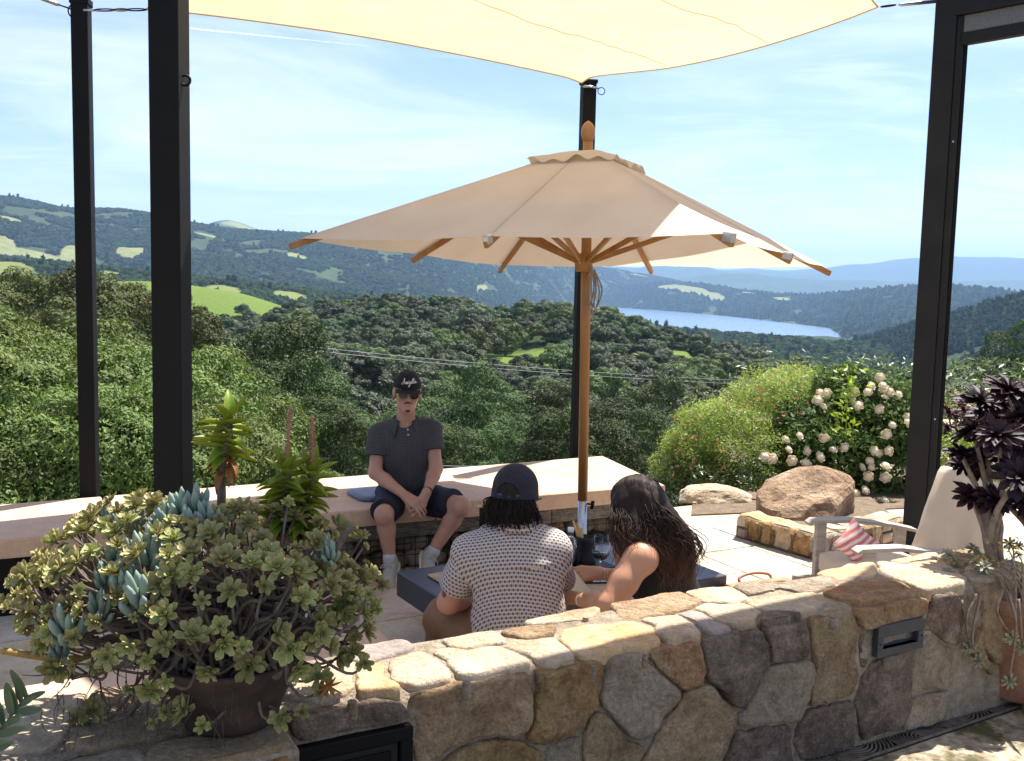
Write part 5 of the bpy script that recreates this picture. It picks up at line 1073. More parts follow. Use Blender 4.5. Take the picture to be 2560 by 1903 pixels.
def phone():
    root = empty('smartphone', (pc2[0], pc2[1], TZ)); tag(root, 'dark smartphone lying on the table beside the wine glass', 'phone'); M = T(pc2[0], pc2[1], TZ) @ Rm('Z', rad(8))
    obj('body', xf(bbox(-0.074, 0.074, -0.036, 0.036, 0.013, 0.0215, 0.003, 2), M), M_vase, root); obj('screen', xf(bbox(-0.071, 0.071, -0.033, 0.033, 0.0216, 0.0222, 0.0002), M), pmat('phone_glass', (0.01, 0.012, 0.02), 5, 0.05, spec=0.8), root)
b1 = dz_(1310, 1272, TZ); tag(obj('serving_board', xf(bbox(-0.22, 0.22, -0.085, 0.085, 0.001, 0.013, 0.004), T(b1[0], b1[1], TZ) @ Rm('Z', ta)), M_board), 'thin brown wooden board lying under the smartphone', 'board')
phone()
b2 = dz_(978, 1252, TZ); tag(obj('serving_board', xf(bbox(-0.10, 0.10, -0.06, 0.06, 0.001, 0.013, 0.004), T(b2[0], b2[1], TZ) @ Rm('Z', ta)), M_board), 'small wooden board at the table edge by the short sleeve', 'board')

# seat pad of the man on the bench, brass dish on a stand
pd = dz_(800, 1073, ZL)
def pad():
    V, Fc = [], []; n = 32; M = T(pd[0] + 0.06, pd[1] - 0.03, ZL + 0.002) @ Rm('Z', TH)
    for z, f in ((0, 0.97), (0.006, 1.0), (0.016, 1.0), (0.024, 0.965), (0.026, 0.7)):
        for k in range(n):
            a = 2 * math.pi * k / n; c, s = math.cos(a), math.sin(a); V.append((0.17 * f * np.sign(c) * abs(c) ** 0.45, 0.17 * f * np.sign(s) * abs(s) ** 0.45, z))
    for j in range(4):
        for k in range(n): Fc.append((j * n + k, j * n + (k + 1) % n, (j + 1) * n + (k + 1) % n, (j + 1) * n + k))
    Fc += [tuple(range(n - 1, -1, -1)), tuple(range(4 * n, 5 * n))]
    tag(obj('seat_pad', xf((np.array(V), Fc), M), pmat('slate_blue_vinyl', [(0.10, 0.11, 0.15), (0.15, 0.16, 0.21)], 8, 0.5), smooth=True), 'slate blue seat pad on the bench under the man', 'cushion')
pad()
ds = dy_(1048, 1100, 5.55)
def dish():
    root = empty('candle_stand', (ds[0], ds[1], 0)); tag(root, 'slim black stand with a small brass dish by the bench', 'stand'); z = ds[2]; M = T(ds[0], ds[1], 0)
    obj('stem', xf(join(tube([(0, 0, ZP), (0, 0, z - 0.06)], 0.010, 10), tube([(0, 0, z - 0.13), (0, 0, z - 0.005)], [0.020, 0.020], 12)), M), M_black, root)
    obj('foot', xf(lathe([(0.0001, ZP + 0.003), (0.1, ZP + 0.003), (0.1, ZP + 0.012), (0.02, ZP + 0.02), (0.0001, ZP + 0.02)], 20), M), M_black, root)
    obj('dish', xf(lathe([(0.0001, z - 0.006), (0.020, z - 0.005), (0.034, z + 0.004), (0.033, z + 0.006), (0.018, z - 0.001), (0.0001, z)], 22), M), M_brass, root, smooth=True)
    obj('knob', xf(lathe([(0.0001, z), (0.010, z + 0.003), (0.008, z + 0.012), (0.0001, z + 0.014)], 12), M), M_brass, root, smooth=True)
dish()

# ---- low seats behind the wall
def low_bench(corner, Lu, Wv, label):
    c = corner - TU * Lu / 2 + TV * Wv / 2; root = empty('low_bench', (c[0], c[1], 0)); tag(root, label, 'bench', 'low concrete benches')
    M = np.eye(4); M[:3, 0], M[:3, 1], M[:3, 2] = -U, VV, (0, 0, 1); M[:3, 3] = [corner[0], corner[1], 0]
    import bmesh
    V, Fc = bbox(0, Lu, 0, Wv, 0.33, 0.40, 0.02, 3)
    obj('seat', xf((V, [tuple(reversed(f)) for f in Fc]), M), M_slab, root)
    for a in (0.15, Lu - 0.35): obj('support', xf(bbox(a, a + 0.2, 0.06, Wv - 0.06, ZP + 0.003, 0.329, 0.01), M), M_mortar, root)
k1 = dz_(826, 1366, 0.40); low_bench(k1, 1.5, 0.42, 'mauve concrete low bench end showing beside the succulent bowl')
def cube_seat(p, label, rz):
    root = empty('stool', (p[0], p[1], 0)); tag(root, label, 'stool', 'block stools')
    M = T(p[0], p[1], 0) @ Rm('Z', rz); obj('seat', xf(bbox(-0.24, 0.24, -0.2, 0.2, 0.335, 0.385, 0.015, 2), M), M_slab, root); obj('base', xf(bbox(-0.2, 0.2, -0.16, 0.16, ZP + 0.003, 0.334, 0.01), M), M_mortar, root)
# ================================================================== plants and pots on the terrace
M_bed = pmat('dry_bed_soil', [(0.13, 0.095, 0.06), (0.22, 0.165, 0.11)], 12, 0.95, 0.8, 60, grain=0.4)
M_soil = pmat('soil', [(0.03, 0.022, 0.015), (0.07, 0.05, 0.035)], 20, 0.95, 0.8, 60)
M_clay = pmat('terracotta', [(0.20, 0.085, 0.048), (0.27, 0.125, 0.075), (0.34, 0.19, 0.125)], 6, 0.85, 0.3, 50, bdist=0.006, grain=0.25, gscale=50)
M_dkclay = pmat('dark_clay', [(0.028, 0.017, 0.013), (0.050, 0.031, 0.024), (0.078, 0.05, 0.038)], 7, 0.8, 0.3, 50, bdist=0.006, grain=0.3, gscale=50)
M_twig = pmat('twig', [(0.10, 0.075, 0.055), (0.20, 0.16, 0.125)], 30, 0.9, 0.4, 60)
def succ_mat(name, c0, c1, edge, rand=0.15, rough=0.45, transl=0.2):
    """fleshy leaves: body colour with a differently coloured rim carried by the leaf's own edge attribute"""
    m, N, L, B = nodes(name); at = N.new('ShaderNodeAttribute'); at.attribute_name = 'rim'; tc = N.new('ShaderNodeTexCoord'); nz = N.new('ShaderNodeTexNoise'); nz.inputs['Scale'].default_value = 18; nz.inputs['Detail'].default_value = 5; L.new(tc.outputs['Object'], nz.inputs['Vector'])
    r = ramp(N, [(0.32, c0), (0.68, c1)]); L.new(nz.outputs['Fac'], r.inputs[0]); pw = N.new('ShaderNodeMath'); pw.operation = 'POWER'; L.new(at.outputs['Fac'], pw.inputs[0]); pw.inputs[1].default_value = 2.2
    mx = N.new('ShaderNodeMix'); mx.data_type = 'RGBA'; L.new(pw.outputs[0], mx.inputs[0]); L.new(r.outputs[0], mx.inputs[6]); mx.inputs[7].default_value = rgba(edge)
    oi = N.new('ShaderNodeObjectInfo'); mr = N.new('ShaderNodeMapRange'); L.new(oi.outputs['Random'], mr.inputs['Value']); mr.inputs['To Min'].default_value = 1 - rand; mr.inputs['To Max'].default_value = 1 + rand
    m2 = N.new('ShaderNodeMapRange'); L.new(oi.outputs['Random'], m2.inputs['Value']); m2.inputs['To Min'].default_value = 0.5 - rand * 0.12; m2.inputs['To Max'].default_value = 0.5 + rand * 0.06
    hs = N.new('ShaderNodeHueSaturation'); L.new(mx.outputs[2], hs.inputs['Color']); L.new(mr.outputs[0], hs.inputs['Value']); L.new(m2.outputs[0], hs.inputs['Hue']); L.new(hs.outputs[0], B.inputs['Base Color']); B.inputs['Roughness'].default_value = rough; B.inputs['Specular IOR Level'].default_value = 0.35
    if transl > 0:
        tr = N.new('ShaderNodeBsdfTranslucent'); L.new(hs.outputs[0], tr.inputs[0]); ms = N.new('ShaderNodeMixShader'); ms.inputs[0].default_value = transl; L.new(B.outputs[0], ms.inputs[1]); L.new(tr.outputs[0], ms.inputs[2]); L.new(ms.outputs[0], N['Material Output'].inputs['Surface'])
    return m
def leaf_shape(Ln, W_, thick, prof, nu=6, nv=5, curl=0.0, cup=0.12, point=0.0):
    """fleshy leaf along +x from the origin, upper side +z. prof(t) = half width 0..1"""
    V, rim = [], []
    for i in range(nu + 1):
        t = i / nu; hw = W_ * prof(t)
        ang = curl * t; x = Ln * (math.sin(ang) / ang * t if abs(ang) > 1e-4 else t); z0 = Ln * ((1 - math.cos(ang)) / ang * t if abs(ang) > 1e-4 else 0) * (1 if curl >= 0 else 1)
        for j in range(nv + 1):
            s = -1 + 2 * j / nv; V.append((x, hw * s, z0 + cup * hw * s * s)); rim.append(max(abs(s) ** 2, t ** 4))
        for j in range(nv + 1):
            s = -1 + 2 * j / nv; V.append((x, hw * s, z0 + cup * hw * s * s - thick * (1 - s * s) * (0.35 + 0.65 * math.sin(math.pi * min(1, 0.1 + t * 0.9))))); rim.append(max(abs(s) ** 2, t ** 4))
    k = nv + 1; Fc = []
    for i in range(nu):
        a, b = i * 2 * k, (i + 1) * 2 * k
        for j in range(nv):
            Fc.append((a + j, b + j, b + j + 1, a + j + 1)); Fc.append((a + k + j, a + k + j + 1, b + k + j + 1, b + k + j))
    return np.array(V), Fc, np.array(rim)
def leaf_join(items):
    Vs, Fs, Rs, n = [], [], [], 0
    for (V, Fc, rim), M in items:
        V2 = V @ M[:3, :3].T + M[:3, 3]; Vs.append(V2); Fs += [tuple(i + n for i in f) for f in Fc]; Rs.append(rim); n += len(V)
    return np.vstack(Vs), Fs, np.concatenate(Rs)
def leaf_mesh(name, VFR, mat, smooth=True):
    m = mesh(name, VFR[0], VFR[1], smooth); a = m.attributes.new('rim', 'FLOAT', 'POINT'); a.data.foreach_set('value', VFR[2].astype(np.float32)); m.materials.append(mat); return m
spat = lambda t: (0.30 + 0.75 * t) * math.sqrt(max(0.0, 1 - max(0, (t - 0.55) / 0.45) ** 2.2)) if t < 0.999 else 0.08
lance = lambda t: max(0.03, (1 - t) ** 0.8 * (0.75 + 0.6 * t))
obl = lambda t: max(0.05, math.sin(math.pi * (0.12 + 0.83 * t)) ** 0.7)
def place(M, up, pos, roll=0.0, sc=1.0):
    u, v, d = frame_of(up); R = np.eye(4); c, s = math.cos(roll), math.sin(roll); R[:3, 0] = c * u + s * v; R[:3, 1] = -s * u + c * v; R[:3, 2] = d
    R[:3, :3] *= sc; R[:3, 3] = pos; return R
def put(name, me, pos, up, roll, sc, parent):
    o = bpy.data.objects.new(name, me); COL.objects.link(o); o.matrix_basis = Matrix(place(None, up, pos, roll, sc).tolist()); adopt(o, parent); return o

# ---- the bowl of succulents on the wall
M_ros = succ_mat('succulent_rosette', (0.28, 0.34, 0.11), (0.38, 0.44, 0.17), (0.56, 0.42, 0.19), 0.22, 0.45, 0.28)
M_chalk = succ_mat('blue_chalk_fingers', (0.19, 0.265, 0.21), (0.26, 0.34, 0.275), (0.33, 0.41, 0.34), 0.12, 0.65, 0.1)
M_aloe = succ_mat('aloe_leaf', (0.15, 0.27, 0.02), (0.31, 0.44, 0.04), (0.42, 0.38, 0.06), 0.1, 0.45, 0.45)
M_dryleaf = pmat('dry_leaf', [(0.28, 0.11, 0.03), (0.42, 0.2, 0.06)], 12, 0.7, transl=0.3)
def rosette_parts(seed, L0=0.033):
    rg = np.random.default_rng(seed); outer = leaf_shape(L0, L0 * 0.30, L0 * 0.13, spat, curl=0.35, cup=0.35)
    inner = []
    for (n, tilt, sc, off) in ((6, 22, 0.82, 0.4), (5, 45, 0.62, 0.1), (4, 64, 0.42, 0.6), (3, 78, 0.26, 0.2)):
        for k in range(n):
            a = 2 * math.pi * (k + off) / n + 0.15 * rg.normal(); M = Rm('Z', a) @ T(0.002, 0, 0.004) @ Rm('Y', -rad(tilt + 6 * rg.normal())); M = M.copy(); M[:3, :3] *= sc * (0.9 + 0.2 * rg.random()); inner.append((outer, M))
    return outer, leaf_join(inner)
ros = [rosette_parts(700 + i) for i in range(3)]
ROS_IN = [leaf_mesh('rosette', r[1], M_ros) for r in ros]
LEAF_OUT = leaf_mesh('leaf', ros[0][0], M_ros)
def full_rosette(i):
    rg = np.random.default_rng(750 + i); it = [((np.array(ros[i][1][0]), ros[i][1][1], ros[i][1][2]), np.eye(4))]
    for k in range(6):
        a = 2 * math.pi * (k + 0.3) / 6 + 0.2 * rg.normal(); it.append((ros[0][0], Rm('Z', a) @ Rm('Y', -rad(4 + 8 * rg.normal()))))
    return leaf_mesh('rosette', leaf_join(it), M_ros)
ROS_FULL = [full_rosette(i) for i in range(3)]
pot_c = dz_(500, 1568, ZW); pot_c[2] = ZW + 0.012
def tubes_obj(name, paths, mat, parent, n=5):
    return obj(name, join(*[tube(p, r, n) for p, r in paths]), mat, parent, smooth=True)
def succulent_bowl():
    x, y, z = pot_c; pot = empty('clay_bowl', pot_c); tag(pot, 'wide dark clay bowl on the wall, overgrown with succulents', 'bowl')
    pr = [(0.0001, 0), (0.105, 0), (0.112, 0.012), (0.128, 0.06), (0.152, 0.105), (0.176, 0.150), (0.183, 0.164), (0.176, 0.168), (0.165, 0.15), (0.0001, 0.148)]
    obj('bowl', xf(lathe(pr, 40, False), T(x, y, z)), M_dkclay, pot, smooth=True); obj('soil', xf(lathe([(0.0001, 0.152), (0.165, 0.150), (0.16, 0.12)], 30, False), T(x, y, z)), M_soil, pot)
    pl = empty('succulent', (x, y, z + 0.15)); tag(pl, 'sprawling pale green rosette succulent spilling over the clay bowl', 'succulent')
    rg = np.random.default_rng(77); C = np.array([dy_(440, 1330, y + 0.02)[0], y + 0.03, z + 0.29]); Rr = np.array([0.385, 0.30, 0.225])
    pts = []; tries = 0
    while len(pts) < 275 and tries < 60000:
        tries += 1; d = sphere_pts(1, rg)[0]
        if d[2] < -0.62: continue
        lump_ = 1 + 0.24 * float(fbm(d * 2.1 + 5, 2)) - 0.10 * max(0.0, d[2]) * max(0.0, -d[0]); p = C + d * Rr * lump_ * (0.94 + 0.1 * rg.random())
        if p[2] < z + 0.16 + 0.03 * rg.random() and -0.10 < p[0] - x < 0.18 and p[1] < y + 0.1: continue
        if p[2] < ZW + 0.03: continue
        if p[2] < z + 0.24 and rg.random() < 0.45 and p[1] < y: continue
        if any(np.sum((p - q[0]) ** 2) < (0.036 + 0.02 * (q[0][2] < z + 0.25)) ** 2 for q in pts): continue
        pts.append((p, unit(d / Rr * 0.2 + np.array([0, 0, 0.55]) * 0.6)))
    for (px, py, yy) in ((70, 1350, y - 0.02), (95, 1380, y), (90, 1400, y + 0.01), (165, 1560, y - 0.03), (200, 1545, y - 0.05), (150, 1585, y - 0.02), (185, 1570, y - 0.04), (765, 1330, y + .02), (770, 1385, y), (765, 1418, y), (690, 1470, y - .05), (655, 1545, y - .08), (610, 1560, y - .1), (790, 1440, y - 0.02), (800, 1290, y + .02), (815, 1320, y + .02), (330, 1570, y - .16), (400, 1540, y - .17), (440, 1575, y - .17), (360, 1545, y - .17), (700, 1500, y - .06)):
        pts.append((dy_(px, py, yy), unit(np.array([0.2 * rg.normal(), -0.7, 0.5]))))
    near = sorted(range(len(pts)), key=lambda i: pts[i][0][1] - 0.3 * pts[i][0][2])
    cut = set(near[:40]); paths = []
    for i, (p, nrm) in enumerate(pts):
        nr = unit(nrm + 0.28 * rg.normal(size=3) + np.array([0, -0.25, 0])); k = int(rg.integers(0, 3)); sc = rg.uniform(0.6, 1.3) * (1.0 if rg.random() < 0.85 else 0.6); roll = rg.random() * 6.28
        if i in cut:
            o = put('rosette', ROS_IN[k], p, nr, roll, sc, pl)
            for q in range(6):
                a = 2 * math.pi * (q + 0.3) / 6 + 0.15 * rg.normal(); M = place(None, nr, p, roll, sc) @ Rm('Z', a) @ Rm('Y', -rad(4 + 8 * rg.normal()))
                l = bpy.data.objects.new('leaf', LEAF_OUT); COL.objects.link(l); l.matrix_basis = Matrix(M.tolist()); adopt(l, o)
        else: put('rosette', ROS_FULL[k], p, nr, roll, sc, pl)
        a = np.array([x, y, z + 0.15]) + np.array([0.11 * rg.normal(), 0.09 * rg.normal(), 0]); a[:2] = np.clip(a[:2], [x - 0.14, y - 0.12], [x + 0.14, y + 0.12])
        m1 = a * 0.6 + p * 0.4 + np.array([0.02 * rg.normal(), 0.02 * rg.normal(), 0.03 + 0.03 * rg.random()]); m2 = a * 0.25 + p * 0.75 + np.array([0.02 * rg.normal(), 0.02 * rg.normal(), -0.02])
        paths.append((spline([a, m1, m2, p - nr * 0.004], 5), np.linspace(0.0055, 0.0028, 16)))
    tag(tubes_obj('stems', paths, M_twig, pl, 5), kind='stuff')
    # thin hanging rootlets and dead twigs inside
    tw = []
    for k in range(260):
        p = C + (np.clip(rg.normal(size=3), -1.5, 1.5) * [0.16, 0.12, 0.08] + [0, 0, -0.08]); q = p + rg.normal(size=3) * [0.05, 0.04, 0.04] + [0, -0.01, -0.03]
        if min(p[2], q[2]) > ZW + 0.03: tw.append((spline([p, (p + q) / 2 + rg.normal(size=3) * 0.012, q], 4), np.linspace(0.0022, 0.0009, 9)))
    for k in range(40):
        p = C + np.array([rg.uniform(-0.30, 0.14), -0.20 - 0.05 * rg.random(), rg.uniform(-0.2, -0.14)]); q = p + np.array([0.01 * rg.normal(), -0.01, -rg.uniform(0.03, 0.09)])
        if q[2] > ZW + 0.015: tw.append((spline([p, (p + q) / 2 + rg.normal(size=3) * 0.006, q], 4), np.linspace(0.0011, 0.0006, 9)))
    tag(tubes_obj('dead_twigs', tw, pmat('dead_twig', [(0.04, 0.03, 0.022), (0.09, 0.068, 0.05)], 30, 0.9), pl, 4), kind='stuff')
    # the thick bare yellow branch reaching out to the left
    P = [dy_(230, 1405, y - .02), dy_(195, 1420, y - .04), dy_(150, 1432, y - .06), dy_(90, 1425, y - .08), dy_(40, 1418, y - .10), dy_(2, 1412, y - .11)]
    obj('bare_branch', tube(spline(P, 6), np.linspace(0.0105, 0.0075, 31), 9), pmat('yellow_bark', [(0.30, 0.16, 0.04), (0.42, 0.26, 0.07), (0.30, 0.2, 0.09)], 25, 0.7, 0.4, 60), pl, smooth=True)
    P = [dy_(240, 1120, y + .05), dy_(262, 1165, y + .04), dy_(300, 1215, y + .03), dy_(320, 1290, y + .02)]; obj('bare_branch', tube(spline(P, 6), np.linspace(0.005, 0.009, 19), 8), M_twig, pl, smooth=True)
    P = [dy_(767, 1140, y + .02), dy_(745, 1165, y + .02), dy_(725, 1200, y + .02), dy_(700, 1260, y + .02)]; obj('bare_branch', tube(spline(P, 6), np.linspace(0.007, 0.010, 19), 8), M_twig, pl, smooth=True)
    # orange dead rosette
    it = []; 
    for k in range(9): it.append((leaf_shape(0.035, 0.006, 0.002, lance, curl=-0.5), Rm('Z', k * 0.7) @ Rm('Y', -rad(10 + 9 * k % 50))))
    dm = leaf_mesh('dead_rosette', leaf_join(it), M_dryleaf); put('dead_rosette', dm, dy_(712, 1488, y - .07), (0.1, -0.8, -0.3), 0.3, 1.0, pl)
    # blue chalk fingers
    ch = empty('chalk_sticks', (x - 0.1, y, z + 0.15)); tag(ch, 'blue-grey finger-leaved succulent growing through the left of the bowl', 'succulent')
    fp = []
    for k in range(2):
        rg2 = np.random.default_rng(90 + k); it = []
        for j in range(11):
            a = j * 2.4; r = 0.004 + 0.002 * j; tl = rad(6 + 3.2 * j) ; Ln = 0.062 - 0.0022 * j
            prof_t = np.linspace(0, 1, 7); base = Rm('Z', a) @ T(r * 0.6, 0, -0.003 * j) @ Rm('Y', tl * 0.7)
            V, Fc = tube([(0.006 * math.sin(t * 2.0), 0, Ln * t) for t in prof_t], [0.0035, 0.0055, 0.0068, 0.0074, 0.0072, 0.0056, 0.0010], 8); it.append(((V, Fc, np.linspace(0, 0.6, len(V))), base))
        fp.append(leaf_mesh('finger_cluster', leaf_join(it), M_chalk))
    for k, (px, py, yy, sc) in enumerate(((240, 1115, y + .05, .75), (297, 1105, y + .05, .7), (290, 1185, y - .08, 1.0), (320, 1190, y - .10, 1.25), (268, 1255, y - .16, 1.0), (308, 1285, y - .20, 1.3), (148, 1345, y - .16, 1.25), (100, 1330, y - .08, .8), (350, 1135, y - .02, .9), (390, 1095, y + .03, 1.1), (430, 1090, y + .03, 1.2), (455, 1120, y + .0, 1.1), (370, 1230, y - .16, 1.0), (705, 1175, y + .0, .8), (715, 1185, y - .02, .7), (215, 1305, y - .16, .9), (355, 1120, y + .0, 1.0), (130, 1400, y - .14, .7), (230, 1235, y - .12, .8), (250, 1190, y - .06, .8), (410, 1130, y - .02, 1.0))):
        put('finger_cluster', fp[k % 2], dy_(px, py + 22, yy), (0.1 * math.sin(k * 2.1), -0.25, 1), k, sc, ch)
    # aloes: leaf spirals on stalks
    def aloe(label, base, top, n, Ln, wl, bare, spike=None, lean=0.0, dry=0):
        root = empty('tree_aloe', base); tag(root, label, 'aloe', 'aloes in the clay bowl'); base, top = np.asarray(base), np.asarray(top); ax = top - base; H = np.linalg.norm(ax); axu = ax / H
        obj('stalk', tube([base + axu * t * H + np.array([0.004 * math.sin(t * 9), 0, 0]) for t in np.linspace(0, 1, 12)], np.linspace(0.0125, 0.008, 12), 9), M_twig, root, smooth=True)
        lm = [leaf_mesh('leaf', leaf_shape(1.0, 0.27, 0.10, lance, nu=8, nv=4, curl=c, cup=0.45), M_aloe) for c in (-0.55, -0.15, -0.9)]
        ld = leaf_mesh('dry_leaf', leaf_shape(1.0, 0.22, 0.03, lance, nu=8, nv=4, curl=-1.9, cup=0.9), M_dryleaf)
        for k in range(n):
            t = bare + (1 - bare) * k / (n - 1); f = k / (n - 1); a = k * 2.3 + 0.4 * math.sin(k); el = rad(-14 + 14 * f + 62 * max(0, f - 0.84) / 0.16); p = base + axu * H * t; l = Ln * (1.0 - 0.12 * f) * (1 if k >= dry else 0.85)
            M = place(None, axu, p, a, 1.0) @ T(0.004, 0, 0) @ Rm('Y', -el - rad(16)) ; M = M.copy(); M[:3, :3] *= l
            o = bpy.data.objects.new('leaf', ld if k < dry else lm[k % 3]); COL.objects.link(o); o.matrix_basis = Matrix(M.tolist()); adopt(o, root)
        if spike is not None:
            s0 = top; s1 = np.asarray(spike); P = [s0 + (s1 - s0) * t for t in np.linspace(0, 1, 14)]; parts = [tube(P, np.linspace(0.0038, 0.0022, 14), 6)]
            for k in range(70):
                t = 0.12 + 0.86 * k / 70; a = k * 2.4; q = s0 + (s1 - s0) * t; parts.append(tube([q, q + np.array([math.cos(a), math.sin(a), -0.45]) * 0.010], [0.0022, 0.0008], 4))
            obj('flower_spike', join(*parts), pmat('dry_spike', [(0.36, 0.16, 0.09), (0.50, 0.28, 0.18)], 30, 0.8, transl=0.15), root, smooth=True)
    Yq = y + 0.13
    aloe('tall bare-stemmed aloe with bright green crown and orange dry leaves', dy_(472, 1150, Yq), dy_(497, 900, Yq), 30, 0.082, 0.01, 0.50, dry=7)
    aloe('dark green column aloe with a dry flower spike, nearer the tall one', dy_(612, 1165, Yq), dy_(622, 1015, Yq), 46, 0.076, 0.012, 0.04, dy_(630, 880, Yq), dry=2)
    aloe('leaning lime-tipped column aloe with a dry flower spike, nearest the man', dy_(652, 1165, Yq + .02), dy_(678, 1020, Yq + .02), 46, 0.076, 0.012, 0.04, dy_(677, 900, Yq + .02), dry=2)
succulent_bowl()

# ---- terracotta pot with black aeonium at the right edge
M_aeo = succ_mat('black_aeonium', (0.010, 0.006, 0.009), (0.022, 0.009, 0.014), (0.045, 0.009, 0.016), 0.3, 0.58, 0.05)
M_bron = succ_mat('bronze_aeonium', (0.06, 0.03, 0.035), (0.11, 0.06, 0.06), (0.16, 0.07, 0.07), 0.3, 0.4, 0.15)
M_stem = pmat('aeonium_stem', [(0.16, 0.11, 0.075), (0.27, 0.20, 0.14), (0.34, 0.27, 0.2)], 30, 0.85, 0.5, 60)
def aeo_mesh(seed, mat, rings=((13, 2, 1.0), (12, 18, 0.92), (10, 36, 0.75), (8, 56, 0.5), (5, 74, 0.3))):
    rg = np.random.default_rng(seed); lf = leaf_shape(1.0, 0.20, 0.035, spat, nu=6, nv=4, curl=-0.45, cup=0.4); it = []
    for (n, tl, sc) in rings:
        for k in range(n):
            M = Rm('Z', 2 * math.pi * (k + rg.random() * 0.4) / n + sc * 5) @ Rm('Y', -rad(tl + 7 * rg.normal())); M = M.copy(); M[:3, :3] *= sc * (0.85 + 0.25 * rg.random()); it.append((lf, M))
    return leaf_mesh('rosette', leaf_join(it), mat)
AEO = [aeo_mesh(801, M_aeo), aeo_mesh(802, M_aeo)]; AEB = aeo_mesh(803, M_bron)
tp_c = atz(2200 * K, 1548 * K, ZF); TPX, TPY = 2.03, 3.80
def terracotta():
    pot = empty('terracotta_pot', (TPX, TPY, ZF)); tag(pot, 'big terracotta pot on clay feet at the right end of the wall', 'pot')
    z0 = ZF + 0.035; pr = [(0.0001, 0), (0.235, 0), (0.24, 0.01), (0.262, 0.20), (0.275, 0.335), (0.298, 0.338), (0.305, 0.35), (0.305, 0.395), (0.292, 0.402), (0.27, 0.395), (0.262, 0.34), (0.0001, 0.34)]
    obj('body', xf(lathe(pr, 48, False), T(TPX, TPY, z0)), M_clay, pot, smooth=True); obj('soil', xf(lathe([(0.0001, 0.352), (0.264, 0.35), (0.26, 0.32)], 30, False), T(TPX, TPY, z0)), M_soil, pot)
    for a in (rad(200), rad(262), rad(330), rad(90)):
        P = [(-0.045, 0.0), (0.055, 0.0), (0.055, 0.022), (0.03, 0.034), (0.0, 0.034), (-0.018, 0.05), (-0.03, 0.085), (-0.048, 0.092), (-0.056, 0.07)]
        V, Fc = prism(P[::-1], -0.05, 0.05); V = V[:, [0, 2, 1]]
        obj('foot', xf((V, Fc), T(TPX + 0.255 * math.cos(a), TPY + 0.255 * math.sin(a), ZF + 0.001) @ Rm('Z', a + math.pi)), M_clay, pot)
    pl = empty('black_aeonium', (TPX, TPY, z0 + 0.35)); tag(pl, 'branching plant with near-black rosettes in the terracotta pot', 'aeonium')
    rg = np.random.default_rng(81); root = np.array([TPX, TPY, z0 + 0.35])
    spots = [(2128, 872, 3.95, .105), (2190, 850, 3.85, .11), (2222, 905, 3.8, .11), (2112, 935, 3.85, .10), (2165, 945, 3.75, .11), (2085, 985, 3.85, .075), (2140, 990, 3.9, .085), (2215, 1035, 3.65, .11), (2108, 1080, 3.8, .085), (2158, 1085, 3.75, .085), (2150, 905, 4.0, .10), (2200, 965, 3.9, .10), (2235, 860, 3.95, .11), (2175, 870, 4.05, .10), (2090, 1010, 3.95, .07), (2240, 980, 3.75, .11), (2128, 1020, 4.0, .07), (2210, 895, 4.1, .1), (2185, 1000, 4.0, .08), (2230, 1090, 3.8, .08)]
    joints = [np.array([TPX - 0.16, TPY - 0.06, root[2] + 0.20]), np.array([TPX + 0.02, TPY, root[2] + 0.26]), np.array([TPX + 0.14, TPY - 0.1, root[2] + 0.2])]
    for k, (px, py, yy, r) in enumerate(spots):
        p = dy_(px, py, yy); j = joints[int(np.argmin([np.linalg.norm(p[:2] - q[:2]) for q in joints]))]; a = root + np.array([(j[0] - TPX) * 0.55, (j[1] - TPY) * 0.5, -0.02])
        obj('stem', tube(spline([a, j + rg.normal(size=3) * 0.015, (j + p) / 2 + np.array([0.02 * rg.normal(), 0, 0.0]), p], 6), np.linspace(0.016, 0.0085, 19), 8), M_stem, pl, smooth=True)
        put('rosette', AEO[k % 2], p, unit(np.array([0.35 * rg.normal() - 0.15, -0.45 + 0.3 * rg.normal(), 0.9])), rg.random() * 6, r, pl)
    # trailing sedum with yellow flowers at the foot
    sd = empty('trailing_sedum', (TPX - 0.2, TPY - 0.1, z0 + 0.36)); tag(sd, 'grey-green trailing sedum with tiny yellow flowers over the terracotta rim', 'sedum')
    M_sed = succ_mat('sedum_rosette', (0.20, 0.24, 0.16), (0.30, 0.33, 0.22), (0.38, 0.30, 0.16), 0.2, 0.5, 0.15); sm = aeo_mesh(805, M_sed, ((8, 8, 1.0), (7, 35, 0.8), (5, 60, 0.5)))
    M_yel = pmat('yellow_flowers', [(0.42, 0.30, 0.03), (0.55, 0.42, 0.06)], 40, 0.7, transl=0.3); st = []; fl = []
    for k in range(44):
        px = rg.uniform(2052, 2215); py = rg.uniform(1195, 1300) - (px - 2050) * 0.12; yy = rg.uniform(3.5, 3.9); p = dy_(px, py, yy)
        a = np.array([TPX - 0.22 + 0.2 * rg.random(), TPY - 0.14 + 0.1 * rg.normal(), z0 + 0.37])
        st.append((spline([a, (a + p) / 2 + [0, -0.02, 0.05], p], 6), np.linspace(0.004, 0.002, 13)))
        if rg.random() < 0.5: put('rosette', sm, p, (0.2 * rg.normal(), -0.5, 0.8), k, rg.uniform(0.018, 0.038), sd)
        else:
            n = 22; Q = p + rg.normal(size=(n, 3)) * [0.022, 0.015, 0.018]; fl.append(cards(Q, np.tile([0, -0.4, 1.0], (n, 1)), 0.0065, 1.0, 0.7, rg))
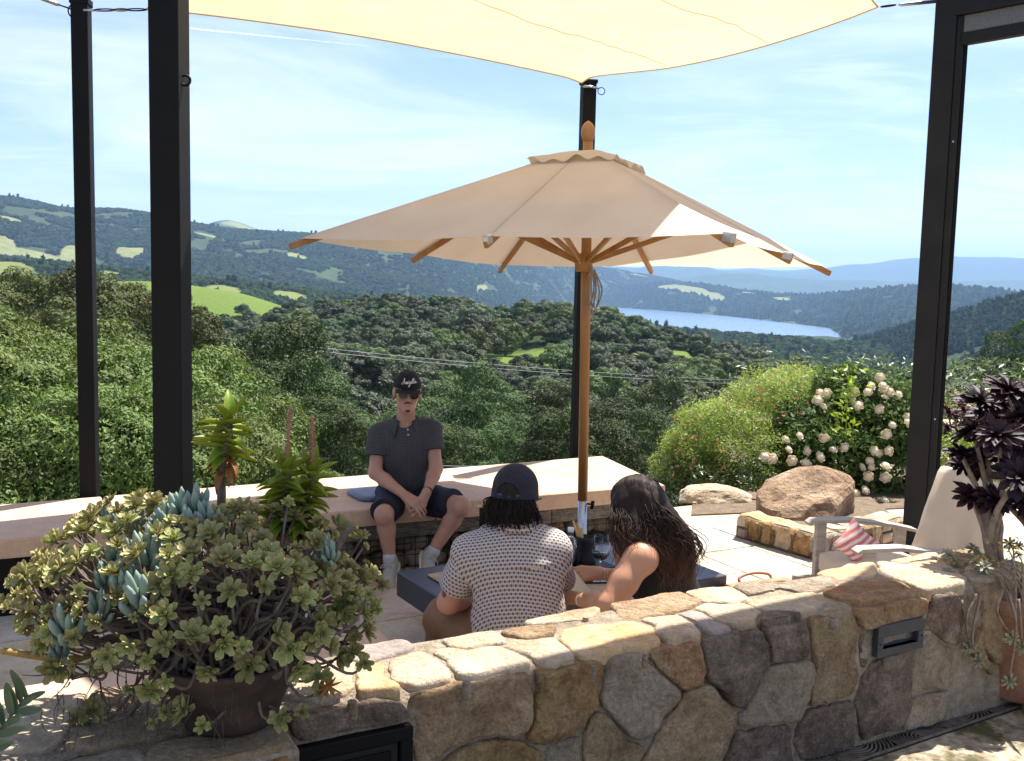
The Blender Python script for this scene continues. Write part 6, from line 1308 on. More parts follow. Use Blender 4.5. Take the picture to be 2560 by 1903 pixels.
    for k, (x0, y0, x1, y1, x2, y2) in enumerate(((2128, 1290, 2110, 1380, 2122, 1430), (2190, 1290, 2205, 1360, 2190, 1475), (2175, 1280, 2165, 1330, 2195, 1380), (2120, 1290, 2098, 1340, 2104, 1400), (2210, 1300, 2215, 1350, 2218, 1400))):
        yy = TPY - 0.31; st.append((spline([dy_(x0, y0, yy), dy_(x1, y1, yy - .03), dy_(x2, y2, yy - .01)], 8), np.linspace(0.006, 0.0035, 17))); put('rosette', sm, dy_(x2, y2 + 4, yy - .02), (0.1, -0.9, -0.2), k, 0.035, sd)
    tag(tubes_obj('trailing_stems', st, M_stem, sd, 5), kind='stuff'); Vf = np.vstack([f[0] for f in fl]); obj('yellow_flowers', (Vf, np.arange(len(Vf)).reshape(-1, 4)), M_yel, sd)['kind'] = 'stuff'
    # dark strap leaves at the base
    lv = []
    for k in range(60): lv.append((leaf_shape(0.09 + 0.05 * rg.random(), 0.012, 0.004, lance, curl=-0.8), T(TPX - 0.12 + 0.12 * rg.normal(), TPY - 0.1 + 0.07 * rg.normal(), z0 + 0.36) @ Rm('Z', rg.random() * 6.28) @ Rm('Y', -rad(rg.uniform(10, 70)))))
    sl_ = put('strap_leaves', leaf_mesh('strap_leaves', leaf_join(lv), succ_mat('dark_strap', (0.012, 0.016, 0.010), (0.03, 0.035, 0.02), (0.05, 0.05, 0.03), 0.1, 0.4, 0.1)), (0, 0, 0), (0, 0, 1), 0, 1.0, sd)
    sl_.matrix_basis = Matrix.Identity(4); sl_['kind'] = 'stuff'
terracotta()

# ---- olive twig poking in at the lower left
def olive_twig():
    root = empty('olive_branch', dy_(-40, 1640, 1.75)); tag(root, 'grey-green olive twig poking in at the lower left corner', 'branch'); M_ol = leafmat('olive_twig_leaves', [(0.10, 0.14, 0.07), (0.16, 0.20, 0.11)], 0.25, 0.5, 0.15, 20)
    P = spline([dy_(-90, 1690, 1.7), dy_(-30, 1620, 1.72), dy_(20, 1560, 1.75), dy_(62, 1505, 1.78)], 8); obj('twig', tube(P, np.linspace(0.004, 0.0012, len(P)), 6), M_twig, root, smooth=True)
    lf = leaf_shape(0.055, 0.0075, 0.001, obl, nu=8, nv=4, curl=0.2, cup=0.2); lm = leaf_mesh('leaf', lf, M_ol); rg = np.random.default_rng(6)
    for k in range(22):
        p = P[min(len(P) - 1, int(k * len(P) / 22))]; sd = -1 if k % 2 else 1; d = unit(np.array([0.75 if sd > 0 else 0.1, 0.2 * rg.normal(), 0.25 if sd > 0 else 0.95]) + 0.22 * rg.normal(size=3)); u = unit(np.cross((0, -1, 0.4), d)); M = np.eye(4); M[:3, 0] = d; M[:3, 1] = u; M[:3, 2] = np.cross(d, u); M[:3, :3] *= rg.uniform(0.7, 1.1); M[:3, 3] = p
        o = bpy.data.objects.new('leaf', lm); COL.objects.link(o); o.matrix_basis = Matrix(M.tolist()); adopt(o, root)
olive_twig()

# ================================================================== bed on the right: planter, boulder, roses, salvia
def sub_rock(seed, sx, sy, sz, rough=0.22, n=4):
    import bmesh
    bm = bmesh.new(); bmesh.ops.create_icosphere(bm, subdivisions=n, radius=1.0); V = np.array([v.co[:] for v in bm.verts]); Fc = [tuple(v.index for v in f.verts) for f in bm.faces]; bm.free()
    rg = np.random.default_rng(seed)
    for k in range(10):          # flat broken faces
        d = sphere_pts(1, rg)[0]; lim = rg.uniform(0.62, 0.85); t = V @ d; V = V - np.outer(np.maximum(0, t - lim), d) * 0.9
    V = V * (1 + rough * 0.35 * fbm(V * 1.4 + seed, 3) + rough * 0.22 * fbm(V * 5 + seed, 3))[:, None]; return V * [sx, sy, sz], Fc
bo = dy_(1752, 1118, 7.62); tag(obj('boulder', xf(sub_rock(41, 0.54, 0.34, 0.44), T(bo[0], bo[1], ZP - 0.01) @ Rm('Z', 0.3)), pmat('brown_boulder', [(0.20, 0.13, 0.075), (0.36, 0.235, 0.14), (0.46, 0.34, 0.23)], 4, 0.9, 1.0, 22, dist=0.6, bdist=0.05, grain=0.4, gscale=50), smooth=False), 'large brown boulder behind the low stone planter', 'boulder')
fr = dy_(1540, 1158, 8.25); tag(obj('flat_rock', xf(sub_rock(43, 0.36, 0.22, 0.12), T(fr[0], fr[1] + .05, ZP + 0.02) @ Rm('Z', 0.2)), STONE['pale'], smooth=False), 'flat pale rock lying beside the shrub at the paving edge', 'rock')
def planter():
    root = empty('stone_planter', dz_(1772, 1217, 0)); tag(root, 'low triangular planter of rough tan stones in front of the boulder', 'planter')
    a, b = dz_(1597, 1165, ZP), dz_(1772, 1217, ZP); c = dy_(1968, 1172, 7.15); c[2] = ZP
    rg = np.random.default_rng(44); hh = 0.165; mats = ['tan', 'grey', 'mauve', 'gold', 'pale']
    def run(p, q, seed):
        d = q - p; Ln = np.linalg.norm(d); d = d / Ln; nv = np.array([d[1], -d[0], 0.0]); s = 0
        M = np.eye(4); M[:3, 0], M[:3, 1], M[:3, 2], M[:3, 3] = d, nv, (0, 0, 1), p
        obj('core', xf(bbox(0.01, Ln - 0.01, -0.20, -0.012, 0.0, hh - 0.012, 0.01), M), M_mortar, root)
        while s < Ln - 0.03:
            w_ = min(rg.uniform(0.10, 0.19), Ln - s); split = rg.random() < 0.35; zs = [(0.002, hh * 0.48), (hh * 0.52, hh - 0.004)] if split else [(0.002, hh - 0.004)]
            for z0, z1 in zs:
                j = rg.normal(size=8) * 0.006; pts = [(s + 0.006, z0), (s + w_ / 2, z0 + j[0]), (s + w_ - 0.006, z0), (s + w_ - 0.006 + j[1], (z0 + z1) / 2), (s + w_ - 0.006, z1), (s + w_ / 2, z1 + j[2] * .5), (s + 0.006, z1), (s + 0.006 + j[3], (z0 + z1) / 2)]
                stone([p + d * u_ + np.array([0, 0, z_]) - nv * 0.012 for u_, z_ in pts], nv, 0.018, STONE[mats[int(rg.integers(0, 5))]], root, seed=int(rg.integers(1, 99)), grow=1.0)
            s += w_
        s = 0
        while s < Ln - 0.05:
            w_ = min(rg.uniform(0.16, 0.3), Ln - s); j = rg.normal(size=8) * 0.014
            pts = [(s + 0.006, -0.205 + j[0]), (s + w_ / 2, -0.21 + j[1]), (s + w_ - 0.006, -0.205), (s + w_ - 0.006, -0.1 + j[2]), (s + w_ - 0.006, 0.004), (s + w_ / 2, 0.01 + j[3] * .4), (s + 0.006, 0.004), (s + 0.006, -0.1)]
            stone([p + d * u_ + nv * v_ + np.array([0, 0, hh - 0.014]) for u_, v_ in pts], (0, 0, 1), 0.02, STONE[['pale', 'pale', 'orange', 'tan'][int(rg.integers(0, 4))]], root, seed=int(rg.integers(1, 99)), back=0.02, rough=0.5, grow=1.0)
            s += w_
    run(a, b, 1); run(b, c, 2)
    obj('soil', prism([tuple(a[:2]), tuple(b[:2]), tuple(c[:2]), (c[0] + 0.1, 8.2), (a[0] + 0.45, 8.1)], ZP + 0.001, ZP + 0.085), M_bed, root)
planter()
# garden bed ground behind
gb = [dz_(1500, 1120, ZP), dz_(1600, 1116, ZP), dz_(1800, 1112, ZP), np.array([6.5, 9.0, 0]), np.array([9, 14, 0]), np.array([3.2, 14, 0]), np.array([1.75, 9.2, 0])]
tag(obj('garden_bed', prism([tuple(p[:2]) for p in gb], -2.0, ZP + 0.012), M_bed), kind='structure')
M_path = pmat('sandy_path', [(0.42, 0.32, 0.19), (0.55, 0.43, 0.28)], 8, 0.95, 0.5, 60)
tag(obj('gravel_path', prism([(4.4, 10.6), (9.0, 9.6), (10.0, 14), (5.6, 14)], ZP - 0.02, ZP + 0.02), M_path), kind='structure')

M_rosel = leafmat('rose_leaves', [(0.035, 0.075, 0.018), (0.07, 0.125, 0.03), (0.12, 0.19, 0.05)], 0.35, 0.6, 0.1, 5, 0.2)
M_salv = leafmat('salvia_leaves', [(0.15, 0.235, 0.04), (0.25, 0.335, 0.075), (0.38, 0.43, 0.13)], 0.45, 0.5, 0.1, 2.5, 0.4)
M_salv2 = leafmat('salvia_under_leaves', [(0.05, 0.09, 0.03), (0.09, 0.14, 0.04), (0.15, 0.2, 0.06)], 0.35, 0.4, 0.1, 2.5, 0.5)
M_petal = pmat('cream_petals', [(0.80, 0.70, 0.50), (0.86, 0.82, 0.68)], 14, 0.6, transl=0.35, rand=0.05)
M_redfl = pmat('red_flowers', [(0.45, 0.09, 0.05), (0.55, 0.16, 0.10)], 20, 0.6, transl=0.3)
M_lime = leafmat('lime_shoot_leaves', [(0.22, 0.32, 0.03), (0.32, 0.42, 0.05)], 0.5, 0.4, 0.05, 6, 0.4)
def bush_leaves(C, R, n, leaf, mat, rg, shell=0.55, aspect=0.6, lump_f=2.2, lump_a=0.22, zmin=0.02, spray=0.0):
    d = sphere_pts(n, rg); d[:, 2] = np.where(d[:, 2] < -0.4, -d[:, 2], d[:, 2]); k = (1 + lump_a * fbm(d * lump_f + C[0], 4)) * (shell + (1 - shell) * rg.random(n) ** 0.5); P = np.array(C) + d * np.array(R) * k[:, None]
    if spray > 0: P[:, 2] += spray * np.abs(rg.normal(size=n)) * (d[:, 2] > 0.3) * (rg.random(n) < 0.25)
    ok = P[:, 2] > zmin; return cards(P[ok], d[ok] + [0, 0, 0.3], leaf, aspect, 0.8, rg)
def rose_mesh(seed):
    import bmesh
    rg = np.random.default_rng(seed); bm = bmesh.new(); bmesh.ops.create_icosphere(bm, subdivisions=3, radius=0.30); V = np.array([v.co[:] for v in bm.verts]); Fc = [tuple(v.index for v in f.verts) for f in bm.faces]; bm.free()
    a = np.arctan2(V[:, 1], V[:, 0]); r = np.linalg.norm(V[:, :2], axis=1); sw = np.sin(r * 46 + a * 1.0 + seed) * 0.5 + np.sin(a * 5 + r * 12 + seed) * 0.5; V = V * (1 + 0.085 * sw)[:, None] * [1, 1, 0.78]; it = [((V, Fc, np.zeros(len(V))), np.eye(4))]
    lf = leaf_shape(0.36, 0.20, 0.012, obl, nu=6, nv=5, curl=0.55, cup=0.35)
    for (n, tl, off) in ((6, 4, 0.0), (6, 34, 0.5)):
        for k in range(n): it.append((lf, Rm('Z', 6.283 * (k + off + rg.random() * .3) / n) @ T(0.12, 0, -0.14) @ Rm('Y', -rad(tl + 8 * rg.normal()))))
    V, Fc, _ = leaf_join(it); m = mesh('rose', V, Fc, True); m.materials.append(M_petal); return m
ROSES = [rose_mesh(i) for i in range(3)]
def roses():
    rg = np.random.default_rng(91); b = dy_(1870, 1115, 9.0); root = empty('rose_bush', (b[0], b[1], 0.0)); tag(root, 'big rose bush covered in cream-white roses', 'rose bush')
    parts = []
    for (px, py, yy, rx, ry, rz) in ((1880, 940, 9.2, 0.55, 0.5, 0.62), (1800, 1000, 9.0, 0.5, 0.45, 0.45), (1930, 1040, 9.0, 0.45, 0.4, 0.55), (1760, 950, 9.3, 0.45, 0.4, 0.4), (1850, 880, 9.4, 0.4, 0.4, 0.35), (1950, 960, 9.3, 0.4, 0.4, 0.5)):
        C = dy_(px, py, yy); parts.append(bush_leaves(C, (rx, ry, rz), 5200, 0.028, M_rosel, rg, shell=0.6, aspect=0.75, lump_a=0.3))
    V = np.vstack([p[0] for p in parts]); tag(obj('foliage', (V, np.arange(len(V)).reshape(-1, 4)), M_rosel, root), kind='stuff')
    st = []
    for k in range(26):
        a = np.array([b[0] + 0.15 * rg.normal(), b[1] + 0.1 * rg.normal(), 0.0]); p = dy_(rg.uniform(1720, 1980), rg.uniform(850, 1080), rg.uniform(8.9, 9.4)); st.append((spline([a, (a + p) / 2 + [0.1 * rg.normal(), 0, 0.15], p], 6), np.linspace(0.012, 0.004, 13)))
    tag(tubes_obj('canes', st, M_twig, root, 5), kind='stuff')
    Z = [(1330, 275), (1385, 275), (1310, 335), (1355, 385), (1620, 265), (1755, 215), (1725, 265), (1850, 215), (1862, 244), (1900, 265), (1980, 285), (1870, 305), (1600, 330), (1640, 380), (1820, 410), (1045, 660), (1160, 630), (1070, 745), (1220, 755), (1330, 805), (1360, 650), (1440, 745), (1530, 725), (1095, 835), (870, 805), (930, 820), (1210, 855), (1780, 755), (1820, 775), (1900, 755), (1880, 615), (1930, 540), (1740, 840), (1755, 890), (1680, 890), (1875, 880), (1730, 965), (1870, 975), (1530, 1085), (1625, 1110), (1705, 1080), (1620, 1195), (1790, 1205), (1860, 1165), (1860, 1255), (1965, 1190), (2050, 470), (2060, 520), (1825, 145)]
    for k, (zx, zy) in enumerate(Z):
        p = aty(1650 + zx / 3.318, 900 + zy / 3.318, 8.42 + 0.0004 * (900 - zy) + 0.08 * rg.random()); put('rose', ROSES[k % 3], p, unit(np.array([0.5 * rg.normal(), -0.8, 0.5 + 0.3 * rg.normal()])), k, rg.uniform(0.08, 0.12), root)
    # lime green shoot
    P = spline([dy_(1835, 960, 8.7), dy_(1838, 880, 8.68), dy_(1842, 800, 8.66)], 8); obj('young_shoot', tube(P, np.linspace(0.006, 0.002, len(P)), 6), M_lime, root)
    Q = np.repeat(P, 9, 0) + rg.normal(size=(len(P) * 9, 3)) * [0.07, 0.05, 0.02]; V, Fc = cards(Q, np.tile([0, -0.6, 0.6], (len(Q), 1)), 0.032, 0.7, 0.5, rg); obj('shoot_leaves', (V, Fc), M_lime, root)['kind'] = 'stuff'
    # salvia
    b2 = dy_(1590, 1130, 9.0); root = empty('salvia_shrub', (b2[0], b2[1], 0)); tag(root, 'mounded yellow-green shrub with tiny red flowers next to the rose bush', 'shrub')
    top, low = [], []
    for (px, py, yy, rx, ry, rz) in ((1560, 960, 9.4, 0.5, 0.45, 0.42), (1680, 900, 9.7, 0.55, 0.5, 0.42), (1620, 1010, 9.2, 0.55, 0.45, 0.42), (1500, 1010, 9.3, 0.36, 0.4, 0.36), (1740, 880, 9.9, 0.4, 0.4, 0.38)):
        C = dy_(px, py, yy); top.append(bush_leaves(C, (rx, ry, rz), 9500, 0.017, M_salv, rg, 0.62, 0.55, 3.0, 0.25, 0.02, spray=0.05))
    for (px, py, yy, rx, ry, rz) in ((1530, 1080, 9.1, 0.42, 0.4, 0.40), (1640, 1080, 9.0, 0.45, 0.4, 0.36), (1480, 1070, 9.2, 0.22, 0.3, 0.36), (1720, 1040, 9.2, 0.4, 0.35, 0.4)):
        C = dy_(px, py, yy); low.append(bush_leaves(C, (rx, ry, rz), 6500, 0.018, M_salv2, rg, 0.7, 0.55, 3.0, 0.2, 0.02))
    V = np.vstack([p[0] for p in top]); tag(obj('foliage', (V, np.arange(len(V)).reshape(-1, 4)), M_salv, root), kind='stuff'); V = np.vstack([p[0] for p in low]); tag(obj('under_foliage', (V, np.arange(len(V)).reshape(-1, 4)), M_salv2, root), kind='stuff')
    fl = []
    for k in range(70):
        p = dy_(rg.uniform(1452, 1700), 0, 9.0); t = rg.random(); px = 1455 + 300 * t ** 1.3; py = 985 - 160 * t + rg.normal() * 40 + (120 if rg.random() < .3 else 0); p = dy_(px, py, rg.uniform(8.7, 9.1)); fl.append(cards(p + rg.normal(size=(4, 3)) * 0.012, np.tile([0, -1, 0.3], (4, 1)), 0.011, 0.8, 0.6, rg))
    V = np.vstack([f[0] for f in fl]); obj('red_flowers', (V, np.arange(len(V)).reshape(-1, 4)), M_redfl, root)['kind'] = 'stuff'
    sp = []
    for k in range(120):
        t = rg.random(); px = 1455 + 330 * t; py = 960 - 130 * t + 20 * rg.normal(); a = dy_(px, py + 50, 9.3); sp.append((np.array([a, a + [0.03 * rg.normal(), 0, 0.16 + 0.08 * rg.random()]]), np.array([0.0022, 0.0012])))
    tag(tubes_obj('flower_stalks', sp, M_salv, root, 4), kind='stuff')
    # bronze aeonium further back and a yellow-flowered edging behind it
    q = dy_(2075, 965, 9.6); root = empty('bronze_aeonium', (q[0], q[1], 0.05)); tag(root, 'bronze rosette plant standing farther back, just right of the frame post', 'aeonium')
    for k in range(22):
        p = dy_(rg.uniform(2045, 2130), rg.uniform(868, 955), rg.uniform(9.4, 9.9)); obj('stem', tube(spline([np.array([q[0], q[1], 0.05]), (p + [q[0], q[1], 0.3]) / 2, p], 5), np.linspace(0.014, 0.007, 11), 6), M_stem, root, smooth=True); put('rosette', AEB, p, unit(np.array([0.5 * rg.normal(), -0.5, 0.9])), k, rg.uniform(0.07, 0.11), root)
    q = dy_(2075, 870, 11.5); root = empty('yellow_flower_clump', (q[0], q[1], 0.05)); tag(root, 'clump of yellow wildflowers beyond the bronze rosettes', 'flowers')
    Q = np.array([dy_(rg.uniform(1990, 2260), rg.uniform(845, 905), rg.uniform(11, 13)) for _ in range(500)]); V, Fc = cards(Q, np.tile([0, -0.5, 1.0], (len(Q), 1)), 0.035, 0.5, 0.8, rg); obj('flowers', (V, Fc), pmat('wild_yellow', [(0.40, 0.32, 0.04), (0.3, 0.3, 0.08)], 3, 0.8, transl=0.4), root)['kind'] = 'stuff'
    Q = np.array([np.array([q[0] + 1.2 * rg.normal(), q[1] + 0.6 * rg.normal(), rg.uniform(0.05, 1.15)]) for _ in range(5000)]); V, Fc = cards(Q, np.tile([0, -0.5, 1.0], (len(Q), 1)), 0.04, 0.5, 0.8, rg); obj('foliage', (V, Fc), M_salv2, root)['kind'] = 'stuff'
    q = dy_(2110, 1060, 8.6); root = empty('green_clump', (q[0], q[1], 0.012)); tag(root, 'low leafy clump with yellow flecks behind the chair cushion', 'plant')
    V, Fc = bush_leaves((q[0], q[1] + .1, 0.25), (0.45, 0.3, 0.45), 3500, 0.025, M_salv, rg, 0.5); obj('foliage', (V, Fc), M_salv, root)['kind'] = 'stuff'
roses()

# ================================================================== lounge chair, pillow, bag
M_grey_teak = pmat('silvered_teak', [(0.30, 0.26, 0.22), (0.40, 0.36, 0.31), (0.47, 0.43, 0.38)], 8, 0.75, 0.3, 24, stretch=(0.4, 8, 8), bdist=0.004)
M_cush = fabric('cushion_canvas', (0.66, 0.56, 0.43), 0.0, 600, 0.25, wrinkle=4)
def soft_box(x0, x1, y0, y1, z0, z1, puff=0.03, n=10, noise=0.004):
    import bmesh
    bm = bmesh.new(); bmesh.ops.create_cube(bm, size=2.0); bmesh.ops.subdivide_edges(bm, edges=list(bm.edges), cuts=n, use_grid_fill=True)
    V = np.array([v.co[:] for v in bm.verts]); bm.verts.index_update(); Fc = [tuple(v.index for v in f.verts) for f in bm.faces]; bm.free()
    h = np.array([(x1 - x0) / 2, (y1 - y0) / 2, (z1 - z0) / 2]); c = np.array([(x0 + x1) / 2, (y0 + y1) / 2, (z0 + z1) / 2]); r = min(h) * 0.55
    W = V * h; inner = np.clip(W, -(h - r), h - r); d = W - inner; dn = np.linalg.norm(d, axis=1, keepdims=True); W = inner + np.where(dn > 1e-9, d / np.maximum(dn, 1e-9) * np.minimum(dn, r), 0)
    ax = int(np.argmin(h)); o1, o2 = [k for k in range(3) if k != ax]; bulge = np.clip(1 - V[:, o1] ** 2, 0, 1) * np.clip(1 - V[:, o2] ** 2, 0, 1); W[:, ax] += np.sign(V[:, ax]) * (np.abs(V[:, ax]) > 0.9) * puff * bulge; W = W + noise * fbm(W * 9, 3)[:, None] * np.sign(V)
    return W + c, Fc
def chair():
    fa, na = dz_(1800, 1128, 0.62), dz_(1822, 1196, 0.60)      # arm fronts, far and near
    c = (fa + na) / 2; side = unit(na - fa); wd = np.linalg.norm(na - fa); bk = unit(np.array([0.99, 0.10, 0.0])); side = np.array([bk[1], -bk[0], 0.0]); wd = 0.60; root = empty('lounge_chair', (c[0], c[1], 0)); tag(root, 'weathered teak lounge chair with beige cushions behind the wall', 'chair')
    M = np.eye(4); M[:3, 0], M[:3, 1], M[:3, 2] = bk * 0.84, -side, (0, 0, 1); M[:3, 3] = [c[0], c[1], 0]; hw = wd / 2
    for s_ in (-1, 1):
        pr = [(-0.03, 0.604), (0.0, 0.622), (0.25, 0.628), (0.55, 0.600), (0.72, 0.57), (0.72, 0.552), (0.55, 0.582), (0.25, 0.609), (0.0, 0.603), (-0.03, 0.592)]
        V, Fc = prism(pr, s_ * hw - 0.04, s_ * hw + 0.04); V = V[:, [0, 2, 1]]; obj('arm', xf((V, [tuple(reversed(f)) for f in Fc]), M), M_grey_teak, root)
        for lx, z1 in ((0.06, 0.598), (0.62, 0.575)):
            V, Fc = prism([(lx - 0.035, ZP + 0.003), (lx + 0.025, ZP + 0.003), (lx + 0.035, z1), (lx - 0.028, z1)], s_ * hw - 0.022, s_ * hw + 0.022); V = V[:, [0, 2, 1]]; obj('leg', xf((V, [tuple(reversed(f)) for f in Fc]), M), M_grey_teak, root)
        obj('side_rail', xf(bbox(-0.14, 0.66, s_ * (hw - 0.05) - 0.015, s_ * (hw - 0.05) + 0.015, 0.26, 0.315, 0.006), M), M_grey_teak, root)
    obj('front_rail', xf(bbox(0.0, 0.03, -hw + 0.06, hw - 0.06, 0.25, 0.31, 0.005), M), M_grey_teak, root)
    for k in range(7): obj('seat_slat', xf(bbox(0.05 + 0.085 * k, 0.115 + 0.085 * k, -hw + 0.03, hw - 0.03, 0.316, 0.334, 0.003), M), M_grey_teak, root)
    Mb = M @ T(0.60, 0, 0.34) @ Rm('Y', rad(20))
    for k in range(6): obj('back_slat', xf(bbox(0.165, 0.185, -hw + 0.07 + k * 0.105, -hw + 0.14 + k * 0.105, 0.0, 0.62, 0.004), Mb), M_grey_teak, root)
    obj('seat_cushion', xf(soft_box(0.02, 0.62, -hw + 0.055, hw - 0.055, 0.336, 0.46, 0.015), M), M_cush, root, smooth=True)
    obj('back_cushion', xf(soft_box(0.0, 0.16, -hw + 0.05, hw - 0.05, 0.08, 0.66, 0.03), Mb), M_cush, root, smooth=True)
    # striped pillow
    m, N, L, B = nodes('red_striped_cloth'); tc = N.new('ShaderNodeTexCoord'); mp = N.new('ShaderNodeMapping'); L.new(tc.outputs['Object'], mp.inputs[0]); mp.inputs['Rotation'].default_value = (0, 0.5, 0)
    wv = N.new('ShaderNodeTexWave'); wv.wave_type = 'BANDS'; wv.bands_direction = 'Z'; wv.inputs['Scale'].default_value = 9; wv.inputs['Distortion'].default_value = 2.5; wv.inputs['Detail'].default_value = 4; L.new(mp.outputs[0], wv.inputs[0])
    r = ramp(N, [(0.2, (0.74, 0.64, 0.58)), (0.5, (0.68, 0.36, 0.33)), (0.8, (0.58, 0.17, 0.16))]); L.new(wv.outputs['Fac'], r.inputs[0]); L.new(r.outputs[0], B.inputs['Base Color']); B.inputs['Roughness'].default_value = 0.9
    pp = dy_(1856, 1212, 5.2); V, Fc = soft_box(-0.17, 0.17, -0.17, 0.17, -0.03, 0.03, 0.05); V = V * [1, 1, 1]; ex = 1 + 0.18 * (np.abs(V[:, 0]) * np.abs(V[:, 1]) / 0.0289) ** 2; V[:, :2] *= ex[:, None]
    tag(obj('pillow', xf((V, Fc), T(pp[0], pp[1], 0.555) @ np.diag([.5, .5, .5, 1.0]) @ Rm('Z', 0.2) @ Rm('X', rad(72)) @ Rm('Z', rad(45))), m, smooth=True), 'small red-and-white striped pillow standing on the lounge chair', 'pillow')
    # leather bag behind the wall
    g = dz_(1655, 1262, 0.42); root = empty('tote_bag', (g[0], g[1], 0.0)); tag(root, 'tan leather tote bag on the paving behind the wall', 'bag'); M_lea = pmat('tan_leather', [(0.33, 0.15, 0.075), (0.45, 0.24, 0.13)], 9, 0.5, 0.2, 60); M_can = fabric('bag_canvas', (0.68, 0.55, 0.46), 0, 600, 0.2)
    Mg = T(g[0], g[1], 0) @ Rm('Z', rad(24)); obj('body', xf(soft_box(-0.20, 0.20, -0.06, 0.06, ZP + 0.003, 0.40, 0.02), Mg), M_can, root, smooth=True); obj('trim', xf(bbox(-0.19, 0.19, -0.064, 0.064, 0.385, 0.412, 0.01, 2), Mg), M_lea, root)
    for s_ in (-0.05, 0.05): obj('handle', xf(tube(spline([(-0.1, s_, 0.40), (-0.09, s_ * 1.4, 0.43), (0, s_ * 1.6, 0.442), (0.09, s_ * 1.4, 0.43), (0.1, s_, 0.40)], 6), 0.008, 8), Mg), M_lea, root, smooth=True)
    obj('strap', xf(bbox(-0.05, -0.025, -0.07, -0.065, 0.30, 0.425, 0.001), Mg), M_can, root)
chair()

